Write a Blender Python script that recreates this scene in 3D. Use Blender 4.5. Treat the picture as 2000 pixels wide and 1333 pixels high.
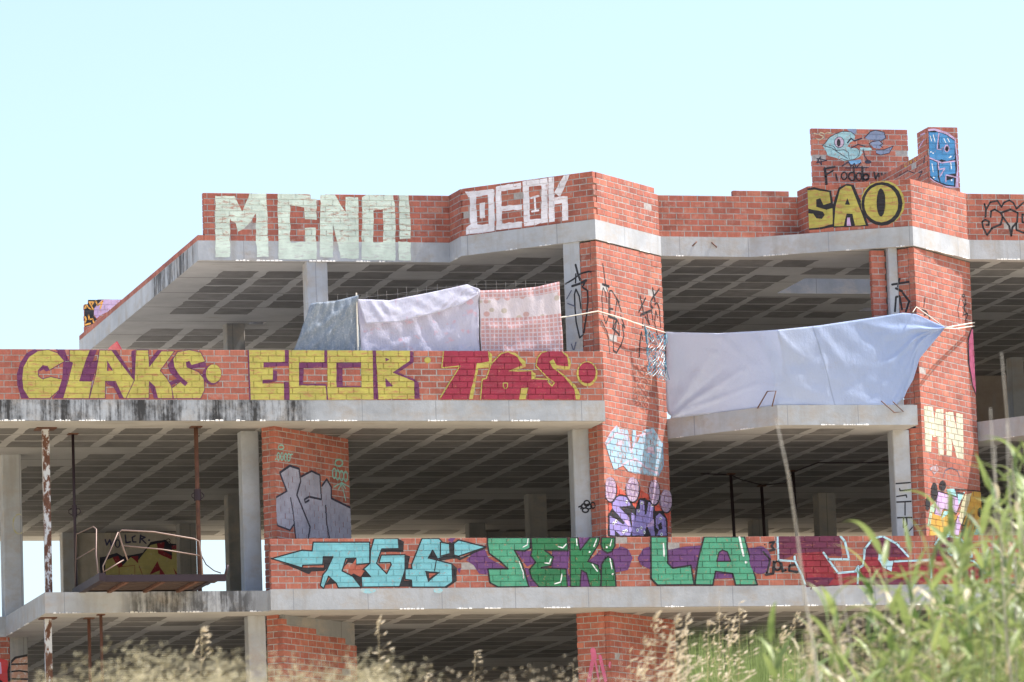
# Unfinished brick and concrete building covered in graffiti, seen from below through a long lens.
import bpy, bmesh, math, random
from mathutils import Vector, Matrix
from mathutils.geometry import tessellate_polygon
random.seed(7)
R = math.radians
scene = bpy.context.scene
for o in list(bpy.data.objects): bpy.data.objects.remove(o)

# ---------------------------------------------------------------- camera
cam_d = bpy.data.cameras.new('camera'); cam = bpy.data.objects.new('camera', cam_d)
scene.collection.objects.link(cam); scene.camera = cam
CAM_YAW, CAM_PITCH, CAM_ROLL = R(14.9), R(8.326), R(-1.942)
CAM = Vector((-23.596, -83.104, -11.618))
f_ = Vector((math.sin(CAM_YAW)*math.cos(CAM_PITCH), math.cos(CAM_YAW)*math.cos(CAM_PITCH), math.sin(CAM_PITCH)))
r_ = Vector((math.cos(CAM_YAW), -math.sin(CAM_YAW), 0)); u_ = r_.cross(f_)
c_, s_ = math.cos(CAM_ROLL), math.sin(CAM_ROLL)
r2, u2 = c_*r_+s_*u_, -s_*r_+c_*u_
m = Matrix((r2, u2, -f_)).transposed().to_4x4(); m.translation = CAM
cam.matrix_world = m
cam_d.sensor_width = 36; cam_d.lens = 189.81; cam_d.clip_start = 1; cam_d.clip_end = 6000
cam_d.dof.use_dof = True; cam_d.dof.focus_distance = 88; cam_d.dof.aperture_fstop = 5.6
# ---------------------------------------------------------------- light
SUN_EL, SUN_AZ = R(60), R(-4)          # azimuth from +X (along the facade) towards +Y
w = bpy.data.worlds.new('World'); scene.world = w; w.use_nodes = True
nt = w.node_tree; bg = nt.nodes['Background']
sky = nt.nodes.new('ShaderNodeTexSky'); sky.sky_type = 'NISHITA'; sky.sun_disc = False
sky.sun_elevation = SUN_EL; sky.sun_rotation = R(90)-SUN_AZ
sky.air_density = 1.0; sky.dust_density = 2.2; sky.ozone_density = 1.0; sky.altitude = 50
nt.links.new(sky.outputs[0], bg.inputs[0]); bg.inputs[1].default_value = 0.15
sl = bpy.data.lights.new('sun', 'SUN'); sl.energy = 5.0; sl.angle = R(0.53); sl.color = (1.0, 0.95, 0.87)
so = bpy.data.objects.new('sun', sl); scene.collection.objects.link(so)
sd = Vector((math.cos(SUN_EL)*math.cos(SUN_AZ), math.cos(SUN_EL)*math.sin(SUN_AZ), math.sin(SUN_EL)))
so.rotation_euler = sd.to_track_quat('Z', 'Y').to_euler()
vs = scene.view_settings; vs.view_transform = 'Standard'; vs.look = 'None'; vs.gamma = 1; vs.use_curve_mapping = False
vs.exposure = 0.90

# ---------------------------------------------------------------- helpers
COL = scene.collection
def link(o, parent=None):
    COL.objects.link(o)
    if parent: o.parent = parent
    return o
def tag(o, label, cat, group=None, kind=None):
    if label: o['label'] = label
    if cat: o['category'] = cat
    if group: o['group'] = group
    if kind: o['kind'] = kind
    return o
def empty(name, loc=(0,0,0), rz=0):
    o = bpy.data.objects.new(name, None); o.empty_display_size = .2
    o.location = loc; o.rotation_euler = (0,0,rz); return link(o)
class MB:
    def __init__(s): s.v=[]; s.f=[]; s.mi=[]; s.uv=None
    def poly(s, pts, m=0):
        n=len(s.v); s.v += [tuple(p) for p in pts]; s.f.append(tuple(range(n, n+len(pts)))); s.mi.append(m)
    def box(s, x0,x1,y0,y1,z0,z1, m=0):
        n=len(s.v); s.v += [(x0,y0,z0),(x1,y0,z0),(x1,y1,z0),(x0,y1,z0),(x0,y0,z1),(x1,y0,z1),(x1,y1,z1),(x0,y1,z1)]
        for q in ((0,3,2,1),(4,5,6,7),(0,1,5,4),(1,2,6,5),(2,3,7,6),(3,0,4,7)): s.f.append(tuple(n+i for i in q)); s.mi.append(m)
    def prism(s, base, z0, z1, m=0):           # base: ccw xy points
        n=len(s.v); k=len(base)
        s.v += [(x,y,z0) for x,y in base]+[(x,y,z1) for x,y in base]
        s.f.append(tuple(n+i for i in reversed(range(k)))); s.f.append(tuple(n+k+i for i in range(k))); s.mi += [m,m]
        for i in range(k): j=(i+1)%k; s.f.append((n+i,n+j,n+k+j,n+k+i)); s.mi.append(m)
    def tube(s, pts, r, n=6, m=0, caps=True):
        pts=[Vector(p) for p in pts]; rs = r if isinstance(r,(list,tuple)) else [r]*len(pts)
        b=len(s.v); up=None
        for i,p in enumerate(pts):
            d=(pts[min(i+1,len(pts)-1)]-pts[max(i-1,0)]).normalized()
            if up is None: up = d.orthogonal().normalized()
            up=(up-d*up.dot(d)).normalized(); sd_=d.cross(up)
            for k in range(n):
                a=2*math.pi*k/n; s.v.append(tuple(p+(up*math.cos(a)+sd_*math.sin(a))*rs[i]))
        for i in range(len(pts)-1):
            for k in range(n):
                a=b+i*n+k; c=b+i*n+(k+1)%n; s.f.append((a,c,c+n,a+n)); s.mi.append(m)
        if caps:
            s.f.append(tuple(b+k for k in reversed(range(n)))); e=b+(len(pts)-1)*n; s.f.append(tuple(e+k for k in range(n))); s.mi += [m,m]
    def mesh(s, name, mats, smooth=False):
        me=bpy.data.meshes.new(name); me.from_pydata(s.v,[],s.f)
        for mt in (mats if isinstance(mats,(list,tuple)) else [mats]): me.materials.append(mt)
        me.polygons.foreach_set('material_index', s.mi)
        if smooth: me.polygons.foreach_set('use_smooth',[True]*len(s.f))
        me.update(); return me
    def build(s, name, mats, parent=None, smooth=False):
        return link(bpy.data.objects.new(name, s.mesh(name,mats,smooth)), parent)

# ---------------------------------------------------------------- materials
def new_mat(name):
    mt=bpy.data.materials.new(name); mt.use_nodes=True; nt=mt.node_tree
    return mt, nt, nt.nodes['Principled BSDF']
def N(nt, t, **k):
    n=nt.nodes.new(t)
    for a,b in k.items(): setattr(n,a,b)
    return n
def pos(nt, scale=(1,1,1)):
    g=N(nt,'ShaderNodeNewGeometry'); mp=N(nt,'ShaderNodeMapping'); mp.inputs['Scale'].default_value=scale
    nt.links.new(g.outputs['Position'], mp.inputs['Vector']); return mp.outputs[0]
def noise(nt, vec, scale, detail=4, rough=.6):
    n=N(nt,'ShaderNodeTexNoise'); n.inputs['Scale'].default_value=scale; n.inputs['Detail'].default_value=detail; n.inputs['Roughness'].default_value=rough
    nt.links.new(vec,n.inputs['Vector']); return n.outputs['Fac']
def ramp(nt, fac, *stops):
    r=N(nt,'ShaderNodeValToRGB'); cr=r.color_ramp
    while len(cr.elements)<len(stops): cr.elements.new(.5)
    for e,(p,c) in zip(cr.elements,stops): e.position=p; e.color=(*c,1) if len(c)==3 else c
    nt.links.new(fac,r.inputs[0]); return r.outputs[0]
def g1(v): return (v,v,v)
def mix(nt, a, b, fac, mode='MIX'):
    x=N(nt,'ShaderNodeMix',data_type='RGBA',blend_type=mode)
    for sock,val in ((x.inputs[0],fac),(x.inputs[6],a),(x.inputs[7],b)):
        if isinstance(val,(int,float)): sock.default_value=val
        elif isinstance(val,tuple): sock.default_value=(*val,1)
        else: nt.links.new(val,sock)
    return x.outputs[2]
def mth(nt, op, a, b=0.0, clamp=False):
    x=N(nt,'ShaderNodeMath',operation=op,use_clamp=clamp)
    for i,v in enumerate((a,b)):
        if isinstance(v,(int,float)): x.inputs[i].default_value=v
        else: nt.links.new(v,x.inputs[i])
    return x.outputs[0]
def bump(nt, b, h, strength, dist):
    n=N(nt,'ShaderNodeBump'); n.inputs['Strength'].default_value=strength; n.inputs['Distance'].default_value=dist
    nt.links.new(h,n.inputs['Height']); nt.links.new(n.outputs[0],b.inputs['Normal'])
def brick_colour(nt, rnd):
    base=ramp(nt,rnd,(0,(.285,.088,.064)),(.18,(.335,.100,.072)),(.5,(.375,.115,.080)),(.8,(.41,.132,.090)),(1,(.43,.153,.104)))
    v=noise(nt,pos(nt,(1,1,1)),3.0,5); base=mix(nt,base,ramp(nt,v,(.3,g1(.72)),(.72,g1(1.16))),1.0,'MULTIPLY')
    st=noise(nt,pos(nt,(38,38,3)),1.0,2); base=mix(nt,base,ramp(nt,st,(.35,g1(.9)),(.65,g1(1.08))),1.0,'MULTIPLY')
    du=noise(nt,pos(nt),9.0,6,.7); return mix(nt,base,(.43,.37,.33),ramp(nt,du,(.54,g1(0)),(.78,g1(.65))))
def mat_brick(name, island):
    mt,nt,b=new_mat(name)
    if island: rnd=N(nt,'ShaderNodeNewGeometry').outputs['Random Per Island']
    else: rnd=N(nt,'ShaderNodeObjectInfo').outputs['Random']
    nt.links.new(brick_colour(nt,rnd),b.inputs['Base Color']); b.inputs['Roughness'].default_value=.85
    bump(nt,b,noise(nt,pos(nt,(60,60,8)),1.0,3),.5,.004); return mt
M={}
M['brick']=mat_brick('brick_clay',False); M['brick_mass']=mat_brick('brick_clay_joined',True)
def mat_mortar():
    mt,nt,b=new_mat('mortar'); v=noise(nt,pos(nt),14,6,.7)
    nt.links.new(ramp(nt,v,(.25,(.24,.215,.21)),(.55,(.36,.335,.33)),(.8,(.50,.48,.47))),b.inputs['Base Color']); b.inputs['Roughness'].default_value=.95
    bump(nt,b,noise(nt,pos(nt),70,4),.8,.006); return mt
M['mortar']=mat_mortar()
def mat_concrete(name, base=(.37,.395,.435), stain=None, warm=0.0):
    mt,nt,b=new_mat(name); p=pos(nt)
    c=mix(nt,tuple(x*.80 for x in base),tuple(min(1,x*1.2) for x in base),ramp(nt,noise(nt,p,.9,7,.7),(.32,g1(0)),(.68,g1(1))))
    c=mix(nt,c,(.36,.31,.26),ramp(nt,noise(nt,pos(nt,(1.4,1.4,2.2)),1.3,6,.7),(.48,g1(0)),(.68,g1(.7))))
    st=noise(nt,pos(nt,(5,5,.55)),1.0,4,.6); c=mix(nt,c,(.30,.29,.28),ramp(nt,st,(.52,g1(0)),(.70,g1(.6))))
    sp=noise(nt,p,26,5,.75); c=mix(nt,c,(.17,.16,.15),ramp(nt,sp,(.66,g1(0)),(.74,g1(.6))))
    ru=noise(nt,pos(nt,(3.3,3.3,.8)),1.0,5,.7); c=mix(nt,c,(.36,.22,.11),ramp(nt,ru,(.66,g1(0)),(.80,g1(.55))))
    sx=N(nt,'ShaderNodeSeparateXYZ'); nt.links.new(pos(nt),sx.inputs[0]); fr=N(nt,'ShaderNodeMath',operation='FRACT'); nt.links.new(mth(nt,'MULTIPLY',mth(nt,'ADD',sx.outputs[0],.37),1/1.21),fr.inputs[0])
    c=mix(nt,c,tuple(x*.62 for x in base),mth(nt,'MULTIPLY',mth(nt,'LESS_THAN',fr.outputs[0],.012),.8))
    if stain:                                    # soot-black algae runs between two positions on one axis
        ax,a0,a1,strength=stain
        sep=N(nt,'ShaderNodeSeparateXYZ'); nt.links.new(pos(nt),sep.inputs[0]); x=sep.outputs[ax]
        up=mth(nt,'MULTIPLY',mth(nt,'SUBTRACT',x,a0),3.0,True); dn=mth(nt,'MULTIPLY',mth(nt,'SUBTRACT',a1,x),3.0,True)
        k=mth(nt,'MULTIPLY',up,dn); s1=noise(nt,pos(nt,(2.3,2.3,.5)),1.0,7,.66); s2=noise(nt,pos(nt,(9,9,6)),1.0,6,.75)
        s3=noise(nt,pos(nt,(11,11,.35)),1.0,5,.7); sm=mth(nt,'ADD',mth(nt,'MULTIPLY',s1,.5),mth(nt,'ADD',mth(nt,'MULTIPLY',s2,.2),mth(nt,'MULTIPLY',s3,.3)))
        c=mix(nt,c,(.022,.021,.022),mth(nt,'MULTIPLY',mth(nt,'MULTIPLY',ramp(nt,sm,(.455,g1(0)),(.55,g1(1))),k),strength))
    nt.links.new(c,b.inputs['Base Color']); b.inputs['Roughness'].default_value=.9
    bump(nt,b,noise(nt,p,18,6,.7),.45,.01); return mt
M['concrete']=mat_concrete('concrete')
M['concrete_mid']=mat_concrete('concrete_black_runs',stain=(0,-12.0,-4.75,.95))
M['concrete_low']=mat_concrete('concrete_rust_runs',(.37,.39,.425),stain=(0,-8.0,-5.6,.8))
M['concrete_roofside']=mat_concrete('concrete_roof_side',(.40,.42,.455),stain=(1,3.2,7.2,.9))
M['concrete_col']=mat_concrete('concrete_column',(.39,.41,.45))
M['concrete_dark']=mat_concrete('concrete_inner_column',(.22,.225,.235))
def mat_soffit():
    mt,nt,b=new_mat('formwork_soffit'); p=pos(nt)
    c=ramp(nt,noise(nt,p,1.1,6,.65),(.3,(.37,.36,.355)),(.7,(.49,.475,.465)))
    c=mix(nt,c,(.22,.16,.10),ramp(nt,noise(nt,pos(nt,(.8,3,1)),1.6,6,.7),(.60,g1(0)),(.75,g1(.6))))
    sep=N(nt,'ShaderNodeSeparateXYZ'); nt.links.new(pos(nt),sep.inputs[0])
    w=N(nt,'ShaderNodeMath',operation='FRACT'); nt.links.new(mth(nt,'MULTIPLY',sep.outputs[1],1/1.6),w.inputs[0])
    ln=mth(nt,'LESS_THAN',w.outputs[0],.022); c=mix(nt,c,(.07,.06,.05),mth(nt,'MULTIPLY',ln,.8))
    nt.links.new(c,b.inputs['Base Color']); b.inputs['Roughness'].default_value=.9; return mt
M['soffit']=mat_soffit()
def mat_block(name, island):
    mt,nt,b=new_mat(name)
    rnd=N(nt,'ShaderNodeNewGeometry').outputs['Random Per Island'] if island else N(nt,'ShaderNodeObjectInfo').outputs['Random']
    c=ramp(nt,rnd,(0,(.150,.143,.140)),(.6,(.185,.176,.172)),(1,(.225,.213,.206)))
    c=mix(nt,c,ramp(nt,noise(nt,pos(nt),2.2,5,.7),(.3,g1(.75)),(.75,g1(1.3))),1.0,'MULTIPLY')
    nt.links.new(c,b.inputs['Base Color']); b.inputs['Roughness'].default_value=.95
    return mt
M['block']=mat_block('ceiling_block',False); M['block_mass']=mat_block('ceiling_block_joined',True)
PCOL=dict(mint=(.62,.72,.63),white=(.78,.76,.82),whitep=(.82,.86,.88),black=(.014,.013,.018),yellow=(0.43,0.39,0.085),lilac=(.52,.36,.60),cyan=(.30,.50,.54),slate=(.20,.25,.38),slate2=(.10,.11,.17),blue=(.17,.38,.62),pinkpale=(0.54,0.41,0.52),navy=(.022,.022,.045),navy2=(.03,.035,.12),sand=(.55,.45,.30),pink=(.56,.40,.60),sky=(.06,.26,.52),ochre=(.60,.34,.06),ochre2=(.36,.20,.05),orange=(.80,.38,.07),purple=(.125,.022,.095),brickp=(.38,.10,.065),crimson=(0.29,0.018,0.05),silver=(.33,.33,.42),teal=(.25,.55,.50),turq=(0.165,0.46,0.54),turqp=(.30,.58,.66),violet=(0.115,0.038,0.155),sea=(0.065,0.31,0.19),green=(.015,.16,.06),iceb=(.40,.62,.74),plum=(0.11,0.012,0.048),red2=(0.24,0.014,0.03),red3=(.50,.04,.05),redbg=(.55,.08,.05),lav=(0.27,0.22,0.5),rose=(.36,.27,.38),plumr=(.22,.13,.30),hotpink=(.62,.14,.27),paleblue=(0.29,0.47,0.61),paleblue2=(0.36,0.53,0.64),cream=(0.54,0.53,0.41),creamy=(0.58,0.53,0.34),greyp=(.36,.33,.38),mintp=(.38,.55,.38),aqua=(.32,.62,.66),olive=(.46,.42,.17),pinkcl=(.45,.24,.17),yellowf=(.50,.47,.22))
WEAR=dict(black=.68,navy=.68,whitep=.66,mint=.53,white=.56,yellow=.515,silver=.60,paleblue=.50,mintp=.5,greyp=.46,pinkcl=.5,yellowf=.45,sand=.48,turqp=.45,cyan=.54,lav=.585,hotpink=.56,plum=.57,sea=.575,turq=.575,pink=.57,purple=.585)
PM={}
def paint_mat(k,conc=False):
    if (k,conc) in PM: return PM[(k,conc)]
    mt,nt,b=new_mat('spray_paint_'+k+('_on_concrete' if conc else '')); col=PCOL[k]; p=pos(nt)
    c=mix(nt,tuple(x*.74 for x in col),tuple(min(1,x*1.2) for x in col),ramp(nt,noise(nt,p,2.6,6,.7),(.3,g1(0)),(.7,g1(1))))
    dz=noise(nt,pos(nt,(2.5,2.5,30)),1.0,4,.6); c=mix(nt,c,tuple(x*.7+.05 for x in col),ramp(nt,dz,(.52,g1(0)),(.64,g1(.4))))
    thr=WEAR.get(k,.585)
    wv=noise(nt,pos(nt,(5,5,26)),1.0,6,.75) if k in('mint','yellow','white','plum') else noise(nt,p,16,6,.75)
    under=(.48,.47,.46) if conc else (.40,.14,.09)
    c=mix(nt,c,under,ramp(nt,wv,(thr,g1(0)),(thr+.10,g1(.75))))
    nt.links.new(c,b.inputs['Base Color']); b.inputs['Roughness'].default_value=.7
    PM[(k,conc)]=mt; return mt
def flat(name,col,rough=.8,metal=0.0,var=.25,scale=8):
    mt,nt,b=new_mat(name); p=pos(nt)
    nt.links.new(mix(nt,tuple(x*(1-var) for x in col),tuple(min(1,x*(1+var)) for x in col),noise(nt,p,scale,5,.65)),b.inputs['Base Color'])
    b.inputs['Roughness'].default_value=rough; b.inputs['Metallic'].default_value=metal; return mt
def mat_rust(name, paint, s=0.0):
    mt,nt,b=new_mat(name); n=noise(nt,pos(nt,(9,9,5)),1.0,6,.7)
    nt.links.new(ramp(nt,n,(.40+s,paint),(.45+s,(.13,.055,.032)),(.62+s,(.075,.032,.022)),(.8,(.05,.025,.02))),b.inputs['Base Color']); b.inputs['Roughness'].default_value=.8; return mt
M['rust_pole']=mat_rust('rusty_white_steel',(.52,.54,.58),.06); M['rust']=mat_rust('rusty_steel',(.13,.05,.035)); M['rail']=flat('rust_pink_tube',(.21,.145,.125),.5,.3)
M['darksteel']=flat('dark_steel',(.035,.022,.03),.6,.4)
M['rope']=flat('rope',(.72,.68,.60)); M['wire']=flat('wire',(.30,.28,.27),.5,.5); M['rebar']=flat('rebar',(.16,.09,.07),.7,.3)
M['redplastic']=flat('red_plastic',(.65,.06,.09),.5); M['dirt']=flat('dirt',(.05,.045,.04))

# ---------------------------------------------------------------- paint geometry
def clip(poly, x0,x1,z0,z1):
    for ax,lim,sg in ((0,x0,1),(0,x1,-1),(1,z0,1),(1,z1,-1)):
        out=[]; n=len(poly)
        for i in range(n):
            a=poly[i]; b=poly[(i+1)%n]; da=sg*(a[ax]-lim); db=sg*(b[ax]-lim)
            if da>=0: out.append(a)
            if (da>=0)!=(db>=0):
                t=da/(da-db); out.append((a[0]+t*(b[0]-a[0]),a[1]+t*(b[1]-a[1])))
        poly=out
        if len(poly)<3: return None
    return poly
def stroke_polys(pts, w):
    h=w/2; out=[]
    for i in range(len(pts)-1):
        (ax,az),(bx,bz)=pts[i],pts[i+1]; dx,dz=bx-ax,bz-az; L=math.hypot(dx,dz)
        if L<1e-5: continue
        nx,nz=-dz/L*h,dx/L*h
        out.append([(ax+nx,az+nz),(ax-nx,az-nz),(bx-nx,bz-nz),(bx+nx,bz+nz)])
    k=7 if w>.02 else 5
    for (x,z) in pts: out.append([(x+h*.99*math.cos(2*math.pi*i/k),z+h*.99*math.sin(2*math.pi*i/k)) for i in range(k)])
    return out
def rough(pts, rnd, amp=.006):
    out=[]; n=len(pts)
    for i in range(n):
        a,c=pts[i],pts[(i+1)%n]; L=math.hypot(c[0]-a[0],c[1]-a[1]); k=max(1,int(L/.07))
        for q in range(k):
            t=q/k; j=amp if q else amp*.5; out.append((a[0]+(c[0]-a[0])*t+rnd.uniform(-j,j),a[1]+(c[1]-a[1])*t+rnd.uniform(-j,j)))
    return out
def tri_polys(pts):
    try: tr=tessellate_polygon([[Vector((x,z,0)) for x,z in pts]])
    except Exception: return []
    return [[pts[i] for i in t] for t in tr]

# name: (p0, p1, z0, z1)   left to right as seen from outside, metres
WALLS = {
 'R1': ((-5.86,3.06),(-1.58,3.06),3.08,3.888),
 'R2': ((-1.68,3.05),(-1.64,2.42),3.08,3.888),
 'R3': ((-1.64,2.42),(0.15,0.63),3.08,3.888),
 'R4': ((0.15,0.63),(1.71,2.19),3.08,3.888),
 'R5': ((1.66,2.24),(4.27,2.27),3.08,3.888),
 'R6': ((4.17,2.26),(4.20,1.78),3.08,3.888),
 'R7': ((4.20,1.78),(5.74,0.97),3.08,3.888),
 'R8': ((5.74,0.97),(7.18,2.26),3.08,3.888),
 'R9': ((7.10,2.28),(11.2,2.28),3.08,3.888),
 'RS': ((-5.97,14.2),(-5.97,3.06),3.08,3.181),
 'RB': ((-5.95,13.7),(-4.2,13.7),3.08,3.787),
 'T1': ((7.08,10.2),(8.95,10.2),3.08,6.514),
 'T2': ((8.33,7.3),(8.89,7.3),3.08,6.009),
 'T3': ((8.33,7.92),(8.33,7.3),3.08,6.009),
 'T4': ((8.34,10.2),(8.34,7.80),3.08,5.605),
 'M1': ((-11.0,0.0),(0.03,0.0),0.0,0.808),
 'L1': ((-5.56,0.0),(9.6,0.0),-3.02,-2.212),
 'P1': ((0.16,0.64),(1.73,2.21),-3.02,2.75),
 'P1s': ((-0.06,0.86),(0.16,0.64),0.0,2.75),
 'P1t': ((0.01,0.98),(0.16,0.64),-3.02,-0.33),
 'P2': ((5.75,0.98),(7.28,2.51),-3.02,2.75),
 'P2s': ((5.53,1.20),(5.75,0.98),0.0,2.75),
 'P2t': ((5.57,1.16),(5.75,0.98),-3.02,-0.33),
 'P2u': ((5.10,1.30),(5.36,1.30),0.0,2.75),
 'PL': ((-5.30,0.63),(-3.72,2.21),-3.02,-0.33),
 'PLs': ((-5.46,0.88),(-5.30,0.63),-3.02,-0.33),
 'B1': ((0.16,0.62),(1.72,2.18),-6.04,-3.35),
 'B1s': ((-0.31,0.97),(0.16,0.62),-6.04,-3.35),
 'BL': ((-5.24,0.66),(-3.68,2.22),-6.04,-3.35),
 'BLs': ((-5.46,0.88),(-5.24,0.66),-6.04,-3.35),
 'BF': ((-10.6,4.1),(-9.06,4.1),-6.04,-3.35),
 'BR': ((5.75,0.8),(7.25,2.3),-6.04,-3.35),
 'K1': ((-5.86,15.5),(-3.9,15.5),-3.02,-0.33),
 # concrete faces that carry paint
 'SR': ((-5.97,3.04),(-1.70,3.04),2.75,3.08),
 'SL': ((-5.57,-0.012),(9.6,-0.012),-3.35,-3.02),
 'C1': ((-0.28,1.08),(-0.06,0.86),0.0,2.75),
 'C1t': ((-0.25,1.01),(0.055,1.01),-3.02,-0.33),
 'C2': ((5.36,1.19),(5.52,1.19),0.0,2.75),
 'C2t': ((5.28,1.10),(5.57,1.10),-3.02,-0.33),
 'CF': ((-9.055,4.09),(-8.76,4.09),-6.04,-3.35),
 'CL': ((-9.12,4.14),(-8.80,4.14),-3.02,-0.33),
}

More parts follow.
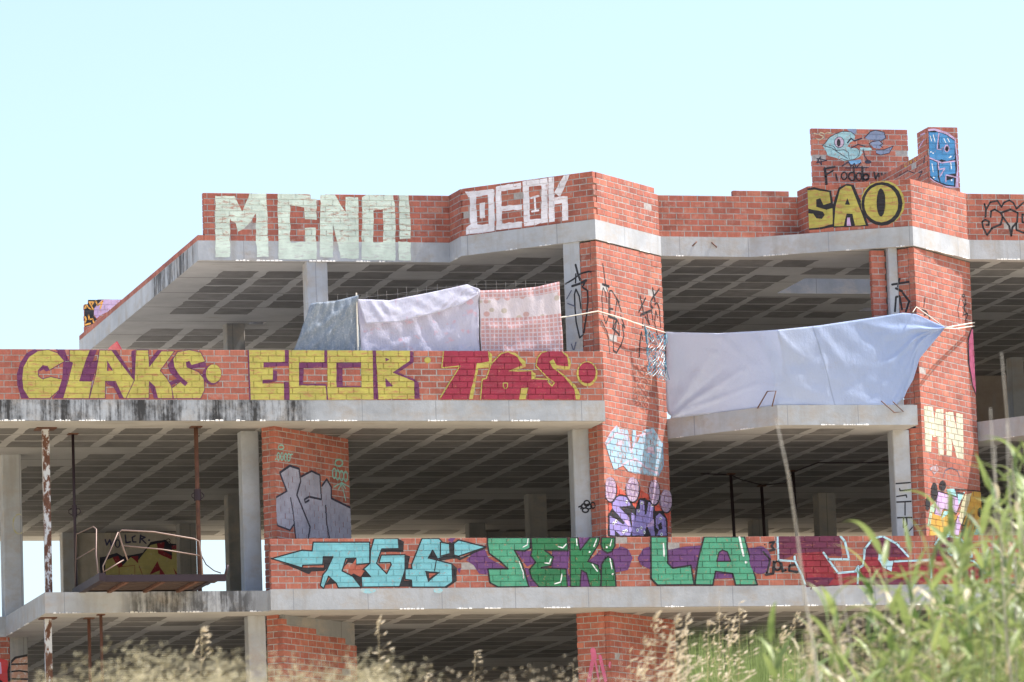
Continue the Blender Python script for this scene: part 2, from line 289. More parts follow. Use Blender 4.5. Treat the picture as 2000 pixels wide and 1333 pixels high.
PAINT = [
 ('R1','painted_letter','pale green letter M',[
  ('mint',0,[0.205,0.75,0.451,0.753,0.424,-0.269,0.179,-0.272]),
  ('mint',0,[0.892,0.824,1.07,0.826,1.079,-0.264,0.879,-0.266,0.871,0.077]),
  ('mint',0,[0.434,0.753,0.532,0.754,0.649,0.491,0.766,0.737,0.788,0.821,0.897,0.822,0.887,0.481,0.792,0.316,0.678,0.21,0.566,0.152,0.538,0.306,0.46,0.33,0.426,0.452]),
 ]),
 ('SR','painted_letter','pale green letter M',[
  ('mint',0,[0.311,1.077,0.557,1.079,0.53,0.057,0.284,0.055]),
  ('mint',0,[0.997,1.151,1.175,1.153,1.185,0.063,0.985,0.061,0.977,0.403]),
  ('mint',0,[0.54,1.079,0.638,1.08,0.754,0.817,0.872,1.063,0.894,1.147,1.002,1.148,0.993,0.807,0.897,0.642,0.784,0.536,0.671,0.479,0.644,0.632,0.565,0.656,0.532,0.778]),
 ]),
 ('R1','painted_letter','pale green letter C',[
  ('mint',0,[1.262,0.816,1.819,0.815,1.824,0.729,1.916,0.721,1.906,0.369,1.71,0.379,1.706,0.576,1.467,0.617,1.441,-0.297,1.243,-0.299]),
  ('mint',0,[1.706,0.232,1.889,0.234,1.886,-0.294,1.696,-0.295]),
  ('mint',0,[1.251,-0.03,1.895,0.001,1.886,-0.294,1.243,-0.299]),
 ]),
 ('SR','painted_letter','pale green letter C',[
  ('mint',0,[1.368,1.143,1.925,1.142,1.93,1.056,2.021,1.047,2.011,0.696,1.816,0.706,1.811,0.902,1.572,0.944,1.546,0.029,1.349,0.028]),
  ('mint',0,[1.811,0.558,1.995,0.56,1.992,0.033,1.801,0.031]),
  ('mint',0,[1.356,0.297,2,0.327,1.992,0.033,1.349,0.028]),
 ]),
 ('R1','painted_letter','pale green letter N',[
  ('mint',0,[1.985,0.795,2.217,0.815,2.406,0.51,2.414,0.756,2.626,0.758,2.607,-0.275,2.301,-0.278,2.189,0.286,2.173,-0.254,1.949,-0.256]),
 ]),
 ('SR','painted_letter','pale green letter N',[
  ('mint',0,[2.09,1.122,2.322,1.142,2.512,0.836,2.519,1.082,2.731,1.085,2.712,0.051,2.406,0.049,2.294,0.612,2.278,0.072,2.055,0.07]),
 ]),
 ('R1','painted_letter','pale green letter O',[
  ('mint',0,[2.695,0.754,2.777,0.804,3.226,0.81,3.257,0.593,3.229,-0.307,3.037,-0.309,3.043,0.553,2.881,0.539,2.855,-0.298,2.656,-0.287]),
  ('mint',0,[2.664,-0.017,3.238,0.001,3.229,-0.307,2.656,-0.287]),
 ]),
 ('SR','painted_letter','pale green letter O',[
  ('mint',0,[2.8,1.081,2.882,1.131,3.331,1.136,3.362,0.919,3.334,0.02,3.142,0.018,3.149,0.88,2.986,0.866,2.96,0.029,2.761,0.039]),
  ('mint',0,[2.77,0.31,3.344,0.327,3.334,0.02,2.761,0.039]),
 ]),
 ('R1','painted_letter','pale green exclamation mark',[
  ('mint',0,[3.326,0.803,3.489,0.813,3.508,0.398,3.498,0.065,3.315,0.056]),
  ('mint',0,[3.289,0.014,3.501,0.003,3.491,-0.305,3.287,-0.294]),
 ]),
 ('SR','painted_letter','pale green exclamation mark',[
  ('mint',0,[3.431,1.13,3.594,1.139,3.614,0.724,3.603,0.391,3.42,0.382]),
  ('mint',0,[3.394,0.34,3.606,0.33,3.596,0.022,3.392,0.032]),
 ]),
 ('R3','painted_letter','white letter D',[
  ('white',0,[0.091,0.744,0.64,0.727,0.656,0.632,0.29,0.638,0.146,0.647]),
  ('white',0,[0.176,0.689,0.3,0.674,0.299,0.108,0.169,0.11]),
  ('white',0,[0.532,0.71,0.648,0.721,0.633,0.02,0.526,0.019]),
  ('white',0,[0.089,0.144,0.172,0.185,0.637,0.132,0.633,0.02,0.085,0.026]),
  ('white',0,[0.364,0.521,0.467,0.521,0.463,0.265,0.362,0.264]),
 ]),
 ('R3','painted_letter','white letter E',[
  ('white',0,[0.684,0.755,0.794,0.767,0.777,0.041,0.67,0.033]),
  ('white',0,[0.698,0.761,1.167,0.773,1.163,0.673,0.709,0.671]),
  ('white',0,[0.772,0.423,1.173,0.409,1.169,0.322,0.769,0.343]),
  ('white',0,[0.674,0.135,1.161,0.122,1.158,0.028,0.67,0.033]),
 ]),
 ('R3','painted_letter','white letter O with a small I inside',[
  ('white',0,[1.201,0.782,1.322,0.78,1.316,0.055,1.201,0.043]),
  ('white',0,[1.558,0.777,1.672,0.781,1.652,0.054,1.529,0.05]),
  ('white',0,[1.207,0.789,1.673,0.784,1.669,0.684,1.204,0.689]),
  ('white',0,[1.205,0.137,1.65,0.136,1.646,0.047,1.201,0.038]),
  ('white',0.038,[1.419,0.498,1.427,0.272]),
  ('white',0.035,[1.35,0.491,1.491,0.51]),
  ('white',0.035,[1.358,0.265,1.484,0.27]),
 ]),
 ('R3','painted_letter','white letter K',[
  ('white',0,[1.693,0.791,1.795,0.789,1.783,0.051,1.674,0.048]),
  ('white',0,[1.791,0.537,1.988,0.796,2.09,0.794,1.9,0.442]),
  ('white',0,[1.793,0.454,2.042,0.44,2.043,0.041,1.93,0.044,1.93,0.338,1.788,0.34]),
 ]),
 ('R7','painted_letter','yellow letter S with black outline',[
  ('black',0,[-0.043,0.762,0.111,0.78,0.403,0.697,0.42,0.474,0.445,0.427,0.439,0.084,0.192,0.057,-0.068,0.054]),
  ('yellow',0,[-0.008,0.731,0.121,0.739,0.366,0.673,0.381,0.498,0.26,0.467,0.214,0.588,0.142,0.565,0.135,0.445,0.305,0.382,0.413,0.403,0.401,0.131,0.182,0.091,-0.044,0.085,-0.038,0.347,0.081,0.331,0.133,0.246,0.221,0.233,0.275,0.295,0.248,0.348,-0.012,0.427]),
 ]),
 ('R7','painted_letter','yellow letter A with black outline',[
  ('black',0,[0.407,0.426,0.527,0.743,0.678,0.799,0.787,0.766,0.906,0.461,1.01,0.055,0.414,0.066]),
  ('yellow',0,[0.462,0.422,0.552,0.704,0.654,0.763,0.738,0.75,0.84,0.454,0.961,0.08,0.779,0.076,0.744,0.284,0.645,0.291,0.592,0.089,0.426,0.092]),
  ('black',0,[0.623,0.448,0.667,0.556,0.711,0.435]),
  ('lilac',0,[0.636,0.086,0.653,0.224,0.697,0.221,0.713,0.08]),
 ]),
 ('R7','painted_letter','yellow letter O with black outline',[
  ('yellow',0,[1.632,0.404,1.609,0.288,1.552,0.186,1.466,0.108,1.361,0.062,1.246,0.051,1.133,0.078,1.032,0.139,0.954,0.229,0.906,0.339,0.893,0.457,0.916,0.573,0.973,0.676,1.059,0.754,1.164,0.8,1.279,0.81,1.393,0.784,1.493,0.722,1.571,0.632,1.619,0.523]),
  ('black',0,[1.594,0.389,1.572,0.276,1.518,0.176,1.438,0.1,1.338,0.054,1.23,0.044,1.124,0.069,1.029,0.129,0.956,0.216,0.911,0.323,0.899,0.439,0.921,0.553,0.975,0.652,1.055,0.729,1.155,0.775,1.263,0.785,1.37,0.759,1.464,0.699,1.537,0.612,1.582,0.505]),
  ('yellow',0,[1.522,0.399,1.503,0.302,1.459,0.217,1.393,0.152,1.311,0.113,1.222,0.104,1.134,0.126,1.057,0.176,0.996,0.25,0.959,0.341,0.95,0.44,0.968,0.536,1.012,0.622,1.079,0.687,1.161,0.726,1.25,0.735,1.337,0.713,1.415,0.663,1.475,0.588,1.512,0.497]),
  ('black',0,[1.307,0.432,1.3,0.359,1.287,0.293,1.268,0.241,1.245,0.209,1.222,0.199,1.199,0.212,1.18,0.248,1.166,0.302,1.158,0.369,1.157,0.443,1.164,0.516,1.178,0.582,1.197,0.633,1.219,0.666,1.243,0.676,1.265,0.662,1.285,0.627,1.299,0.573,1.307,0.506]),
 ]),
 ('R9','painted_tag','black looping scribble',[
  ('black',0.031,[0.41,0.628,0.433,0.527,0.517,0.656,0.648,0.685,0.713,0.575,0.764,0.655,0.86,0.696,0.933,0.652,0.983,0.549,1.118,0.659]),
  ('black',0.031,[0.434,0.538,0.418,0.403]),
  ('black',0.031,[0.696,0.473,0.593,0.535,0.526,0.505,0.512,0.404]),
  ('black',0.032,[0.43,0.088,0.367,0.222,0.352,0.317,0.408,0.353,0.477,0.325,0.474,0.264,0.427,0.263]),
  ('black',0.032,[0.43,0.088,0.53,0.213,0.686,0.275,0.728,0.406,0.696,0.473,0.876,0.539,1.003,0.477,0.983,0.319,0.896,0.228,0.865,0.081,0.838,0.254,0.728,0.406]),
  ('black',0.031,[1.177,0.433,1.084,0.455,1.077,0.32,1.17,0.298]),
  ('black',0.032,[0.97,0.296,0.964,0.183,1.091,0.135,1.188,0.185]),
 ]),
 ('T1','painted_mural','pale blue fish with dark outline',[
  ('cyan',0,[0.251,3.144,0.34,3.259,0.462,3.326,0.599,3.378,0.768,3.364,0.849,3.299,0.829,3.217,0.742,3.175,0.688,3.101,0.754,3.069,0.906,3.055,0.988,2.99,0.916,2.908,0.812,2.849,0.677,2.839,0.544,2.894,0.41,2.917,0.293,2.948,0.199,3.11]),
  ('slate',0,[0.686,3.42,0.887,3.451,0.851,3.332,0.751,3.372]),
  ('slate',0,[1.025,3.261,1.141,3.377,1.244,3.412,1.412,3.373,1.441,3.267,1.345,3.208,1.202,3.219,1.109,3.229]),
  ('slate',0,[1.244,3.04,1.397,3.045,1.579,3.116,1.496,2.984,1.325,2.946,1.241,2.974]),
  ('slate',0,[1.118,3.172,1.303,3.208,1.384,3.135,1.313,3.06,1.195,3.078]),
  ('cyan',0,[0.924,3.079,1.144,3.083,1.159,3.034,0.939,3.022]),
  ('blue',0,[0.693,2.823,0.931,2.855,0.945,2.794,0.808,2.751,0.691,2.774]),
  ('cyan',0,[0.276,2.956,0.445,2.942,0.611,2.895,0.71,2.839,0.608,2.822,0.459,2.877,0.308,2.916]),
  ('pinkpale',0,[0.624,3.173,0.618,3.142,0.603,3.114,0.582,3.091,0.555,3.076,0.526,3.071,0.498,3.075,0.473,3.089,0.453,3.111,0.441,3.14,0.438,3.171,0.444,3.202,0.458,3.231,0.48,3.253,0.506,3.268,0.535,3.274,0.564,3.269,0.589,3.255,0.609,3.233,0.621,3.205]),
  ('black',0,[0.556,3.164,0.553,3.142,0.547,3.121,0.538,3.105,0.527,3.094,0.515,3.09,0.504,3.094,0.494,3.104,0.487,3.12,0.482,3.141,0.481,3.163,0.484,3.186,0.49,3.207,0.499,3.223,0.51,3.234,0.522,3.237,0.533,3.234,0.543,3.224,0.551,3.207,0.555,3.187]),
  ('navy',0.011,[0.624,3.173,0.613,3.129,0.585,3.094,0.547,3.074,0.506,3.073,0.469,3.092,0.445,3.127,0.438,3.171,0.449,3.215,0.476,3.251,0.515,3.271,0.556,3.271,0.592,3.252,0.617,3.217,0.624,3.173]),
  ('navy',0.011,[0.199,3.11,0.251,3.144,0.34,3.259,0.462,3.326,0.599,3.378,0.768,3.372,0.85,3.308]),
  ('navy',0.011,[0.334,3.112,0.418,3.097,0.465,3.016,0.618,3.034,0.7,2.986,0.711,2.856]),
  ('navy',0.011,[0.199,3.11,0.382,3.064,0.497,2.984,0.678,2.872]),
  ('navy',0.011,[0.84,3.086,0.922,3.022,0.9,2.924,0.813,2.857,0.676,2.831,0.543,2.87]),
  ('navy',0.014,[1.025,3.261,1.141,3.377,1.244,3.412,1.412,3.373,1.441,3.267,1.354,3.212]),
  ('navy',0.013,[1.241,2.974,1.325,2.943,1.496,2.984,1.579,3.116,1.397,3.045,1.244,3.04]),
  ('navy',0.014,[1.144,3.074,1.114,3.156,1.184,3.198,1.32,3.216,1.377,3.159,1.316,3.126,1.374,3.086]),
  ('navy',0.026,[0.691,3.166,0.763,3.249,0.828,3.201,0.966,3.252]),
  ('navy',0.019,[0.754,3.069,0.893,3.136,1.027,3.105]),
  ('navy',0.016,[0.99,3.039,1.018,2.909,1.066,2.844]),
  ('navy',0,[1.137,2.812,1.134,2.801,1.124,2.791,1.109,2.783,1.091,2.778,1.071,2.776,1.051,2.777,1.034,2.782,1.02,2.79,1.011,2.8,1.009,2.811,1.012,2.822,1.022,2.832,1.036,2.84,1.055,2.846,1.075,2.848,1.094,2.846,1.112,2.841,1.126,2.833,1.135,2.823]),
  ('navy',0.022,[0.57,2.731,0.692,2.807,0.739,2.725,0.809,2.775,0.839,2.694,0.928,2.793]),
  ('navy',0.019,[0.636,2.691,1.077,2.705]),
  ('navy',0.016,[0.075,2.782,0.156,2.897,0.169,2.743,0.084,2.867,0.279,2.831,0.075,2.782]),
 ]),
 ('T1','painted_tag','dark spray lettering under the fish',[
  ('black',0.045,[0.23,2.678,0.241,2.523,0.247,2.369]),
  ('black',0.035,[0.213,2.666,0.426,2.713]),
  ('black',0.03,[0.242,2.556,0.389,2.639]),
  ('black',0.029,[0.437,2.575,0.457,2.461]),
  ('black',0.025,[0.65,2.541,0.643,2.512,0.627,2.488,0.605,2.474,0.581,2.474,0.56,2.487,0.546,2.51,0.542,2.54,0.548,2.57,0.564,2.594,0.587,2.608,0.611,2.608,0.632,2.595,0.646,2.571,0.65,2.541]),
  ('black',0.029,[0.812,2.534,0.804,2.5,0.785,2.472,0.758,2.457,0.73,2.456,0.705,2.471,0.688,2.498,0.683,2.532,0.691,2.566,0.71,2.594,0.736,2.609,0.765,2.61,0.79,2.595,0.807,2.568,0.812,2.534]),
  ('black',0.025,[0.933,2.532,0.927,2.501,0.912,2.475,0.891,2.461,0.868,2.461,0.848,2.475,0.835,2.5,0.832,2.531,0.838,2.562,0.853,2.587,0.874,2.601,0.897,2.602,0.917,2.588,0.93,2.563,0.933,2.532]),
  ('black',0.04,[0.955,2.712,0.956,2.464]),
  ('black',0.035,[1.072,2.525,1.065,2.501,1.049,2.482,1.027,2.471,1.003,2.47,0.982,2.481,0.968,2.5,0.963,2.524,0.97,2.548,0.986,2.568,1.008,2.579,1.032,2.579,1.053,2.569,1.068,2.55,1.072,2.525]),
  ('black',0.032,[1.183,2.617,1.202,2.494,1.267,2.601,1.279,2.49]),
  ('black',0.03,[1.326,2.602,1.342,2.504,1.393,2.587]),
  ('black',0.035,[1.41,2.595,1.422,2.469]),
  ('black',0.032,[1.418,2.571,1.513,2.605]),
  ('black',0.025,[0.79,2.726,0.795,2.465]),
  ('sand',0.02,[0.049,3.337,0.14,3.305,0.176,3.355,0.259,3.324,0.311,3.357,0.395,3.342]),
  ('sand',0.02,[0.07,3.239,0.153,3.208,0.24,3.274,0.157,3.306]),
 ]),
 ('T2','painted_mural','blue block lettering with pink and black outline',[
  ('pink',0,[-0.011,2.879,0.125,2.897,0.354,2.837,0.514,2.719,0.537,2.433,0.543,2.115,0.529,1.812,0.306,1.826,0.079,1.918,-0.024,1.996]),
  ('black',0,[0.004,2.843,0.124,2.857,0.336,2.796,0.496,2.695,0.513,2.417,0.52,2.146,0.471,1.828,0.291,1.849,0.08,1.934,-0.015,2.012]),
  ('sky',0,[0.016,2.824,0.197,2.826,0.174,2.524,0.24,2.516,0.234,2.397,0.265,2.35,0.43,2.336,0.492,2.432,0.479,2.671,0.335,2.773,0.203,2.795,0.221,2.819,0.351,2.773,0.495,2.671,0.5,2.417,0.479,2.337,0.329,2.303,0.231,2.333,0.163,2.301,0.002,2.378]),
  ('sky',0,[0.212,2.803,0.335,2.773,0.478,2.663,0.484,2.432,0.421,2.339,0.249,2.357,0.202,2.412]),
  ('sky',0,[-0,2.33,0.145,2.269,0.148,1.983,0.178,1.919,0.081,1.958,-0.006,2.044]),
  ('sky',0,[0.195,2.269,0.327,2.271,0.478,2.305,0.484,2.082,0.3,2.048,0.278,1.936,0.446,1.986,0.448,1.859,0.308,1.873,0.194,1.912,0.169,2.062]),
  ('pink',0,[0.389,2.534,0.386,2.512,0.378,2.492,0.366,2.476,0.352,2.466,0.336,2.462,0.321,2.465,0.308,2.475,0.298,2.491,0.291,2.511,0.29,2.533,0.294,2.555,0.302,2.575,0.313,2.591,0.328,2.602,0.343,2.605,0.358,2.602,0.372,2.592,0.382,2.576,0.388,2.557]),
  ('black',0,[0.376,2.526,0.37,2.501,0.357,2.482,0.34,2.475,0.324,2.481,0.313,2.5,0.31,2.525,0.315,2.551,0.328,2.57,0.345,2.577,0.361,2.57,0.373,2.552]),
  ('pink',0.026,[-0.032,2.37,0.228,2.27,0.494,2.305]),
  ('pink',0.019,[0.204,2.811,0.157,2.523,0.239,2.508]),
  ('pink',0.022,[0.294,1.921,0.3,2.048,0.529,2.003]),
  ('pink',0.019,[0.163,2.301,0.172,2.142,0.29,2.175,0.183,2.015]),
  ('whitep',0.014,[0.036,2.76,0.057,2.665]),
  ('whitep',0.014,[0.095,2.777,0.122,2.658]),
  ('whitep',0.014,[0.291,2.716,0.328,2.637]),
  ('whitep',0.014,[0.365,2.717,0.395,2.654]),
  ('whitep',0.014,[0.045,2.251,0.063,2.101]),
  ('whitep',0.014,[0.402,2.272,0.413,2.161]),
  ('whitep',0,[0.055,2.466,0.053,2.459,0.047,2.454,0.038,2.452,0.03,2.453,0.024,2.459,0.022,2.466,0.025,2.473,0.031,2.478,0.04,2.48,0.048,2.478,0.054,2.473]),
  ('whitep',0,[0.096,2.443,0.093,2.436,0.087,2.43,0.078,2.428,0.07,2.43,0.065,2.435,0.063,2.442,0.065,2.45,0.071,2.455,0.08,2.457,0.088,2.455,0.094,2.45]),
  ('whitep',0,[0.398,2.367,0.395,2.36,0.389,2.355,0.381,2.353,0.373,2.355,0.367,2.36,0.365,2.367,0.367,2.374,0.374,2.379,0.382,2.381,0.39,2.38,0.396,2.375]),
  ('whitep',0,[0.424,2.384,0.421,2.376,0.415,2.371,0.406,2.369,0.398,2.371,0.392,2.376,0.39,2.383,0.393,2.39,0.399,2.396,0.408,2.398,0.416,2.396,0.422,2.391]),
  ('whitep',0,[0.083,1.998,0.08,1.99,0.074,1.985,0.066,1.983,0.058,1.985,0.052,1.99,0.05,1.997,0.052,2.004,0.059,2.01,0.067,2.012,0.075,2.01,0.081,2.005]),
  ('whitep',0,[0.42,1.954,0.417,1.947,0.411,1.942,0.402,1.94,0.394,1.941,0.388,1.947,0.386,1.954,0.389,1.961,0.395,1.966,0.404,1.968,0.412,1.966,0.418,1.961]),
 ]),
 ('T3','painted_tag','dark smears on the narrow side',[
  ('navy',0.04,[0.393,2.436,0.305,2.324]),
  ('lilac',0.025,[0.082,2.637,0.386,2.74]),
  ('navy',0.025,[-0.22,2.212,0.213,2.182,0.009,2.107]),
  ('lilac',0.023,[0.208,2.853,0.448,2.84]),
 ]),
 ('T4','painted_tag','ochre and grey scrawl',[
  ('ochre',0.022,[1.59,2.571,1.501,2.458,1.621,2.437]),
  ('ochre',0.021,[1.721,2.45,1.784,2.551,1.867,2.44,1.979,2.548]),
  ('ochre',0.022,[2.174,2.544,2.023,2.508,2.159,2.434]),
  ('navy',0.017,[1.164,2.342,1.658,2.349,2.034,2.233,2.245,2.355,2.43,2.289]),
 ]),
 ('RB','painted_mural','black orange and pink paint',[
  ('black',0,[-0.065,0.604,0.066,0.614,0.072,0.7,0.366,0.698,0.185,0.541,0.172,0.382,0.227,0.336,0.169,0.252,-0.056,0.168,-0.063,0.288,-0.013,0.419,-0.048,0.521]),
  ('pink',0,[0.365,0.692,0.683,0.7,0.605,0.552,0.247,0.383,0.249,0.494,0.288,0.569,0.364,0.644]),
  ('lilac',0,[0.328,0.692,0.44,0.693,0.364,0.635,0.249,0.494,0.247,0.42,0.284,0.402,0.227,0.346,0.178,0.42,0.185,0.531]),
  ('orange',0.027,[-0.057,0.525,0.027,0.54,0.019,0.595]),
  ('orange',0.026,[0.047,0.596,0.073,0.549,0.128,0.512]),
  ('orange',0.026,[0.094,0.652,0.166,0.513]),
  ('orange',0.026,[0.094,0.652,0.178,0.652,0.14,0.596]),
  ('orange',0.027,[0.216,0.671,0.251,0.587,0.346,0.672,0.296,0.532]),
  ('orange',0.031,[-0.033,0.344,0.014,0.372,0.031,0.326,-0.027,0.214,0.104,0.252]),
  ('orange',0.028,[0.079,0.401,0.087,0.326,0.152,0.336,0.17,0.271]),
 ]),
 ('M1','painted_letter','yellow letter C with purple shade',[
  ('purple',0,[1.461,0.241,1.455,0.406,1.514,0.589,1.617,0.736,1.747,0.806,1.801,0.778,1.653,0.677,1.558,0.516,1.536,0.333,1.551,0.168,1.63,0.019,1.52,0.018]),
  ('purple',0,[2.197,0.6,2.348,0.601,2.269,0.353,2.185,0.02,2.014,0.019,2.118,0.151,2.177,0.325]),
  ('purple',0,[2.077,0.802,2.224,0.797,2.293,0.61,2.219,0.61,2.112,0.747]),
  ('yellow',0,[1.536,0.333,1.558,0.516,1.653,0.681,1.801,0.778,1.967,0.797,2.112,0.743,2.219,0.61,1.978,0.468,1.943,0.532,1.87,0.541,1.795,0.462,1.802,0.37,1.865,0.33,1.994,0.367,2.177,0.325,2.118,0.151,1.968,0.019,1.639,0.019,1.551,0.168]),
  ('purple',0.011,[1.536,0.333,1.558,0.516,1.653,0.681,1.801,0.778,1.967,0.797,2.112,0.743,2.219,0.61,1.978,0.468,1.943,0.532,1.87,0.541,1.795,0.462,1.802,0.37,1.865,0.33,1.994,0.367,2.177,0.325,2.118,0.151,1.968,0.019,1.639,0.019,1.551,0.168,1.536,0.333]),
  ('purple',0,[1.803,0.443,1.869,0.535,1.943,0.532,1.974,0.466,1.922,0.444,1.887,0.48]),
 ]),
 ('M1','painted_letter','yellow letter L with purple shade',[
  ('purple',0,[2.628,0.795,2.742,0.795,2.67,0.611,2.757,0.63,2.713,0.483,2.654,0.295,2.598,0.295,2.451,0.295,2.578,0.629]),
  ('yellow',0,[2.301,0.79,2.632,0.791,2.56,0.62,2.451,0.299,2.654,0.295,2.596,0.02,2.179,0.02,2.268,0.298,2.348,0.588,2.297,0.61]),
  ('purple',0.011,[2.301,0.79,2.632,0.791,2.56,0.62,2.451,0.299,2.654,0.295,2.596,0.02,2.179,0.02,2.268,0.298,2.348,0.588,2.297,0.61,2.301,0.79]),
  ('purple',0,[2.624,0.776,2.735,0.791,2.661,0.602,2.615,0.602,2.507,0.335,2.451,0.299,2.56,0.629]),
 ]),
 ('M1','painted_letter','yellow letter A with purple shade',[
  ('purple',0,[2.978,0.796,3.043,0.796,3.292,0.402,3.292,0.779,3.351,0.798,3.333,0.316]),
  ('purple',0,[2.871,0.296,3.007,0.296,3.159,0.021,3.08,0.021,2.992,0.208,2.892,0.245]),
  ('yellow',0,[2.779,0.792,2.975,0.792,3.139,0.558,3.327,0.31,3.219,0.021,3.148,0.021,3.022,0.296,2.865,0.296,2.854,0.021,2.601,0.02,2.711,0.409,2.753,0.63]),
  ('purple',0.011,[2.779,0.792,2.975,0.792,3.139,0.558,3.327,0.31,3.219,0.021,3.148,0.021,3.022,0.296,2.865,0.296,2.854,0.021,2.601,0.02,2.711,0.409,2.753,0.63,2.779,0.792]),
  ('purple',0,[2.893,0.63,2.893,0.456,2.993,0.465]),
  ('brickp',0,[2.917,0.52,2.915,0.461,2.971,0.465]),
 ]),
 ('M1','painted_letter','yellow letter K with purple shade',[
  ('purple',0,[3.567,0.522,3.584,0.633,3.718,0.799,3.801,0.79]),
  ('purple',0,[3.572,0.287,3.657,0.21,3.695,0.022,3.634,0.022,3.574,0.228]),
  ('yellow',0,[3.362,0.794,3.566,0.795,3.573,0.532,3.773,0.781,3.986,0.782,3.747,0.468,3.855,0.339,3.926,0.21,3.94,0.023,3.695,0.022,3.652,0.21,3.567,0.292,3.555,0.022,3.185,0.021,3.327,0.31]),
  ('purple',0.011,[3.362,0.794,3.566,0.795,3.573,0.532,3.773,0.781,3.986,0.782,3.747,0.468,3.855,0.339,3.926,0.21,3.94,0.023,3.695,0.022,3.652,0.21,3.567,0.292,3.555,0.022,3.185,0.021,3.327,0.31,3.362,0.794]),
 ]),
 ('M1','painted_letter','yellow letter S with purple shade',[
  ('purple',0,[3.87,0.56,3.956,0.686,3.99,0.542,4.078,0.377,4.183,0.266,4.14,0.226,4.067,0.299,3.911,0.225,3.894,0.284,4.013,0.34,3.904,0.441]),
  ('yellow',0,[3.955,0.653,4.033,0.769,4.219,0.801,4.404,0.765,4.479,0.618,4.25,0.552,4.215,0.62,4.167,0.594,4.179,0.524,4.359,0.451,4.449,0.341,4.454,0.156,4.385,0.024,3.949,0.023,3.925,0.188,4.067,0.294,4.14,0.226,4.178,0.275,4.06,0.376,3.971,0.524]),
  ('purple',0.011,[3.955,0.653,4.033,0.769,4.219,0.801,4.404,0.765,4.479,0.618,4.25,0.552,4.215,0.62,4.167,0.594,4.179,0.524,4.359,0.451,4.449,0.341,4.454,0.156,4.385,0.024,3.949,0.023,3.925,0.188,4.067,0.294,4.14,0.226,4.178,0.275,4.06,0.376,3.971,0.524,3.955,0.653]),
  ('purple',0,[4.162,0.607,4.215,0.62,4.254,0.552,4.478,0.608,4.491,0.525,4.23,0.497,4.175,0.524]),
 ]),
 ('M1','painted_dot','yellow dot ringed in purple after the S',[
  ('purple',0,[4.73,0.401,4.721,0.351,4.698,0.307,4.663,0.272,4.62,0.249,4.573,0.241,4.526,0.249,4.484,0.272,4.451,0.307,4.431,0.351,4.425,0.4,4.433,0.449,4.456,0.493,4.491,0.528,4.534,0.551,4.581,0.559,4.628,0.551,4.67,0.529,4.703,0.494,4.724,0.45]),
  ('yellow',0,[4.727,0.421,4.719,0.375,4.701,0.334,4.673,0.301,4.638,0.28,4.6,0.273,4.562,0.28,4.528,0.301,4.502,0.333,4.486,0.375,4.481,0.42,4.488,0.466,4.507,0.507,4.535,0.54,4.569,0.561,4.608,0.568,4.645,0.561,4.679,0.54,4.705,0.508,4.722,0.466]),
 ]),
 ('M1','painted_letter','blocky yellow letter E with purple edge',[
  ('yellow',0,[5.187,0.805,5.777,0.808,5.771,0.608,5.419,0.604,5.417,0.522,5.567,0.517,5.562,0.329,5.393,0.323,5.392,0.269,5.743,0.261,5.741,0.004,5.187,0.003]),
  ('purple',0.022,[5.176,0.805,5.184,0.003]),
  ('purple',0,[5.773,0.808,5.832,0.808,5.825,0.551,5.417,0.524,5.42,0.607,5.768,0.616]),
  ('purple',0,[5.566,0.477,5.632,0.469,5.627,0.3,5.392,0.263,5.394,0.325,5.562,0.325]),
  ('purple',0,[5.744,0.293,5.817,0.283,5.827,0.004,5.74,0.004]),
 ]),
 ('M1','painted_letter','blocky yellow letter C with purple edge',[
  ('yellow',0,[5.837,0.808,6.416,0.81,6.411,0.616,5.997,0.606,5.986,0.243,6.427,0.23,6.439,0.005,5.827,0.004]),
  ('purple',0,[6.416,0.81,6.457,0.811,6.448,0.52,6.068,0.515,6.051,0.262,6.433,0.259,6.452,0.009,6.426,0.005,6.418,0.233,5.986,0.236,5.997,0.606,6.411,0.616]),
 ]),
 ('M1','painted_letter','blocky yellow letter O with purple edge',[
  ('yellow',0,[6.464,0.803,7.2,0.814,7.2,0.613,6.458,0.611]),
  ('yellow',0,[6.447,0.212,7.195,0.213,7.195,0.015,6.455,0.005]),
  ('yellow',0,[6.458,0.611,6.606,0.611,6.601,0.212,6.45,0.212]),
  ('yellow',0,[7.01,0.613,7.2,0.613,7.195,0.213,7.007,0.213]),
  ('purple',0,[6.604,0.608,7.01,0.613,7.007,0.525,6.702,0.517,6.697,0.227,7.007,0.228,7.007,0.208,6.597,0.207]),
  ('purple',0,[7.204,0.814,7.256,0.814,7.272,0.016,7.2,0.016]),
 ]),
 ('M1','painted_letter','blocky yellow letter B with purple edge',[
  ('yellow',0,[7.26,0.814,7.817,0.803,7.812,0.639,7.522,0.447,7.874,0.312,7.865,0.026,7.278,0.016]),
  ('purple',0,[7.817,0.798,7.879,0.773,7.874,0.608,7.615,0.451,7.88,0.335,7.949,0.294,7.954,0.026,7.867,0.026,7.874,0.308,7.522,0.443,7.812,0.639]),
  ('purple',0,[7.413,0.687,7.479,0.656,7.411,0.625]),
  ('purple',0,[7.399,0.359,7.528,0.225,7.404,0.214]),
  ('yellow',0,[8.156,0.65,8.153,0.634,8.145,0.62,8.133,0.608,8.118,0.601,8.102,0.598,8.086,0.601,8.072,0.608,8.061,0.619,8.054,0.633,8.052,0.649,8.055,0.665,8.063,0.679,8.075,0.691,8.089,0.698,8.105,0.701,8.121,0.698,8.136,0.691,8.147,0.68,8.154,0.665]),
 ]),
 ('M1','painted_letter','crimson letter T with yellow edge',[
  ('crimson',0,[8.375,0.802,9.107,0.805,9.122,0.634,8.919,0.603,8.856,0.291,8.773,0.021,8.307,0.02,8.61,0.539,8.335,0.528]),
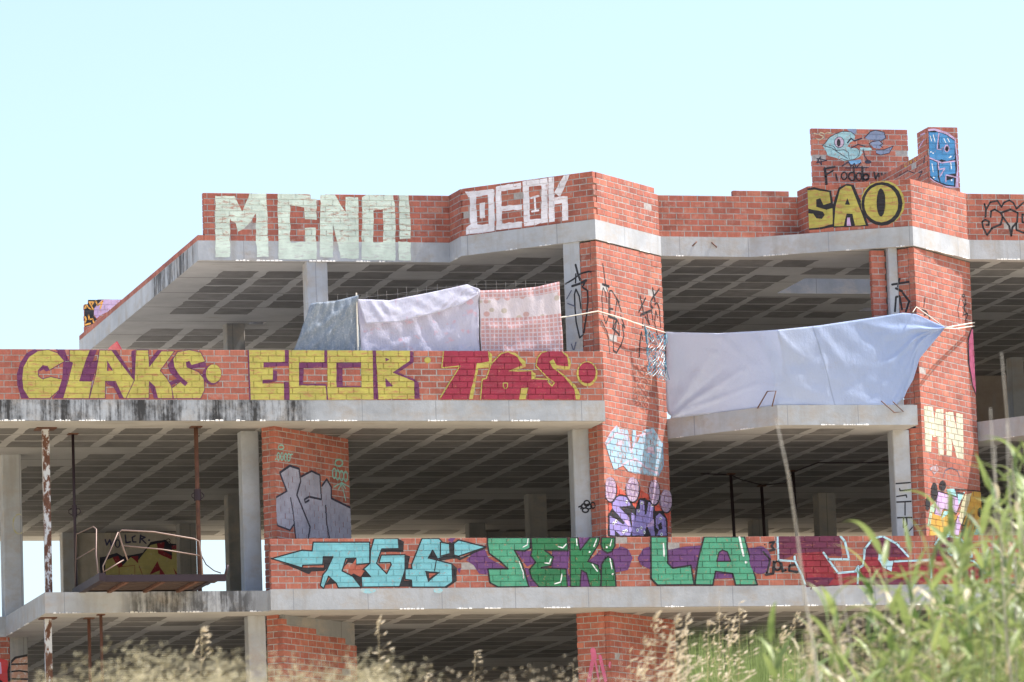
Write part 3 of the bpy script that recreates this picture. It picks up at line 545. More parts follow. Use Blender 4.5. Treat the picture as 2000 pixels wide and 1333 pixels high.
  ('yellow',0,[9.107,0.805,9.173,0.745,9.164,0.624,9.136,0.537,8.938,0.52,8.83,0.021,8.769,0.021,8.919,0.603,9.122,0.63]),
  ('yellow',0.017,[8.375,0.802,8.334,0.526,8.636,0.556,8.298,0.051]),
 ]),
 ('M1','painted_letter','crimson letter G with yellow edge',[
  ('crimson',0,[9.07,0.354,9.14,0.541,9.252,0.708,9.425,0.792,9.593,0.709,9.678,0.574,9.457,0.484,9.819,0.47,9.81,0.216,9.66,0.199,9.611,0.018,8.97,0.017,9.006,0.343]),
  ('yellow',0,[9.404,0.8,9.553,0.782,9.729,0.626,9.726,0.547,9.542,0.472,9.436,0.475,9.678,0.574,9.593,0.705]),
  ('yellow',0.018,[8.957,0.017,8.998,0.343,9.062,0.354,9.155,0.593,9.329,0.766,9.468,0.796]),
  ('yellow',0,[9.819,0.477,9.886,0.439,9.883,0.352,9.819,0.352]),
  ('yellow',0,[9.639,0.199,9.75,0.214,9.709,0.019,9.601,0.018]),
  ('yellow',0.015,[9.344,0.282,9.416,0.282,9.41,0.213,9.375,0.188,9.342,0.219,9.344,0.282]),
  ('yellow',0.015,[9.542,0.476,9.832,0.485,9.814,0.21]),
 ]),
 ('M1','painted_letter','crimson letter S with yellow edge',[
  ('crimson',0,[9.909,0.596,9.957,0.748,10.109,0.809,10.323,0.81,10.426,0.712,10.451,0.524,10.227,0.534,10.188,0.649,10.145,0.634,10.163,0.544,10.371,0.374,10.536,0.191,10.561,0.02,9.729,0.019,9.767,0.21,9.814,0.341,10.049,0.346,10.148,0.232,10.196,0.273,10.009,0.419]),
  ('yellow',0,[10.323,0.81,10.432,0.754,10.482,0.608,10.457,0.499,10.237,0.517,10.383,0.399,10.548,0.249,10.622,0.087,10.608,0.016,10.544,0.016,10.525,0.187,10.35,0.395,10.173,0.53,10.13,0.634,10.189,0.674,10.241,0.578,10.442,0.556,10.422,0.712]),
  ('yellow',0.017,[10.109,0.809,10.001,0.781,9.923,0.689,9.899,0.564,10.093,0.361,10.197,0.294,10.152,0.232,10.095,0.294,10.103,0.344,9.836,0.356]),
 ]),
 ('M1','painted_dot','crimson dot ringed in yellow at the parapet end',[
  ('yellow',0,[10.924,0.438,10.913,0.375,10.886,0.318,10.845,0.272,10.795,0.243,10.741,0.233,10.687,0.243,10.639,0.272,10.602,0.317,10.579,0.374,10.572,0.437,10.583,0.5,10.61,0.557,10.651,0.603,10.701,0.632,10.756,0.642,10.81,0.632,10.858,0.604,10.895,0.558,10.918,0.501]),
  ('crimson',0,[10.895,0.453,10.885,0.398,10.863,0.349,10.829,0.311,10.788,0.286,10.742,0.277,10.697,0.285,10.658,0.31,10.627,0.349,10.608,0.398,10.603,0.452,10.612,0.506,10.634,0.555,10.668,0.594,10.71,0.619,10.755,0.628,10.8,0.619,10.84,0.594,10.87,0.556,10.889,0.507]),
 ]),
 ('PL','painted_mural','silver grey bubble lettering',[
  ('silver',0,[0.134,1.95,0.436,2.089,0.709,2.063,0.745,1.867,0.633,1.659,0.796,1.959,1.077,2.058,1.329,2.018,1.36,1.72,1.441,1.928,1.559,1.963,1.669,1.847,1.66,1.67,1.891,1.614,2.255,1.564,2.246,1.059,0.559,0.928,0.501,1.127,0.383,1.043,0.023,1.089,-0.093,1.301,-0.023,1.529,0.324,1.67,0.196,1.845]),
  ('navy',0.037,[0.324,1.67,0.134,1.95,0.436,2.089,0.709,2.063,0.745,1.867,0.623,1.633,0.992,1.141,0.928,0.966]),
  ('navy',0.03,[0.324,1.67,-0.023,1.529,-0.093,1.301,0.023,1.089,0.383,1.043,0.516,1.153]),
  ('navy',0.03,[0.432,1.567,0.49,1.349,0.55,0.932]),
  ('navy',0.035,[0.772,1.944,1.077,2.058,1.329,2.018,1.355,1.62,0.986,1.634,0.845,1.577,0.865,1.529,0.983,1.576]),
  ('navy',0.035,[1.39,1.848,1.536,1.966,1.669,1.847,1.66,1.665,2.255,1.556]),
  ('navy',0.035,[1.475,1.529,1.497,1.231,1.559,1.005]),
 ]),
 ('PL','painted_tag','thin turquoise handwriting',[
  ('teal',0.023,[0.142,2.211,0.137,2.185,0.125,2.163,0.108,2.15,0.089,2.149,0.074,2.159,0.063,2.178,0.06,2.204,0.066,2.23,0.078,2.252,0.095,2.265,0.113,2.267,0.129,2.257,0.14,2.237,0.142,2.211]),
  ('teal',0.023,[0.247,2.221,0.242,2.195,0.229,2.173,0.212,2.16,0.194,2.158,0.178,2.168,0.168,2.188,0.165,2.213,0.171,2.24,0.183,2.262,0.2,2.275,0.218,2.276,0.234,2.266,0.244,2.246,0.247,2.221]),
  ('teal',0.023,[0.356,2.218,0.351,2.192,0.338,2.17,0.321,2.157,0.303,2.155,0.287,2.165,0.277,2.185,0.274,2.211,0.279,2.237,0.292,2.259,0.309,2.272,0.327,2.274,0.343,2.264,0.353,2.244,0.356,2.218]),
  ('teal',0.023,[0.448,2.227,0.442,2.2,0.43,2.178,0.413,2.165,0.394,2.164,0.379,2.174,0.368,2.194,0.365,2.219,0.371,2.245,0.383,2.267,0.4,2.28,0.419,2.282,0.435,2.272,0.445,2.252,0.448,2.227]),
  ('teal',0.022,[-0.024,2.134,0.031,2.164]),
  ('teal',0.023,[0.268,2.372,0.26,2.356,0.236,2.342,0.203,2.332,0.166,2.328,0.134,2.332,0.112,2.342,0.104,2.357,0.113,2.372,0.137,2.387,0.17,2.396,0.206,2.4,0.239,2.396,0.261,2.386,0.268,2.372]),
  ('teal',0.023,[0.445,2.264,0.519,2.28]),
  ('teal',0.027,[1.827,2.087,1.819,2.051,1.801,2.022,1.775,2.004,1.748,2.001,1.725,2.015,1.709,2.042,1.705,2.076,1.713,2.112,1.731,2.141,1.757,2.159,1.784,2.162,1.808,2.148,1.823,2.122,1.827,2.087]),
  ('teal',0.028,[1.93,2.071,1.922,2.035,1.903,2.005,1.878,1.988,1.85,1.985,1.827,1.999,1.811,2.025,1.807,2.06,1.815,2.096,1.834,2.125,1.859,2.143,1.886,2.146,1.91,2.132,1.925,2.105,1.93,2.071]),
  ('teal',0.027,[2.047,2.068,2.039,2.033,2.02,2.003,1.995,1.985,1.968,1.983,1.944,1.996,1.928,2.023,1.924,2.058,1.932,2.093,1.951,2.123,1.976,2.141,2.004,2.143,2.027,2.13,2.043,2.103,2.047,2.068]),
  ('teal',0.028,[2.174,2.067,2.166,2.031,2.147,2.001,2.122,1.984,2.095,1.981,2.071,1.995,2.055,2.021,2.051,2.056,2.059,2.092,2.078,2.122,2.103,2.139,2.131,2.142,2.154,2.128,2.17,2.102,2.174,2.067]),
  ('teal',0.027,[2.04,2.277,2.026,2.252,1.991,2.229,1.941,2.214,1.887,2.209,1.838,2.216,1.805,2.232,1.794,2.255,1.808,2.28,1.843,2.303,1.892,2.318,1.947,2.323,1.996,2.317,2.029,2.3,2.04,2.277]),
  ('teal',0.019,[1.74,1.853,1.979,1.949,2.226,1.895]),
  ('teal',0.019,[1.979,1.944,2.091,1.661]),
  ('teal',0.023,[1.879,1.827,1.988,1.937,2.092,1.858]),
 ]),
 ('L1','painted_letter','turquoise letter T with arrow tip and black outline',[
  ('black',0,[0.168,0.422,0.526,0.347,0.863,0.345,0.868,0.521,1.055,0.52,0.988,0.373,0.861,0.288,0.661,0.277,0.623,0.238]),
  ('black',0,[1.148,0.286,1.267,0.494,1.392,0.493,1.389,0.395,1.265,0.42]),
  ('black',0,[1.309,0.224,1.512,0.321,1.621,0.198,1.47,0.174,1.452,-0.017,1.381,0.126]),
  ('turq',0,[0.021,0.489,0.522,0.621,0.683,0.607,0.705,0.747,1.625,0.742,1.615,0.406,1.389,0.383,1.392,0.488,1.229,0.482,1.161,0.286,1.333,0.199,1.465,0.022,1.09,0.018,1.06,0.091,0.938,0.202,0.853,0.007,0.8,0.056,0.847,0.227,0.911,0.3,1.017,0.513,0.863,0.513,0.852,0.386,0.527,0.381,0.514,0.339]),
  ('black',0.022,[0.021,0.489,0.522,0.621,0.683,0.607,0.705,0.747,1.625,0.742,1.615,0.406,1.389,0.383,1.392,0.488,1.229,0.482,1.161,0.286,1.333,0.199,1.465,0.022,1.09,0.018,1.06,0.091,0.938,0.202,0.853,0.007,0.8,0.056,0.847,0.227,0.911,0.3,1.017,0.513,0.863,0.513,0.852,0.386,0.527,0.381,0.514,0.339,0.021,0.489]),
  ('brickp',0,[1.261,0.298,1.392,0.481,1.388,0.358,1.523,0.284,1.458,0.186]),
  ('black',0,[0.879,0.061,0.957,0.165,1.06,0.089]),
 ]),
 ('L1','painted_letter','turquoise letter G with black outline',[
  ('black',0,[2.091,0.799,2.183,0.747,2.172,0.582,1.796,0.584,1.797,0.638]),
  ('black',0,[2.184,0.543,2.276,0.513,2.239,0.311,2.177,0.312]),
  ('black',0,[2.1,0.293,2.183,0.28,2.171,0.125,2.296,0.124,2.293,0.021,2.067,0.03]),
  ('turq',0,[1.633,0.602,1.697,0.801,2.091,0.799,2.099,0.637,1.817,0.633,1.727,0.405,1.885,0.235,1.965,0.379,1.954,0.416,1.765,0.412,1.807,0.535,2.196,0.538,2.188,0.292,2.092,0.03,1.478,0.027,1.47,0.194,1.621,0.193,1.512,0.316,1.62,0.406]),
  ('black',0.022,[1.633,0.602,1.697,0.801,2.091,0.799,2.099,0.637,1.817,0.633,1.727,0.405,1.885,0.235,1.965,0.379,1.954,0.416,1.765,0.412,1.807,0.535,2.196,0.538,2.188,0.292,2.092,0.03,1.478,0.027,1.47,0.194,1.621,0.193,1.512,0.316,1.62,0.406,1.633,0.602]),
 ]),
 ('L1','painted_letter','turquoise letter S with arrow and black outline',[
  ('black',0,[2.96,0.391,3.041,0.316,3.027,0.109,2.859,-0,2.822,0.013,2.958,0.103]),
  ('black',0,[2.921,0.731,3.01,0.743,3.009,0.563,3.103,0.52,3.089,0.471,2.976,0.472,2.773,0.441,2.728,0.473,2.94,0.543]),
  ('turq',0,[2.297,0.377,2.481,0.797,2.759,0.796,2.82,0.731,2.92,0.694,2.94,0.546,2.728,0.466,2.652,0.609,2.577,0.486,2.96,0.386,2.963,0.095,2.834,0.017,2.293,0.021,2.289,0.132,2.184,0.145,2.189,0.312,2.302,0.316]),
  ('black',0.022,[2.297,0.377,2.481,0.797,2.759,0.796,2.82,0.731,2.92,0.694,2.94,0.546,2.728,0.466,2.652,0.609,2.577,0.486,2.96,0.386,2.963,0.095,2.834,0.017,2.293,0.021,2.289,0.132,2.184,0.145,2.189,0.312,2.302,0.316,2.297,0.377]),
  ('black',0,[2.515,0.283,2.761,0.251,2.56,0.098]),
  ('brickp',0,[2.577,0.24,2.695,0.235,2.582,0.162]),
  ('black',0.017,[2.702,0.436,2.671,0.277]),
  ('black',0,[2.647,0.621,2.567,0.474,2.635,0.486,2.735,0.456]),
 ]),
 ('L1','painted_arrow','turquoise arrow tip with black outline',[
  ('black',0,[2.774,0.497,2.983,0.548,3.062,0.553,3.09,0.48,3.451,0.629,3.541,0.647,3.47,0.603,3.089,0.445,3.011,0.49,2.773,0.453]),
  ('turq',0,[2.782,0.736,2.929,0.712,2.934,0.554,2.774,0.511]),
  ('black',0.019,[2.782,0.736,2.929,0.712,2.934,0.554,2.774,0.511,2.782,0.736]),
  ('turq',0,[2.998,0.712,3.079,0.769,3.531,0.655,3.071,0.509,2.996,0.529]),
  ('black',0.021,[2.998,0.712,3.079,0.769,3.531,0.655,3.071,0.509,2.996,0.529,2.998,0.712]),
 ]),
 ('L1','painted_backdrop','purple cloud behind the green letters',[
  ('violet',0,[3.197,0.441,3.29,0.537,3.511,0.622,3.565,0.477,3.857,0.302,3.536,0.207,3.398,0.227,3.323,0.363]),
 ]),
 ('L1','painted_backdrop','purple cloud behind the green letters',[
  ('violet',0,[4.006,0.6,4.285,0.58,4.358,0.395,4.196,0.338,4.12,0.435]),
 ]),
 ('L1','painted_backdrop','purple cloud behind the green letters',[
  ('violet',0,[4.624,0.587,4.904,0.586,4.883,0.295,4.604,0.307]),
 ]),
 ('L1','painted_backdrop','purple cloud behind the green letters',[
  ('violet',0,[5.072,0.802,5.272,0.801,5.084,0.595]),
 ]),
 ('L1','painted_backdrop','purple cloud behind the green letters',[
  ('violet',0,[5.217,0.409,5.425,0.593,5.626,0.601,5.768,0.649,5.887,0.61,5.962,0.463,5.874,0.269,5.672,0.232,5.414,0.311]),
 ]),
 ('L1','painted_backdrop','purple cloud behind the green letters',[
  ('violet',0,[6.043,0.463,6.149,0.618,6.272,0.647,6.259,0.316,6.138,0.326]),
 ]),
 ('L1','painted_backdrop','purple cloud behind the green letters',[
  ('violet',0,[5.053,0.284,5.172,0.264,5.243,0.006,5.043,0.007]),
 ]),
 ('L1','painted_backdrop','purple cloud behind the green letters',[
  ('violet',0,[3.044,0.307,3.104,0.326,3.081,0.229]),
 ]),
 ('L1','painted_backdrop','purple cloud behind the green letters',[
  ('violet',0,[2.901,0.77,2.962,0.812,3.041,0.812,2.969,0.722]),
 ]),
 ('L1','painted_backdrop','purple cloud behind the green letters',[
  ('violet',0,[4.156,0.319,4.275,0.299,4.854,0.315,4.923,0.014,4.225,0.019]),
 ]),
 ('L1','painted_letter','sea green letter S with black outline',[
  ('sea',0,[3.553,0.709,3.56,0.808,4.263,0.804,4.267,0.638,4.165,0.586,3.997,0.6,4.118,0.377,4.215,0.013,3.708,0.009,3.575,0.082,3.549,0.304,3.881,0.301,3.762,0.418,3.578,0.551]),
  ('black',0.027,[3.553,0.709,3.56,0.808,4.263,0.804,4.267,0.638,4.165,0.586,3.997,0.6,4.118,0.377,4.215,0.013,3.708,0.009,3.575,0.082,3.549,0.304,3.881,0.301,3.762,0.418,3.578,0.551,3.553,0.709]),
  ('whitep',0.015,[4.228,0.783,4.213,0.686,4.138,0.648]),
  ('whitep',0.017,[4.07,0.416,4.129,0.242,4.134,0.145]),
 ]),
 ('L1','painted_letter','dark green letter E with black outline',[
  ('green',0,[4.289,0.599,4.276,0.804,4.891,0.801,4.888,0.586,4.5,0.592,4.64,0.49,4.595,0.351,4.431,0.317,4.843,0.292,4.853,0.005,4.384,0.008,4.269,0.144,4.228,0.28,4.342,0.405,4.266,0.512]),
  ('black',0.025,[4.289,0.599,4.276,0.804,4.891,0.801,4.888,0.586,4.5,0.592,4.64,0.49,4.595,0.351,4.431,0.317,4.843,0.292,4.853,0.005,4.384,0.008,4.269,0.144,4.228,0.28,4.342,0.405,4.266,0.512,4.289,0.599]),
  ('whitep',0.018,[4.858,0.693,4.801,0.635,4.726,0.655]),
  ('whitep',0.018,[4.595,0.456,4.567,0.384,4.493,0.394]),
  ('whitep',0.018,[4.77,0.209,4.746,0.083,4.641,0.055]),
 ]),
 ('L1','painted_letter','dark green letter K with black outline',[
  ('green',0,[4.923,0.801,5.052,0.8,5.088,0.595,5.262,0.799,5.422,0.799,5.392,0.68,5.208,0.413,5.376,0.35,5.425,0.175,5.399,0.001,5.232,0.002,5.181,0.225,5.096,0.274,5.062,0.003,4.907,0.014]),
  ('black',0.023,[4.923,0.801,5.052,0.8,5.088,0.595,5.262,0.799,5.422,0.799,5.392,0.68,5.208,0.413,5.376,0.35,5.425,0.175,5.399,0.001,5.232,0.002,5.181,0.225,5.096,0.274,5.062,0.003,4.907,0.014,4.923,0.801]),
  ('whitep',0.017,[5.031,0.779,5.039,0.672]),
  ('whitep',0.018,[5.375,0.778,5.317,0.652]),
  ('whitep',0.017,[5.28,0.366,5.362,0.253]),
  ('whitep',0,[5.259,0.564,5.257,0.557,5.251,0.551,5.243,0.549,5.235,0.551,5.229,0.557,5.227,0.565,5.23,0.572,5.236,0.578,5.244,0.58,5.252,0.578,5.257,0.572]),
 ]),
 ('L1','painted_letter','dark green letter i with black outline',[
  ('green',0,[5.436,0.36,5.489,0.447,5.551,0.489,5.624,0.436,5.653,0.271,5.663,-0.001,5.413,0.001]),
  ('black',0.024,[5.436,0.36,5.489,0.447,5.551,0.489,5.624,0.436,5.653,0.271,5.663,-0.001,5.413,0.001,5.436,0.36]),
  ('green',0,[5.452,0.799,5.677,0.797,5.668,0.659,5.615,0.572,5.543,0.547,5.465,0.592,5.438,0.68]),
  ('black',0.024,[5.452,0.799,5.677,0.797,5.668,0.659,5.615,0.572,5.543,0.547,5.465,0.592,5.438,0.68,5.452,0.799]),
  ('whitep',0.018,[5.58,0.456,5.606,0.291]),
  ('whitep',0.018,[5.624,0.767,5.588,0.66]),
  ('whitep',0,[5.547,0.641,5.544,0.633,5.538,0.627,5.53,0.625,5.522,0.627,5.517,0.633,5.515,0.641,5.517,0.649,5.523,0.654,5.531,0.656,5.539,0.654,5.545,0.648]),
  ('whitep',0,[5.631,0.203,5.628,0.195,5.622,0.19,5.614,0.188,5.606,0.19,5.601,0.196,5.599,0.203,5.601,0.211,5.607,0.217,5.615,0.219,5.623,0.217,5.629,0.211]),
 ]),
 ('L1','painted_backdrop','purple cloud behind the letters L and A',[
  ('violet',0,[6.049,0.444,6.171,0.622,6.27,0.644,6.255,0.275,6.091,0.354]),
 ]),
 ('L1','painted_backdrop','purple patch between the letters L and A',[
  ('violet',0,[6.541,0.586,6.845,0.641,7.126,0.657,6.993,0.248,6.926,0.338,6.623,0.295,6.544,0.362]),
 ]),
 ('L1','painted_backdrop','purple patch between the legs of the A',[
  ('violet',0,[7.29,0.122,7.319,0.245,7.633,0.221,7.664,0.12]),
 ]),
 ('L1','painted_backdrop','purple patch right of the A',[
  ('violet',0,[7.871,0.613,8.082,0.623,8.216,0.454,8.136,0.229,7.974,0.264]),
 ]),
 ('L1','painted_backdrop','purple patch right of the A',[
  ('violet',0,[7.348,0.391,7.403,0.593,7.566,0.581,7.616,0.39]),
 ]),
 ('L1','painted_letter','sea green letter L with black outline',[
  ('sea',0,[6.276,0.805,6.55,0.804,6.544,0.374,6.623,0.295,6.931,0.338,6.972,0.024,6.357,0.023,6.256,0.129]),
  ('black',0.029,[6.276,0.805,6.55,0.804,6.544,0.374,6.623,0.295,6.931,0.338,6.972,0.024,6.357,0.023,6.256,0.129,6.276,0.805]),
  ('whitep',0.029,[6.485,0.692,6.487,0.497]),
 ]),
 ('L1','painted_letter','sea green letter A with black outline',[
  ('sea',0,[7.173,0.801,7.851,0.798,8.038,0.012,7.671,0.014,7.632,0.199,7.342,0.239,7.286,0.017,6.984,0.023,7.059,0.438]),
  ('black',0.028,[7.173,0.801,7.851,0.798,8.038,0.012,7.671,0.014,7.632,0.199,7.342,0.239,7.286,0.017,6.984,0.023,7.059,0.438,7.173,0.801]),
  ('violet',0,[7.367,0.4,7.413,0.548,7.473,0.584,7.553,0.552,7.605,0.399]),
  ('black',0.022,[7.367,0.4,7.413,0.548,7.473,0.584,7.553,0.552,7.605,0.399,7.367,0.4]),
  ('whitep',0.03,[7.766,0.794,7.824,0.49]),
  ('whitep',0,[7.885,0.383,7.881,0.372,7.873,0.364,7.861,0.361,7.849,0.364,7.841,0.372,7.838,0.384,7.842,0.395,7.851,0.403,7.863,0.406,7.874,0.403,7.882,0.395]),
 ]),
 ('L1','painted_tag','small black handwriting',[
  ('violet',0,[8.288,0.413,8.276,0.344,8.247,0.281,8.204,0.231,8.152,0.199,8.094,0.188,8.038,0.2,7.988,0.232,7.949,0.283,7.926,0.346,7.92,0.415,7.932,0.485,7.96,0.548,8.003,0.598,8.056,0.63,8.113,0.641,8.17,0.629,8.22,0.597,8.258,0.546,8.282,0.483]),
  ('black',0.033,[8.282,0.701,8.36,0.713,8.305,0.642,8.359,0.585,8.277,0.568]),
  ('black',0,[8.204,0.667,8.202,0.661,8.197,0.657,8.191,0.655,8.184,0.657,8.18,0.661,8.178,0.667,8.18,0.673,8.185,0.678,8.192,0.679,8.198,0.678,8.203,0.673]),
  ('black',0.031,[8.591,0.732,8.499,0.683,8.612,0.621,8.52,0.567]),
  ('black',0.033,[8.451,0.321,8.444,0.289,8.427,0.264,8.404,0.25,8.379,0.25,8.357,0.264,8.342,0.29,8.338,0.322,8.345,0.354,8.362,0.38,8.385,0.394,8.41,0.394,8.432,0.379,8.446,0.353,8.451,0.321]),
  ('black',0.039,[8.191,0.176,8.32,0.199,8.333,0.388]),
  ('black',0.037,[8.46,0.363,8.48,0.228,8.532,0.252]),
  ('black',0.039,[8.703,0.337,8.6,0.325,8.583,0.239,8.731,0.219]),
  ('black',0.03,[8.161,0.549,8.271,0.426,8.21,0.205]),
 ]),
 ('L1','painted_letter','crimson letter T with pale blue edge',[
  ('plum',0,[8.433,0.814,9.47,0.809,9.499,0.468,9.262,0.469,9.188,0.544,8.736,0.521,8.644,0.473,8.424,0.413]),
  ('red2',0,[8.736,0.521,9.188,0.544,9.353,0.197,9.739,0.195,9.731,-0.002,8.855,0.004,8.837,0.176]),
  ('plum',0,[8.861,0.127,9.349,0.124,9.241,0.001,8.868,0.004]),
  ('iceb',0.033,[8.413,0.809,8.411,0.413,8.692,0.394,8.691,0.472]),
  ('iceb',0.03,[8.692,0.394,8.799,0.176,8.85,0.004]),
  ('iceb',0.033,[9.483,0.804,9.561,0.714,9.615,0.418,9.26,0.425,9.182,0.531,9.417,0.197,9.715,0.22,9.77,0.306,9.744,0.003]),
 ]),
 ('L1','painted_letter','crimson letter G with pale blue edge',[
  ('plum',0,[9.847,0.293,9.892,0.589,10.049,0.749,10.206,0.785,10.458,0.636,10.631,0.449,9.88,0.453]),
  ('red2',0,[9.854,0.453,10.631,0.449,10.343,0.384,11.006,0.405,11.005,0.1,10.792,-0.01,9.787,-0.003]),
  ('plum',0,[9.793,0.121,10.279,0.117,10.794,0.04,10.792,-0.01,9.787,-0.003]),
  ('iceb',0.035,[9.782,0.281,9.853,0.318,9.892,0.589,10.036,0.757,10.206,0.795,10.435,0.68,10.632,0.461]),
  ('iceb',0,[10.129,0.514,10.206,0.501,10.304,0.389,11.02,0.422,11.024,0.385,10.368,0.364,10.335,0.216,10.183,0.291,10.111,0.415]),
  ('iceb',0.03,[11.014,0.397,11.011,0.112]),
 ]),
 ('L1','painted_letter','crimson letter S with pale blue edge',[
  ('plum',0,[11.106,0.583,11.171,0.756,11.351,0.8,11.556,0.734,11.714,0.48,11.126,0.459]),
  ('red2',0,[11.126,0.459,11.714,0.48,11.91,0.206,11.964,-0.018,11.052,-0.012,11.036,0.211]),
  ('iceb',0.035,[11.104,0.657,11.179,0.756,11.351,0.795,11.544,0.754,11.728,0.505,11.72,0.443,11.453,0.482]),
  ('iceb',0.038,[11.477,0.543,11.468,0.513,11.447,0.489,11.417,0.476,11.384,0.476,11.356,0.49,11.337,0.514,11.331,0.544,11.339,0.574,11.361,0.598,11.391,0.612,11.423,0.612,11.452,0.598,11.471,0.574,11.477,0.543]),
  ('iceb',0.033,[11.464,0.444,11.748,0.38,11.948,0.181]),
 ]),
 ('SL','painted_overspray','purple overspray drips',[
  ('plum',0.021,[8.981,0.361,8.955,0.267]),
  ('plum',0,[8.861,0.362,9.756,0.36,9.623,0.331,8.88,0.299]),
  ('iceb',0.021,[10.767,0.39,10.695,0.275]),
 ]),
 ('SL','painted_overspray','turquoise overspray',[
  ('turqp',0,[1.709,0.305,1.702,0.289,1.684,0.274,1.656,0.262,1.621,0.255,1.582,0.252,1.544,0.255,1.509,0.263,1.482,0.275,1.464,0.29,1.459,0.307,1.465,0.324,1.483,0.339,1.512,0.35,1.547,0.358,1.585,0.36,1.624,0.357,1.659,0.349,1.686,0.337,1.703,0.322]),
  ('turqp',0,[2.802,0.292,2.798,0.279,2.786,0.266,2.769,0.257,2.748,0.251,2.725,0.249,2.701,0.251,2.681,0.257,2.664,0.267,2.654,0.28,2.651,0.293,2.655,0.307,2.666,0.319,2.683,0.329,2.704,0.335,2.728,0.337,2.751,0.335,2.772,0.328,2.788,0.318,2.799,0.306]),
 ]),
 ('P1s','painted_tag','tall looping black tag',[
  ('black',0.037,[-0.084,2.373,-0.05,2.231,-0.008,2.108]),
  ('black',0.028,[-0.096,2.076,-0.085,2.22]),
  ('black',0.028,[-0.288,2.077,-0.137,2.137,0.005,2.218,0.153,2.236,0.291,2.212,0.277,2.173]),
  ('black',0.04,[-0.163,2.027,-0.019,2.052,0.104,2.092]),
  ('black',0.03,[0.095,2.086,0.027,1.991,0.123,1.923,0.125,1.77,0.09,1.53,0.026,1.24]),
  ('black',0.028,[-0.01,1.639,-0.036,1.848,-0.092,1.969,-0.123,1.888,-0.123,1.644,-0.11,1.429,-0.055,1.161,0.007,1.204]),
  ('slate2',0.02,[-0.272,1.828,-0.179,1.955]),
  ('slate2',0.02,[-0.257,1.75,-0.121,1.689]),
  ('slate2',0.019,[-0.215,1.074,-0.184,0.98]),
  ('slate2',0.019,[-0.127,1.096,-0.167,0.978]),
 ]),
 ('C1','painted_tag','tall looping black tag',[
  ('black',0.037,[0.227,2.373,0.261,2.231,0.303,2.108]),
  ('black',0.028,[0.215,2.076,0.226,2.22]),
  ('black',0.028,[0.024,2.077,0.174,2.137,0.316,2.218,0.464,2.236,0.602,2.212,0.588,2.173]),
  ('black',0.04,[0.149,2.027,0.292,2.052,0.415,2.092]),
  ('black',0.03,[0.406,2.086,0.338,1.991,0.434,1.923,0.436,1.77,0.401,1.53,0.337,1.24]),
  ('black',0.028,[0.301,1.639,0.275,1.848,0.219,1.969,0.188,1.888,0.189,1.644,0.201,1.429,0.256,1.161,0.318,1.204]),
  ('slate2',0.02,[0.04,1.828,0.132,1.955]),
  ('slate2',0.02,[0.054,1.75,0.19,1.689]),
  ('slate2',0.019,[0.096,1.074,0.127,0.98]),
  ('slate2',0.019,[0.184,1.096,0.144,0.978]),
 ]),
 ('P1','painted_tag','tall black looping letters near the corner',[
  ('black',0.028,[0.205,5.389,0.242,5.226,0.274,5.069]),
  ('black',0.046,[0.18,5.05,0.388,5.035]),
  ('black',0.023,[0.3,5.011,0.369,4.905,0.344,4.566,0.24,4.401,0.156,4.514,0.132,4.816,0.192,4.998,0.263,4.923,0.298,4.774]),
  ('black',0.025,[0.38,4.509,0.405,4.97,0.483,4.979,0.658,4.846,0.769,4.668]),
  ('black',0.025,[0.631,4.813,0.476,4.39,0.676,4.248,0.675,4.45,0.603,4.519,0.484,4.368]),
  ('black',0.037,[0.342,4.535,0.603,4.516]),
  ('black',0.026,[0.748,4.596,0.874,4.408,0.783,4.447,0.833,4.276,0.727,4.112,0.561,3.961,0.455,3.983,0.47,4.183,0.601,4.488]),
  ('black',0.03,[0.367,4.668,0.491,4.674]),
  ('black',0.015,[0.089,4.438,0.276,4.268,0.327,3.916]),
  ('black',0.037,[0.628,4.858,0.703,4.821]),
  ('black',0.035,[0.451,4.349,0.653,4.28]),
 ]),
 ('P1','painted_tag','black scrawl near the outer edge',[
  ('black',0.033,[1.434,4.998,1.495,4.851,1.537,4.698]),
  ('black',0.03,[1.622,4.989,1.366,4.725]),
  ('black',0.037,[1.426,4.686,1.765,4.792]),
  ('black',0.027,[1.582,4.676,1.715,4.559,1.649,4.722]),
  ('black',0.021,[1.501,4.635,1.479,4.479]),
  ('black',0.03,[1.875,5.189,1.938,4.976]),
  ('black',0.032,[2.098,5.197,1.811,4.98,1.782,4.884,1.864,4.847]),
  ('black',0.021,[1.789,4.9,1.846,4.605]),
  ('black',0.025,[1.918,4.923,2.015,4.95,2.073,4.879,2.105,4.549]),
  ('black',0.022,[1.947,4.81,1.893,4.602,2.002,4.374]),
  ('black',0.022,[1.947,4.81,2.012,4.709]),
  ('black',0.028,[1.419,4.395,1.357,4.188,1.325,3.977]),
  ('black',0.02,[1.435,4.397,1.457,4.276]),
  ('black',0.025,[1.689,4.425,1.742,4.292]),
  ('black',0.025,[2.037,4.417,2.106,4.285]),
 ]),
 ('P1','painted_mural','pale blue cloud lettering',[
  ('paleblue',0,[0.052,2.418,0.249,2.607,0.467,2.753,0.555,2.693,0.834,2.708,0.896,2.473,0.924,2.35,1,2.735,1.092,2.721,1.123,2.517,1.376,2.759,1.711,2.825,2.001,2.587,2.006,2.23,1.839,2.031,1.413,2.016,1.038,2.006,0.806,2.02,0.627,2.107,0.319,2,0.175,2.225]),
  ('pinkpale',0.028,[0.095,2.388,0.434,2.624,0.782,2.623,0.915,2.35,1.132,2.633,1.658,2.751]),
  ('pinkpale',0.032,[0.58,2.103,0.819,2.192,1.056,2.248,1.422,2.132,1.842,2.066]),
  ('pinkpale',0.023,[0.052,2.418,0.249,2.607,0.466,2.741]),
  ('blue',0.021,[2.002,2.599,2.006,2.23,1.841,2.054]),
  ('pinkpale',0,[0.42,2.429,0.611,2.515,0.626,2.403]),
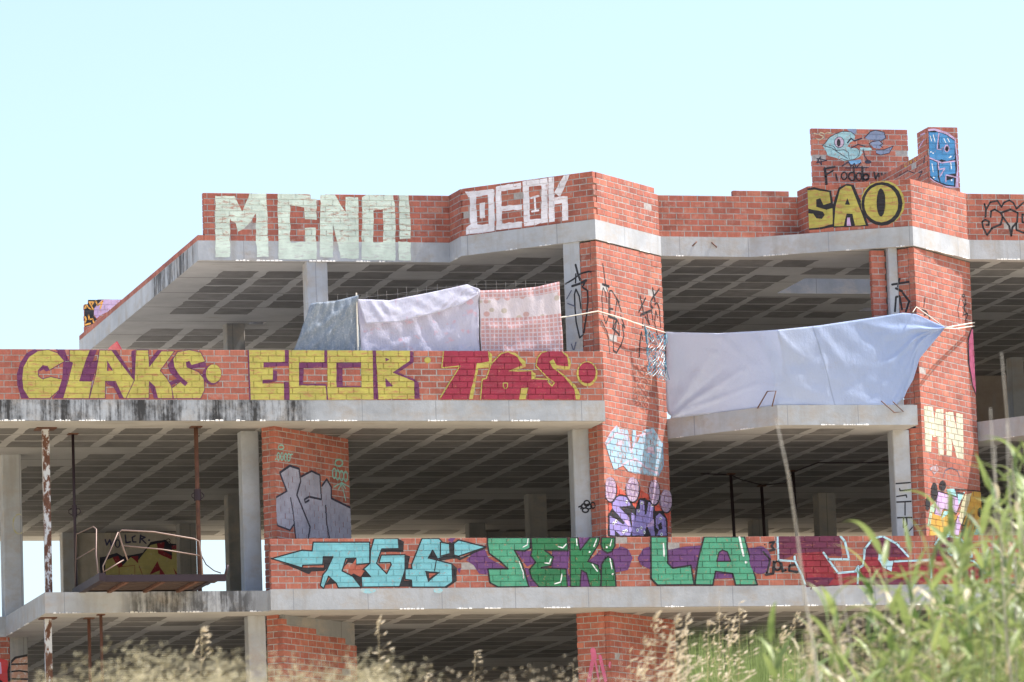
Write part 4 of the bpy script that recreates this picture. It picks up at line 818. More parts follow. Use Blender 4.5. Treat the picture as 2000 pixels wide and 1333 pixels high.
  ('pinkpale',0,[1.449,2.479,1.686,2.501,1.701,2.387,1.488,2.379]),
  ('blue',0.016,[1.488,2.379,1.63,2.385]),
  ('paleblue2',0.023,[0.228,2.321,0.598,2.332,0.866,2.197]),
  ('paleblue2',0.023,[1.16,2.383,1.642,2.543]),
 ]),
 ('P1','painted_mural','purple lettering with roses on red',[
  ('redbg',0,[0.095,1.449,0.073,1.582,0.394,1.768,0.683,1.623,1.136,1.764,1.482,1.69,1.613,1.552,2.06,1.52,2.202,1.508,2.166,1.344,2.057,1.048,1.904,1.036,1.553,1.386,0.101,1.223]),
  ('black',0,[0.054,0.892,0.067,1.254,0.203,1.367,0.167,1.5,0.452,1.614,0.823,1.623,0.904,1.47,0.994,1.432,1.124,1.603,1.337,1.632,1.405,1.603,1.64,1.6,1.651,1.44,1.937,1.464,2.07,1.336,2.071,1.049]),
  ('lav',0,[0.101,0.918,0.111,1.235,0.305,1.194,0.553,1.124,0.603,1.162,0.213,1.368,0.222,1.493,0.449,1.58,0.774,1.592,0.819,1.459,0.436,1.404,0.749,1.264,0.835,1.055,0.773,0.964]),
  ('lav',0,[0.843,0.969,0.839,1.351,0.962,1.316,0.99,1.249,1.016,1.411,1.144,1.433,1.155,1.578,1.295,1.571,1.291,1.342,1.364,1.371,1.435,1.565,1.614,1.57,1.573,1.342,1.62,1.03,1.478,1.019,1.35,1.187,1.242,1]),
  ('lav',0,[1.668,1.35,1.815,1.419,1.999,1.342,2.024,1.061,1.667,1.034,1.769,1.129,1.668,1.167]),
  ('lilac',0,[0.559,1.192,0.747,1.23,0.783,1.096]),
  ('lilac',0,[1.299,1.137,1.593,1.298,1.608,1.185]),
  ('black',0,[0.259,1.01,0.447,0.939,0.262,0.924]),
  ('black',0,[1.729,1.217,1.851,1.273,1.89,1.161,1.769,1.129]),
  ('whitep',0,[0.273,1.124,0.266,1.11,0.25,1.099,0.229,1.093,0.208,1.095,0.194,1.104,0.189,1.117,0.196,1.131,0.212,1.143,0.233,1.148,0.253,1.146,0.268,1.137]),
  ('black',0,[0.249,1.122,0.246,1.115,0.239,1.11,0.23,1.107,0.221,1.108,0.214,1.113,0.212,1.119,0.215,1.126,0.223,1.132,0.232,1.134,0.241,1.133,0.247,1.129]),
  ('whitep',0,[0.358,1.165,0.352,1.151,0.336,1.139,0.315,1.134,0.294,1.136,0.28,1.145,0.275,1.158,0.282,1.172,0.298,1.183,0.319,1.189,0.339,1.187,0.354,1.178]),
  ('black',0,[0.335,1.163,0.332,1.156,0.325,1.15,0.316,1.148,0.307,1.149,0.3,1.153,0.298,1.16,0.301,1.167,0.308,1.172,0.318,1.175,0.327,1.174,0.333,1.17]),
  ('whitep',0,[0.596,1.009,0.589,0.995,0.573,0.984,0.552,0.978,0.531,0.98,0.517,0.989,0.512,1.003,0.519,1.017,0.535,1.028,0.556,1.033,0.577,1.031,0.591,1.022]),
  ('black',0,[0.572,1.007,0.569,1,0.562,0.995,0.553,0.992,0.544,0.993,0.537,0.998,0.535,1.004,0.538,1.011,0.545,1.017,0.555,1.019,0.564,1.018,0.571,1.014]),
  ('whitep',0,[0.681,1.032,0.674,1.017,0.658,1.006,0.637,1.001,0.616,1.003,0.602,1.012,0.597,1.025,0.604,1.039,0.62,1.05,0.641,1.056,0.662,1.054,0.676,1.045]),
  ('black',0,[0.657,1.03,0.654,1.023,0.647,1.017,0.638,1.015,0.629,1.016,0.622,1.02,0.62,1.027,0.623,1.034,0.63,1.039,0.64,1.042,0.649,1.041,0.655,1.036]),
  ('whitep',0,[0.74,1.514,0.733,1.499,0.717,1.488,0.696,1.483,0.675,1.485,0.661,1.493,0.656,1.507,0.663,1.521,0.679,1.532,0.7,1.538,0.721,1.536,0.735,1.527]),
  ('black',0,[0.717,1.512,0.714,1.505,0.707,1.499,0.697,1.496,0.688,1.497,0.681,1.502,0.679,1.509,0.682,1.516,0.69,1.521,0.699,1.524,0.708,1.523,0.715,1.518]),
  ('whitep',0,[1.254,1.534,1.248,1.519,1.231,1.508,1.21,1.502,1.189,1.504,1.174,1.513,1.169,1.527,1.176,1.541,1.192,1.552,1.214,1.558,1.235,1.556,1.25,1.547]),
  ('black',0,[1.231,1.532,1.228,1.524,1.22,1.519,1.211,1.516,1.202,1.517,1.195,1.522,1.193,1.528,1.196,1.536,1.203,1.541,1.213,1.544,1.222,1.543,1.229,1.538]),
  ('whitep',0,[1.199,1.118,1.192,1.104,1.176,1.092,1.155,1.087,1.134,1.089,1.119,1.098,1.114,1.111,1.121,1.126,1.137,1.137,1.159,1.142,1.18,1.14,1.194,1.131]),
  ('black',0,[1.176,1.116,1.173,1.109,1.165,1.103,1.156,1.101,1.146,1.102,1.14,1.106,1.138,1.113,1.141,1.12,1.148,1.126,1.158,1.128,1.167,1.127,1.174,1.123]),
  ('whitep',0,[1.288,1.057,1.281,1.042,1.265,1.031,1.244,1.026,1.223,1.028,1.208,1.037,1.203,1.05,1.21,1.064,1.226,1.075,1.248,1.081,1.269,1.079,1.283,1.07]),
  ('black',0,[1.264,1.055,1.261,1.048,1.254,1.042,1.245,1.039,1.235,1.041,1.229,1.045,1.227,1.052,1.23,1.059,1.237,1.064,1.247,1.067,1.256,1.066,1.262,1.061]),
  ('whitep',0,[1.127,1.397,1.12,1.383,1.104,1.372,1.083,1.366,1.062,1.368,1.047,1.377,1.042,1.391,1.049,1.405,1.065,1.416,1.087,1.422,1.108,1.42,1.122,1.411]),
  ('black',0,[1.103,1.396,1.1,1.388,1.093,1.383,1.084,1.38,1.074,1.381,1.068,1.386,1.066,1.392,1.069,1.4,1.076,1.405,1.086,1.408,1.095,1.407,1.101,1.402]),
  ('whitep',0,[1.606,1.528,1.6,1.514,1.583,1.503,1.561,1.497,1.54,1.499,1.526,1.508,1.521,1.521,1.528,1.536,1.544,1.547,1.566,1.553,1.587,1.551,1.602,1.542]),
  ('black',0,[1.583,1.526,1.58,1.519,1.572,1.514,1.563,1.511,1.553,1.512,1.547,1.517,1.545,1.523,1.548,1.53,1.555,1.536,1.565,1.539,1.574,1.538,1.581,1.533]),
  ('whitep',0,[1.875,1.332,1.868,1.318,1.851,1.306,1.83,1.301,1.809,1.303,1.794,1.312,1.789,1.325,1.796,1.34,1.812,1.351,1.834,1.356,1.855,1.355,1.87,1.346]),
  ('black',0,[1.851,1.33,1.848,1.323,1.84,1.318,1.831,1.315,1.821,1.316,1.815,1.32,1.813,1.327,1.816,1.334,1.823,1.34,1.833,1.343,1.842,1.342,1.849,1.337]),
  ('whitep',0,[1.878,1.068,1.871,1.054,1.855,1.043,1.833,1.037,1.812,1.039,1.797,1.048,1.792,1.062,1.799,1.076,1.815,1.087,1.837,1.093,1.858,1.091,1.873,1.082]),
  ('black',0,[1.854,1.066,1.851,1.059,1.844,1.054,1.834,1.051,1.825,1.052,1.818,1.057,1.816,1.063,1.819,1.071,1.826,1.076,1.836,1.079,1.845,1.078,1.852,1.073]),
  ('whitep',0,[1.056,1.072,1.049,1.058,1.033,1.047,1.011,1.042,0.99,1.044,0.976,1.053,0.971,1.066,0.978,1.08,0.994,1.091,1.015,1.097,1.036,1.095,1.051,1.086]),
  ('black',0,[1.032,1.071,1.029,1.064,1.022,1.058,1.012,1.055,1.003,1.057,0.997,1.061,0.995,1.068,0.998,1.075,1.005,1.08,1.014,1.083,1.024,1.082,1.03,1.077]),
  ('black',0,[0.392,1.675,0.376,1.609,0.341,1.547,0.289,1.496,0.226,1.461,0.159,1.445,0.092,1.45,0.034,1.475,-0.01,1.517,-0.036,1.574,-0.042,1.638,-0.027,1.704,0.008,1.766,0.059,1.817,0.122,1.852,0.19,1.868,0.256,1.864,0.315,1.839,0.359,1.796,0.386,1.74]),
  ('rose',0,[0.351,1.685,0.337,1.622,0.305,1.564,0.259,1.516,0.203,1.483,0.142,1.468,0.083,1.473,0.031,1.497,-0.008,1.538,-0.032,1.591,-0.037,1.652,-0.023,1.715,0.009,1.773,0.055,1.821,0.111,1.854,0.172,1.869,0.231,1.865,0.283,1.841,0.323,1.8,0.346,1.746]),
  ('pinkpale',0.011,[0.29,1.629,0.257,1.577,0.21,1.539,0.155,1.519,0.1,1.522,0.054,1.547,0.023,1.589,0.011,1.643,0.021,1.701,0.051,1.754,0.097,1.795,0.151,1.817,0.207,1.817,0.255,1.795,0.288,1.755]),
  ('plumr',0.009,[0.133,1.569,0.098,1.58,0.073,1.605,0.06,1.641,0.063,1.68,0.081,1.718,0.11,1.748,0.147,1.766,0.186,1.768,0.219,1.755,0.243,1.728,0.254,1.692,0.249,1.652,0.23,1.615,0.199,1.586]),
  ('pinkpale',0.012,[0.211,1.673,0.204,1.648,0.187,1.628,0.165,1.615,0.141,1.613,0.12,1.622,0.106,1.64,0.103,1.664,0.11,1.689,0.126,1.71,0.149,1.722,0.173,1.724,0.194,1.715,0.207,1.697,0.211,1.673]),
  ('plumr',0.009,[0.234,1.675,0.309,1.606]),
  ('plumr',0.009,[0.19,1.603,0.159,1.49]),
  ('plumr',0.009,[0.113,1.596,0.006,1.553]),
  ('plumr',0.009,[0.079,1.662,0.005,1.731]),
  ('plumr',0.009,[0.123,1.735,0.155,1.847]),
  ('plumr',0.009,[0.201,1.741,0.308,1.784]),
  ('black',0,[1.158,1.74,1.141,1.673,1.102,1.611,1.046,1.559,0.977,1.523,0.902,1.507,0.829,1.511,0.765,1.536,0.716,1.578,0.687,1.635,0.68,1.7,0.696,1.766,0.735,1.829,0.791,1.88,0.86,1.917,0.934,1.933,1.007,1.929,1.072,1.905,1.121,1.862,1.151,1.805]),
  ('rose',0,[1.116,1.75,1.101,1.687,1.066,1.628,1.015,1.579,0.953,1.546,0.885,1.53,0.82,1.535,0.762,1.558,0.718,1.599,0.691,1.652,0.686,1.714,0.701,1.777,0.735,1.836,0.786,1.885,0.848,1.918,0.916,1.934,0.982,1.93,1.04,1.907,1.084,1.866,1.111,1.812]),
  ('pinkpale',0.012,[1.049,1.693,1.013,1.641,0.96,1.602,0.899,1.582,0.838,1.584,0.787,1.608,0.752,1.651,0.739,1.705,0.75,1.764,0.783,1.817,0.833,1.858,0.894,1.881,0.955,1.882,1.009,1.86,1.046,1.82]),
  ('plumr',0.009,[0.874,1.631,0.836,1.642,0.807,1.668,0.794,1.703,0.797,1.743,0.816,1.781,0.849,1.812,0.889,1.83,0.932,1.833,0.97,1.819,0.997,1.793,1.008,1.756,1.003,1.716,0.982,1.678,0.948,1.649]),
  ('pinkpale',0.012,[0.961,1.737,0.953,1.712,0.935,1.691,0.91,1.678,0.883,1.676,0.86,1.685,0.844,1.703,0.84,1.727,0.848,1.752,0.866,1.773,0.891,1.786,0.918,1.788,0.941,1.78,0.957,1.761,0.961,1.737]),
  ('plumr',0.009,[0.987,1.739,1.071,1.67]),
  ('plumr',0.009,[0.938,1.666,0.904,1.553]),
  ('plumr',0.009,[0.852,1.658,0.734,1.615]),
  ('plumr',0.009,[0.814,1.725,0.731,1.794]),
  ('plumr',0.009,[0.863,1.798,0.897,1.912]),
  ('plumr',0.009,[0.949,1.806,1.068,1.85]),
  ('black',0,[1.851,1.753,1.835,1.684,1.801,1.621,1.752,1.568,1.693,1.532,1.629,1.517,1.567,1.522,1.512,1.548,1.471,1.593,1.447,1.652,1.442,1.719,1.457,1.787,1.491,1.851,1.54,1.903,1.599,1.939,1.663,1.956,1.725,1.95,1.78,1.924,1.822,1.879,1.846,1.82]),
  ('rose',0,[1.809,1.764,1.795,1.698,1.765,1.638,1.721,1.589,1.669,1.555,1.612,1.54,1.557,1.546,1.509,1.571,1.473,1.614,1.452,1.67,1.448,1.733,1.462,1.798,1.492,1.858,1.535,1.907,1.588,1.941,1.644,1.956,1.699,1.951,1.747,1.926,1.784,1.883,1.805,1.827]),
  ('pinkpale',0.012,[1.751,1.706,1.72,1.652,1.676,1.613,1.624,1.593,1.574,1.597,1.531,1.623,1.502,1.667,1.492,1.723,1.502,1.783,1.531,1.838,1.574,1.88,1.625,1.902,1.676,1.902,1.721,1.879,1.751,1.836]),
  ('plumr',0.01,[1.604,1.645,1.572,1.657,1.549,1.683,1.538,1.72,1.541,1.761,1.558,1.8,1.586,1.831,1.62,1.849,1.656,1.851,1.687,1.837,1.709,1.809,1.719,1.771,1.714,1.73,1.695,1.691,1.666,1.662]),
  ('pinkpale',0.011,[1.679,1.752,1.672,1.727,1.656,1.705,1.635,1.692,1.612,1.69,1.593,1.7,1.581,1.719,1.577,1.744,1.584,1.77,1.6,1.791,1.621,1.804,1.644,1.806,1.663,1.796,1.676,1.777,1.679,1.752]),
  ('plumr',0.009,[1.7,1.754,1.769,1.682]),
  ('plumr',0.009,[1.659,1.679,1.628,1.563]),
  ('plumr',0.009,[1.586,1.673,1.487,1.63]),
  ('plumr',0.009,[1.556,1.742,1.487,1.815]),
  ('plumr',0.009,[1.597,1.817,1.628,1.934]),
  ('plumr',0.009,[1.67,1.823,1.77,1.867]),
  ('black',0,[2.265,1.643,2.249,1.58,2.213,1.521,2.16,1.472,2.094,1.438,2.024,1.423,1.956,1.427,1.895,1.45,1.849,1.491,1.822,1.544,1.815,1.605,1.831,1.669,1.867,1.727,1.921,1.776,1.985,1.81,2.056,1.826,2.125,1.822,2.185,1.799,2.232,1.758,2.259,1.704]),
  ('rose',0,[2.223,1.653,2.209,1.594,2.176,1.538,2.128,1.492,2.07,1.461,2.007,1.446,1.946,1.451,1.892,1.473,1.851,1.511,1.827,1.562,1.821,1.62,1.836,1.679,1.868,1.735,1.916,1.78,1.974,1.812,2.037,1.827,2.098,1.823,2.152,1.8,2.194,1.762,2.218,1.711]),
  ('pinkpale',0.011,[2.16,1.599,2.126,1.55,2.077,1.513,2.02,1.495,1.963,1.497,1.915,1.52,1.883,1.56,1.871,1.612,1.881,1.666,1.912,1.717,1.96,1.756,2.016,1.777,2.073,1.777,2.123,1.757,2.158,1.719]),
  ('plumr',0.009,[1.997,1.541,1.961,1.552,1.935,1.576,1.922,1.609,1.925,1.647,1.943,1.683,1.974,1.712,2.012,1.729,2.052,1.731,2.087,1.719,2.112,1.693,2.122,1.659,2.118,1.621,2.098,1.586,2.066,1.558]),
  ('pinkpale',0.011,[2.078,1.641,2.071,1.618,2.054,1.598,2.03,1.586,2.005,1.584,1.984,1.592,1.969,1.609,1.966,1.632,1.973,1.655,1.99,1.675,2.013,1.687,2.038,1.689,2.06,1.681,2.074,1.664,2.078,1.641]),
  ('plumr',0.009,[2.102,1.643,2.18,1.578]),
  ('plumr',0.009,[2.057,1.574,2.024,1.467]),
  ('plumr',0.009,[1.977,1.567,1.866,1.526]),
  ('plumr',0.009,[1.942,1.63,1.864,1.695]),
  ('plumr',0.009,[1.987,1.699,2.019,1.806]),
  ('plumr',0.009,[2.067,1.706,2.178,1.747]),
 ]),
 ('C1t','painted_tag','small black knot of loops',[
  ('black',0.025,[0.247,1.475,0.242,1.455,0.228,1.439,0.209,1.431,0.188,1.431,0.17,1.439,0.158,1.455,0.154,1.475,0.159,1.495,0.173,1.51,0.192,1.519,0.212,1.519,0.231,1.51,0.243,1.494,0.247,1.475]),
  ('black',0.024,[0.285,1.422,0.279,1.405,0.264,1.391,0.243,1.383,0.221,1.383,0.2,1.391,0.186,1.405,0.182,1.423,0.188,1.44,0.203,1.454,0.223,1.462,0.246,1.462,0.267,1.454,0.28,1.44,0.285,1.422]),
  ('black',0.024,[0.224,1.361,0.218,1.346,0.204,1.333,0.183,1.326,0.16,1.326,0.14,1.333,0.126,1.346,0.121,1.362,0.127,1.377,0.142,1.39,0.163,1.397,0.186,1.397,0.206,1.39,0.22,1.377,0.224,1.361]),
  ('black',0.024,[0.194,1.429,0.189,1.414,0.177,1.401,0.16,1.394,0.141,1.394,0.125,1.401,0.114,1.414,0.11,1.43,0.115,1.445,0.127,1.458,0.144,1.465,0.163,1.465,0.179,1.458,0.19,1.445,0.194,1.429]),
  ('black',0.024,[0.342,1.44,0.337,1.419,0.326,1.401,0.311,1.392,0.294,1.392,0.279,1.401,0.27,1.419,0.267,1.441,0.271,1.462,0.282,1.479,0.298,1.489,0.314,1.489,0.329,1.479,0.339,1.462,0.342,1.44]),
  ('black',0.025,[0.063,1.414,0.117,1.436,0.099,1.384]),
 ]),
 ('P1t','painted_tag','small black knot of loops',[
  ('black',0.025,[-0.032,1.475,-0.04,1.456,-0.061,1.442,-0.09,1.437,-0.121,1.44,-0.149,1.452,-0.168,1.47,-0.174,1.49,-0.166,1.509,-0.145,1.523,-0.116,1.528,-0.085,1.525,-0.057,1.513,-0.038,1.495,-0.032,1.475]),
  ('black',0.024,[0.025,1.416,0.016,1.399,-0.006,1.388,-0.038,1.383,-0.073,1.387,-0.103,1.398,-0.124,1.415,-0.131,1.433,-0.122,1.45,-0.1,1.462,-0.068,1.466,-0.033,1.462,-0.003,1.451,0.018,1.434,0.025,1.416]),
  ('black',0.024,[-0.067,1.365,-0.076,1.35,-0.098,1.34,-0.13,1.337,-0.164,1.34,-0.195,1.351,-0.216,1.366,-0.223,1.382,-0.214,1.397,-0.192,1.407,-0.16,1.411,-0.126,1.407,-0.095,1.396,-0.074,1.382,-0.067,1.365]),
  ('black',0.024,[-0.113,1.438,-0.12,1.423,-0.138,1.413,-0.164,1.409,-0.193,1.412,-0.218,1.421,-0.235,1.436,-0.24,1.452,-0.233,1.467,-0.215,1.478,-0.189,1.482,-0.16,1.479,-0.135,1.469,-0.118,1.454,-0.113,1.438]),
  ('black',0.025,[0.111,1.425,0.104,1.404,0.087,1.388,0.064,1.381,0.039,1.384,0.017,1.396,0.002,1.415,-0.002,1.437,0.004,1.458,0.021,1.474,0.044,1.481,0.069,1.478,0.092,1.466,0.106,1.447,0.111,1.425]),
  ('black',0.024,[-0.312,1.444,-0.229,1.458,-0.257,1.409]),
 ]),
 ('P2','painted_mural','pink oval with black rim at the outer edge',[
  ('black',0,[2.142,4.652,2.3,4.58,2.333,4.04,2.247,3.373,2.043,3.582,1.907,3.995,1.922,4.423]),
  ('hotpink',0,[2.138,4.612,2.264,4.527,2.272,4.033,2.21,3.451,2.064,3.634,1.968,4.001,1.979,4.397]),
 ]),
 ('P2','painted_letter','pale cream letter M',[
  ('cream',0,[0.119,3.097,0.441,3.112,0.489,2.875,0.568,3.076,0.864,3.106,0.783,2.321,0.599,2.305,0.595,2.627,0.446,2.597,0.378,2.639,0.31,2.336,0.092,2.323]),
 ]),
 ('P2','painted_letter','pale cream letter N',[
  ('cream',0,[0.948,3.065,1.232,3.093,1.345,2.762,1.342,3.087,1.603,3.097,1.559,2.327,1.3,2.329,1.145,2.614,1.093,2.333,0.902,2.332]),
 ]),
 ('P2','painted_tag','small black scribbles near the top',[
  ('black',0.02,[1.901,5.151,1.895,5.141,1.88,5.131,1.858,5.124,1.834,5.121,1.813,5.123,1.799,5.129,1.795,5.139,1.802,5.15,1.817,5.159,1.839,5.166,1.863,5.169,1.883,5.167,1.897,5.161,1.901,5.151]),
  ('black',0.02,[1.723,5.091,1.604,4.88,1.639,4.72]),
  ('black',0.02,[1.81,5.068,1.903,4.882]),
  ('black',0.02,[1.955,5.019,1.796,4.935,1.995,4.826]),
  ('black',0.02,[1.782,4.802,1.998,4.86,1.885,4.715]),
  ('black',0.026,[0.358,4.948,0.282,4.777]),
  ('black',0.031,[0.21,4.714,0.37,4.706,0.505,4.598]),
  ('black',0.025,[0.289,4.632,0.425,4.68]),
  ('black',0.026,[1.924,5.082,1.824,4.84]),
 ]),
 ('P2','painted_mural','pastel lettering in orange lilac and mint with black blobs',[
  ('greyp',0,[0.21,2.053,0.5,2.151,0.584,2.066,0.387,1.966]),
  ('slate2',0.019,[0.737,1.955,0.82,2.076,1.061,2.139,1.295,2.108,1.379,2.011]),
  ('mintp',0,[0.041,1.075,0.192,1.415,0.388,1.513,0.563,1.405,0.303,1.137]),
  ('ochre',0,[0.096,0.926,0.251,1.317,0.559,1.363,0.983,1.387,1.212,1.313,0.864,1.141,0.706,0.974]),
  ('lilac',0,[0.476,1.696,1.249,1.668,1.279,1.505,1.173,1.393,0.657,1.412,0.574,1.282,0.32,1.303]),
  ('aqua',0,[0.834,1.757,1.167,1.796,1.201,1.664,0.896,1.68]),
  ('aqua',0,[0.593,1.242,0.7,1.375,1.009,1.41]),
  ('aqua',0,[1.253,1.71,1.545,1.776,1.281,1.526]),
  ('lilac',0,[1.214,1.334,1.466,1.479,1.228,1.014,0.919,0.99]),
  ('creamy',0,[1.442,1.705,1.807,1.778,1.597,1.365,1.387,1.182,1.255,1.275]),
  ('ochre',0,[1.61,1.491,1.834,1.801,2.197,1.832,2.19,1.089,1.514,1.037,1.387,1.182]),
  ('ochre2',0,[1.697,1.415,1.89,1.43,1.731,1.053,1.562,1.04]),
  ('aqua',0,[0.706,0.974,0.984,1.171,0.919,0.99]),
  ('aqua',0,[1.804,1.07,1.912,1.182,2.125,1.157,2.19,1.089]),
  ('black',0,[0.489,1.687,0.478,1.638,0.455,1.593,0.422,1.556,0.383,1.531,0.342,1.52,0.302,1.524,0.268,1.543,0.242,1.575,0.228,1.617,0.226,1.664,0.238,1.713,0.261,1.758,0.293,1.795,0.332,1.82,0.374,1.831,0.413,1.827,0.448,1.808,0.474,1.776,0.488,1.734]),
  ('black',0,[0.821,1.818,0.812,1.79,0.79,1.764,0.759,1.743,0.721,1.727,0.68,1.719,0.639,1.72,0.604,1.729,0.576,1.746,0.56,1.769,0.556,1.795,0.566,1.823,0.587,1.849,0.618,1.871,0.656,1.886,0.698,1.894,0.738,1.893,0.774,1.884,0.801,1.867,0.817,1.844]),
  ('black',0,[0.187,1.46,0.178,1.424,0.161,1.391,0.135,1.364,0.105,1.346,0.073,1.338,0.042,1.341,0.015,1.354,-0.006,1.378,-0.017,1.408,-0.018,1.443,-0.01,1.478,0.008,1.511,0.033,1.538,0.063,1.557,0.096,1.565,0.127,1.562,0.154,1.548,0.174,1.525,0.186,1.495]),
  ('black',0.019,[0.32,1.303,0.509,1.699,1.248,1.658,1.157,1.785,1.812,1.82,2.198,1.836]),
  ('black',0.019,[0.705,1.416,1.008,1.4,1.17,1.372,1.54,1.734]),
  ('black',0.025,[1.232,1.739,1.493,1.741]),
  ('black',0.017,[0.574,1.282,0.754,1.441]),
  ('black',0.019,[0.706,0.974,0.988,1.202]),
  ('black',0.017,[0.919,0.99,1.214,1.334]),
  ('black',0.019,[1.649,1.411,1.483,1.19,1.366,1.201,1.501,1.357]),
  ('black',0.019,[1.755,1.055,1.868,1.22,2.13,1.199]),
  ('black',0,[2.164,1.473,2.149,1.43,2.117,1.397,2.077,1.383,2.04,1.391,2.014,1.42,2.009,1.461,2.023,1.504,2.055,1.537,2.095,1.551,2.133,1.543,2.158,1.515]),
 ]),
 ('C2t','painted_tag','upright black letters down the column',[
  ('black',0.025,[0.002,1.794,0.28,1.814]),
  ('black',0.025,[0.077,1.712,0.086,1.677,0.28,1.695]),
  ('black',0.022,[0.011,1.579,0.19,1.605,0.195,1.568]),
  ('black',0.026,[0.007,1.487,0.293,1.5]),
  ('black',0.022,[0.163,1.486,0.153,1.271]),
  ('black',0.025,[0.004,1.227,0.269,1.23]),
  ('black',0.022,[0.123,1.21,0.116,1.063,0.178,1.108,0.179,1.226]),
  ('black',0.022,[0.148,0.934,0.147,0.985]),
  ('black',0.022,[0.212,1.005,0.284,1.077]),
 ]),
 ('C2','painted_tag','black strokes on the upper column',[
  ('black',0.041,[0.111,2.064,0.227,2.016]),
  ('black',0.035,[0.076,1.675,0.105,1.918,0.179,1.935,0.213,1.708]),
  ('black',0.036,[0.242,1.984,0.344,1.845,0.279,1.676]),
  ('black',0.035,[0.147,2.096,0.193,2.226]),
  ('black',0.035,[0.047,2.128,0.37,2.179]),
 ]),
 ('P2s','painted_tag','black strokes on the upper column',[
  ('black',0.04,[-0.058,2.072,0.064,2.01]),
  ('black',0.035,[-0.095,1.687,-0.065,1.927,0.014,1.935,0.049,1.704]),
  ('black',0.035,[0.08,1.976,0.186,1.826,0.118,1.665]),
  ('black',0.035,[-0.021,2.1,0.028,2.225]),
  ('black',0.035,[-0.126,2.144,0.213,2.156]),
 ]),
 ('P2u','painted_tag','black strokes on the upper column',[
  ('black',0.041,[0.409,2.082,0.525,2.034]),
  ('black',0.035,[0.374,1.692,0.402,1.936,0.478,1.952,0.511,1.726]),
  ('black',0.035,[0.541,2.001,0.642,1.863,0.577,1.693]),
  ('black',0.035,[0.444,2.114,0.491,2.244]),
  ('black',0.035,[0.345,2.146,0.668,2.197]),
 ]),
 ('K1','painted_mural','yellow and red lettering outlined in navy',[
  ('navy',0,[0.419,1.875,0.427,2.227,0.515,2.241,0.748,2.311,0.863,2.239,1.009,2.267,1.242,2.309,1.393,2.51,1.671,2.552,1.742,2.479,1.916,2.464,1.916,1.865]),
  ('olive',0,[0.535,1.882,0.527,2.169,0.674,2.226,0.757,2.053,0.844,2.066,1.008,2.224,1.152,2.165,1.391,2.452,1.508,2.48,1.548,2.307,1.793,2.176,1.797,2.363,1.914,2.377,1.916,1.865]),
  ('red2',0,[0.659,2.226,0.776,2.254,0.858,2.052,0.778,2.031]),
  ('red2',0,[1.008,2.238,1.154,2.252,1.15,2.108]),
  ('red2',0,[1.516,2.48,1.655,2.508,1.636,2.335,1.787,2.248,1.778,2.176,1.533,2.293]),
  ('red2',0,[1.515,2.149,1.556,2.033,1.668,1.874,1.545,1.875,1.554,1.976,1.363,1.898]),
  ('red2',0,[1.811,2.032,1.909,1.873,1.858,1.866]),
  ('red2',0,[1.792,2.436,1.916,2.449,1.914,2.377,1.79,2.385]),
  ('red2',0.008,[0.782,1.88,0.786,2.045,1.084,2.072,1.079,1.871]),
  ('red2',0.011,[1.164,2.065,1.232,1.87]),
  ('navy2',0.028,[0.536,2.557,0.563,2.456,0.623,2.557,0.65,2.441,0.71,2.556]),
  ('navy2',0.024,[0.81,2.484,0.805,2.453,0.793,2.428,0.775,2.414,0.755,2.414,0.738,2.428,0.727,2.453,0.723,2.484,0.728,2.515,0.741,2.54,0.759,2.554,0.778,2.554,0.795,2.54,0.807,2.515,0.81,2.484]),
  ('navy2',0.03,[0.916,2.642,0.927,2.498,1.014,2.512]),
  ('navy2',0.025,[1.104,2.626,1.046,2.598,1.058,2.511,1.116,2.511]),
  ('navy2',0.028,[1.207,2.64,1.189,2.496]),
  ('navy2',0.027,[1.206,2.626,1.293,2.597,1.219,2.568,1.305,2.481]),
  ('navy2',0,[1.385,2.543,1.382,2.533,1.374,2.525,1.364,2.523,1.354,2.526,1.346,2.533,1.344,2.543,1.347,2.553,1.355,2.56,1.365,2.563,1.375,2.56,1.382,2.553]),
  ('navy',0.014,[1.765,2.537,1.761,2.524,1.751,2.514,1.736,2.509,1.72,2.509,1.705,2.514,1.695,2.524,1.692,2.537,1.696,2.55,1.706,2.559,1.721,2.565,1.737,2.565,1.752,2.559,1.762,2.549,1.765,2.537]),
  ('navy',0.013,[1.777,2.45,1.773,2.425,1.76,2.405,1.742,2.394,1.723,2.394,1.705,2.405,1.694,2.425,1.69,2.45,1.695,2.475,1.708,2.495,1.725,2.507,1.745,2.506,1.762,2.495,1.774,2.475,1.777,2.45]),
 ]),
 ('BF','painted_mural','red paint on the bricks',[
  ('red3',0,[1.251,2.38,1.503,2.314,1.5,1.979,1.237,1.689]),
  ('lilac',0.029,[1.375,2.273,1.383,2.106]),
 ]),
 ('CF','painted_tag','black curved strokes',[
  ('pinkcl',0,[-0.014,2.229,0.041,2.333,0.169,2.384,0.291,2.383,0.281,1.89,-0.01,1.894]),
  ('black',0.036,[-0.03,1.978,-0.037,2.145,-0.003,2.271,0.084,2.354,0.292,2.393]),
  ('black',0.029,[-0.014,2.246,0.289,2.251]),
  ('black',0.029,[-0.016,2.124,0.143,2.139,0.286,2.117]),
  ('black',0.029,[-0.029,2.009,0.283,1.999]),
  ('black',0.029,[-0.177,1.979,-0.136,1.948]),
 ]),
 ('BF','painted_tag','black curved strokes',[
  ('pinkcl',0,[1.533,2.23,1.588,2.334,1.715,2.385,1.838,2.384,1.828,1.891,1.536,1.895]),
  ('black',0.036,[1.517,1.979,1.51,2.146,1.544,2.272,1.63,2.355,1.838,2.394]),
  ('black',0.029,[1.533,2.247,1.835,2.252]),
  ('black',0.029,[1.531,2.125,1.689,2.14,1.833,2.117]),
  ('black',0.029,[1.518,2.01,1.83,2]),
  ('black',0.029,[1.37,1.98,1.411,1.948]),
 ]),
 ('CL','painted_tag','faint yellow ring',[
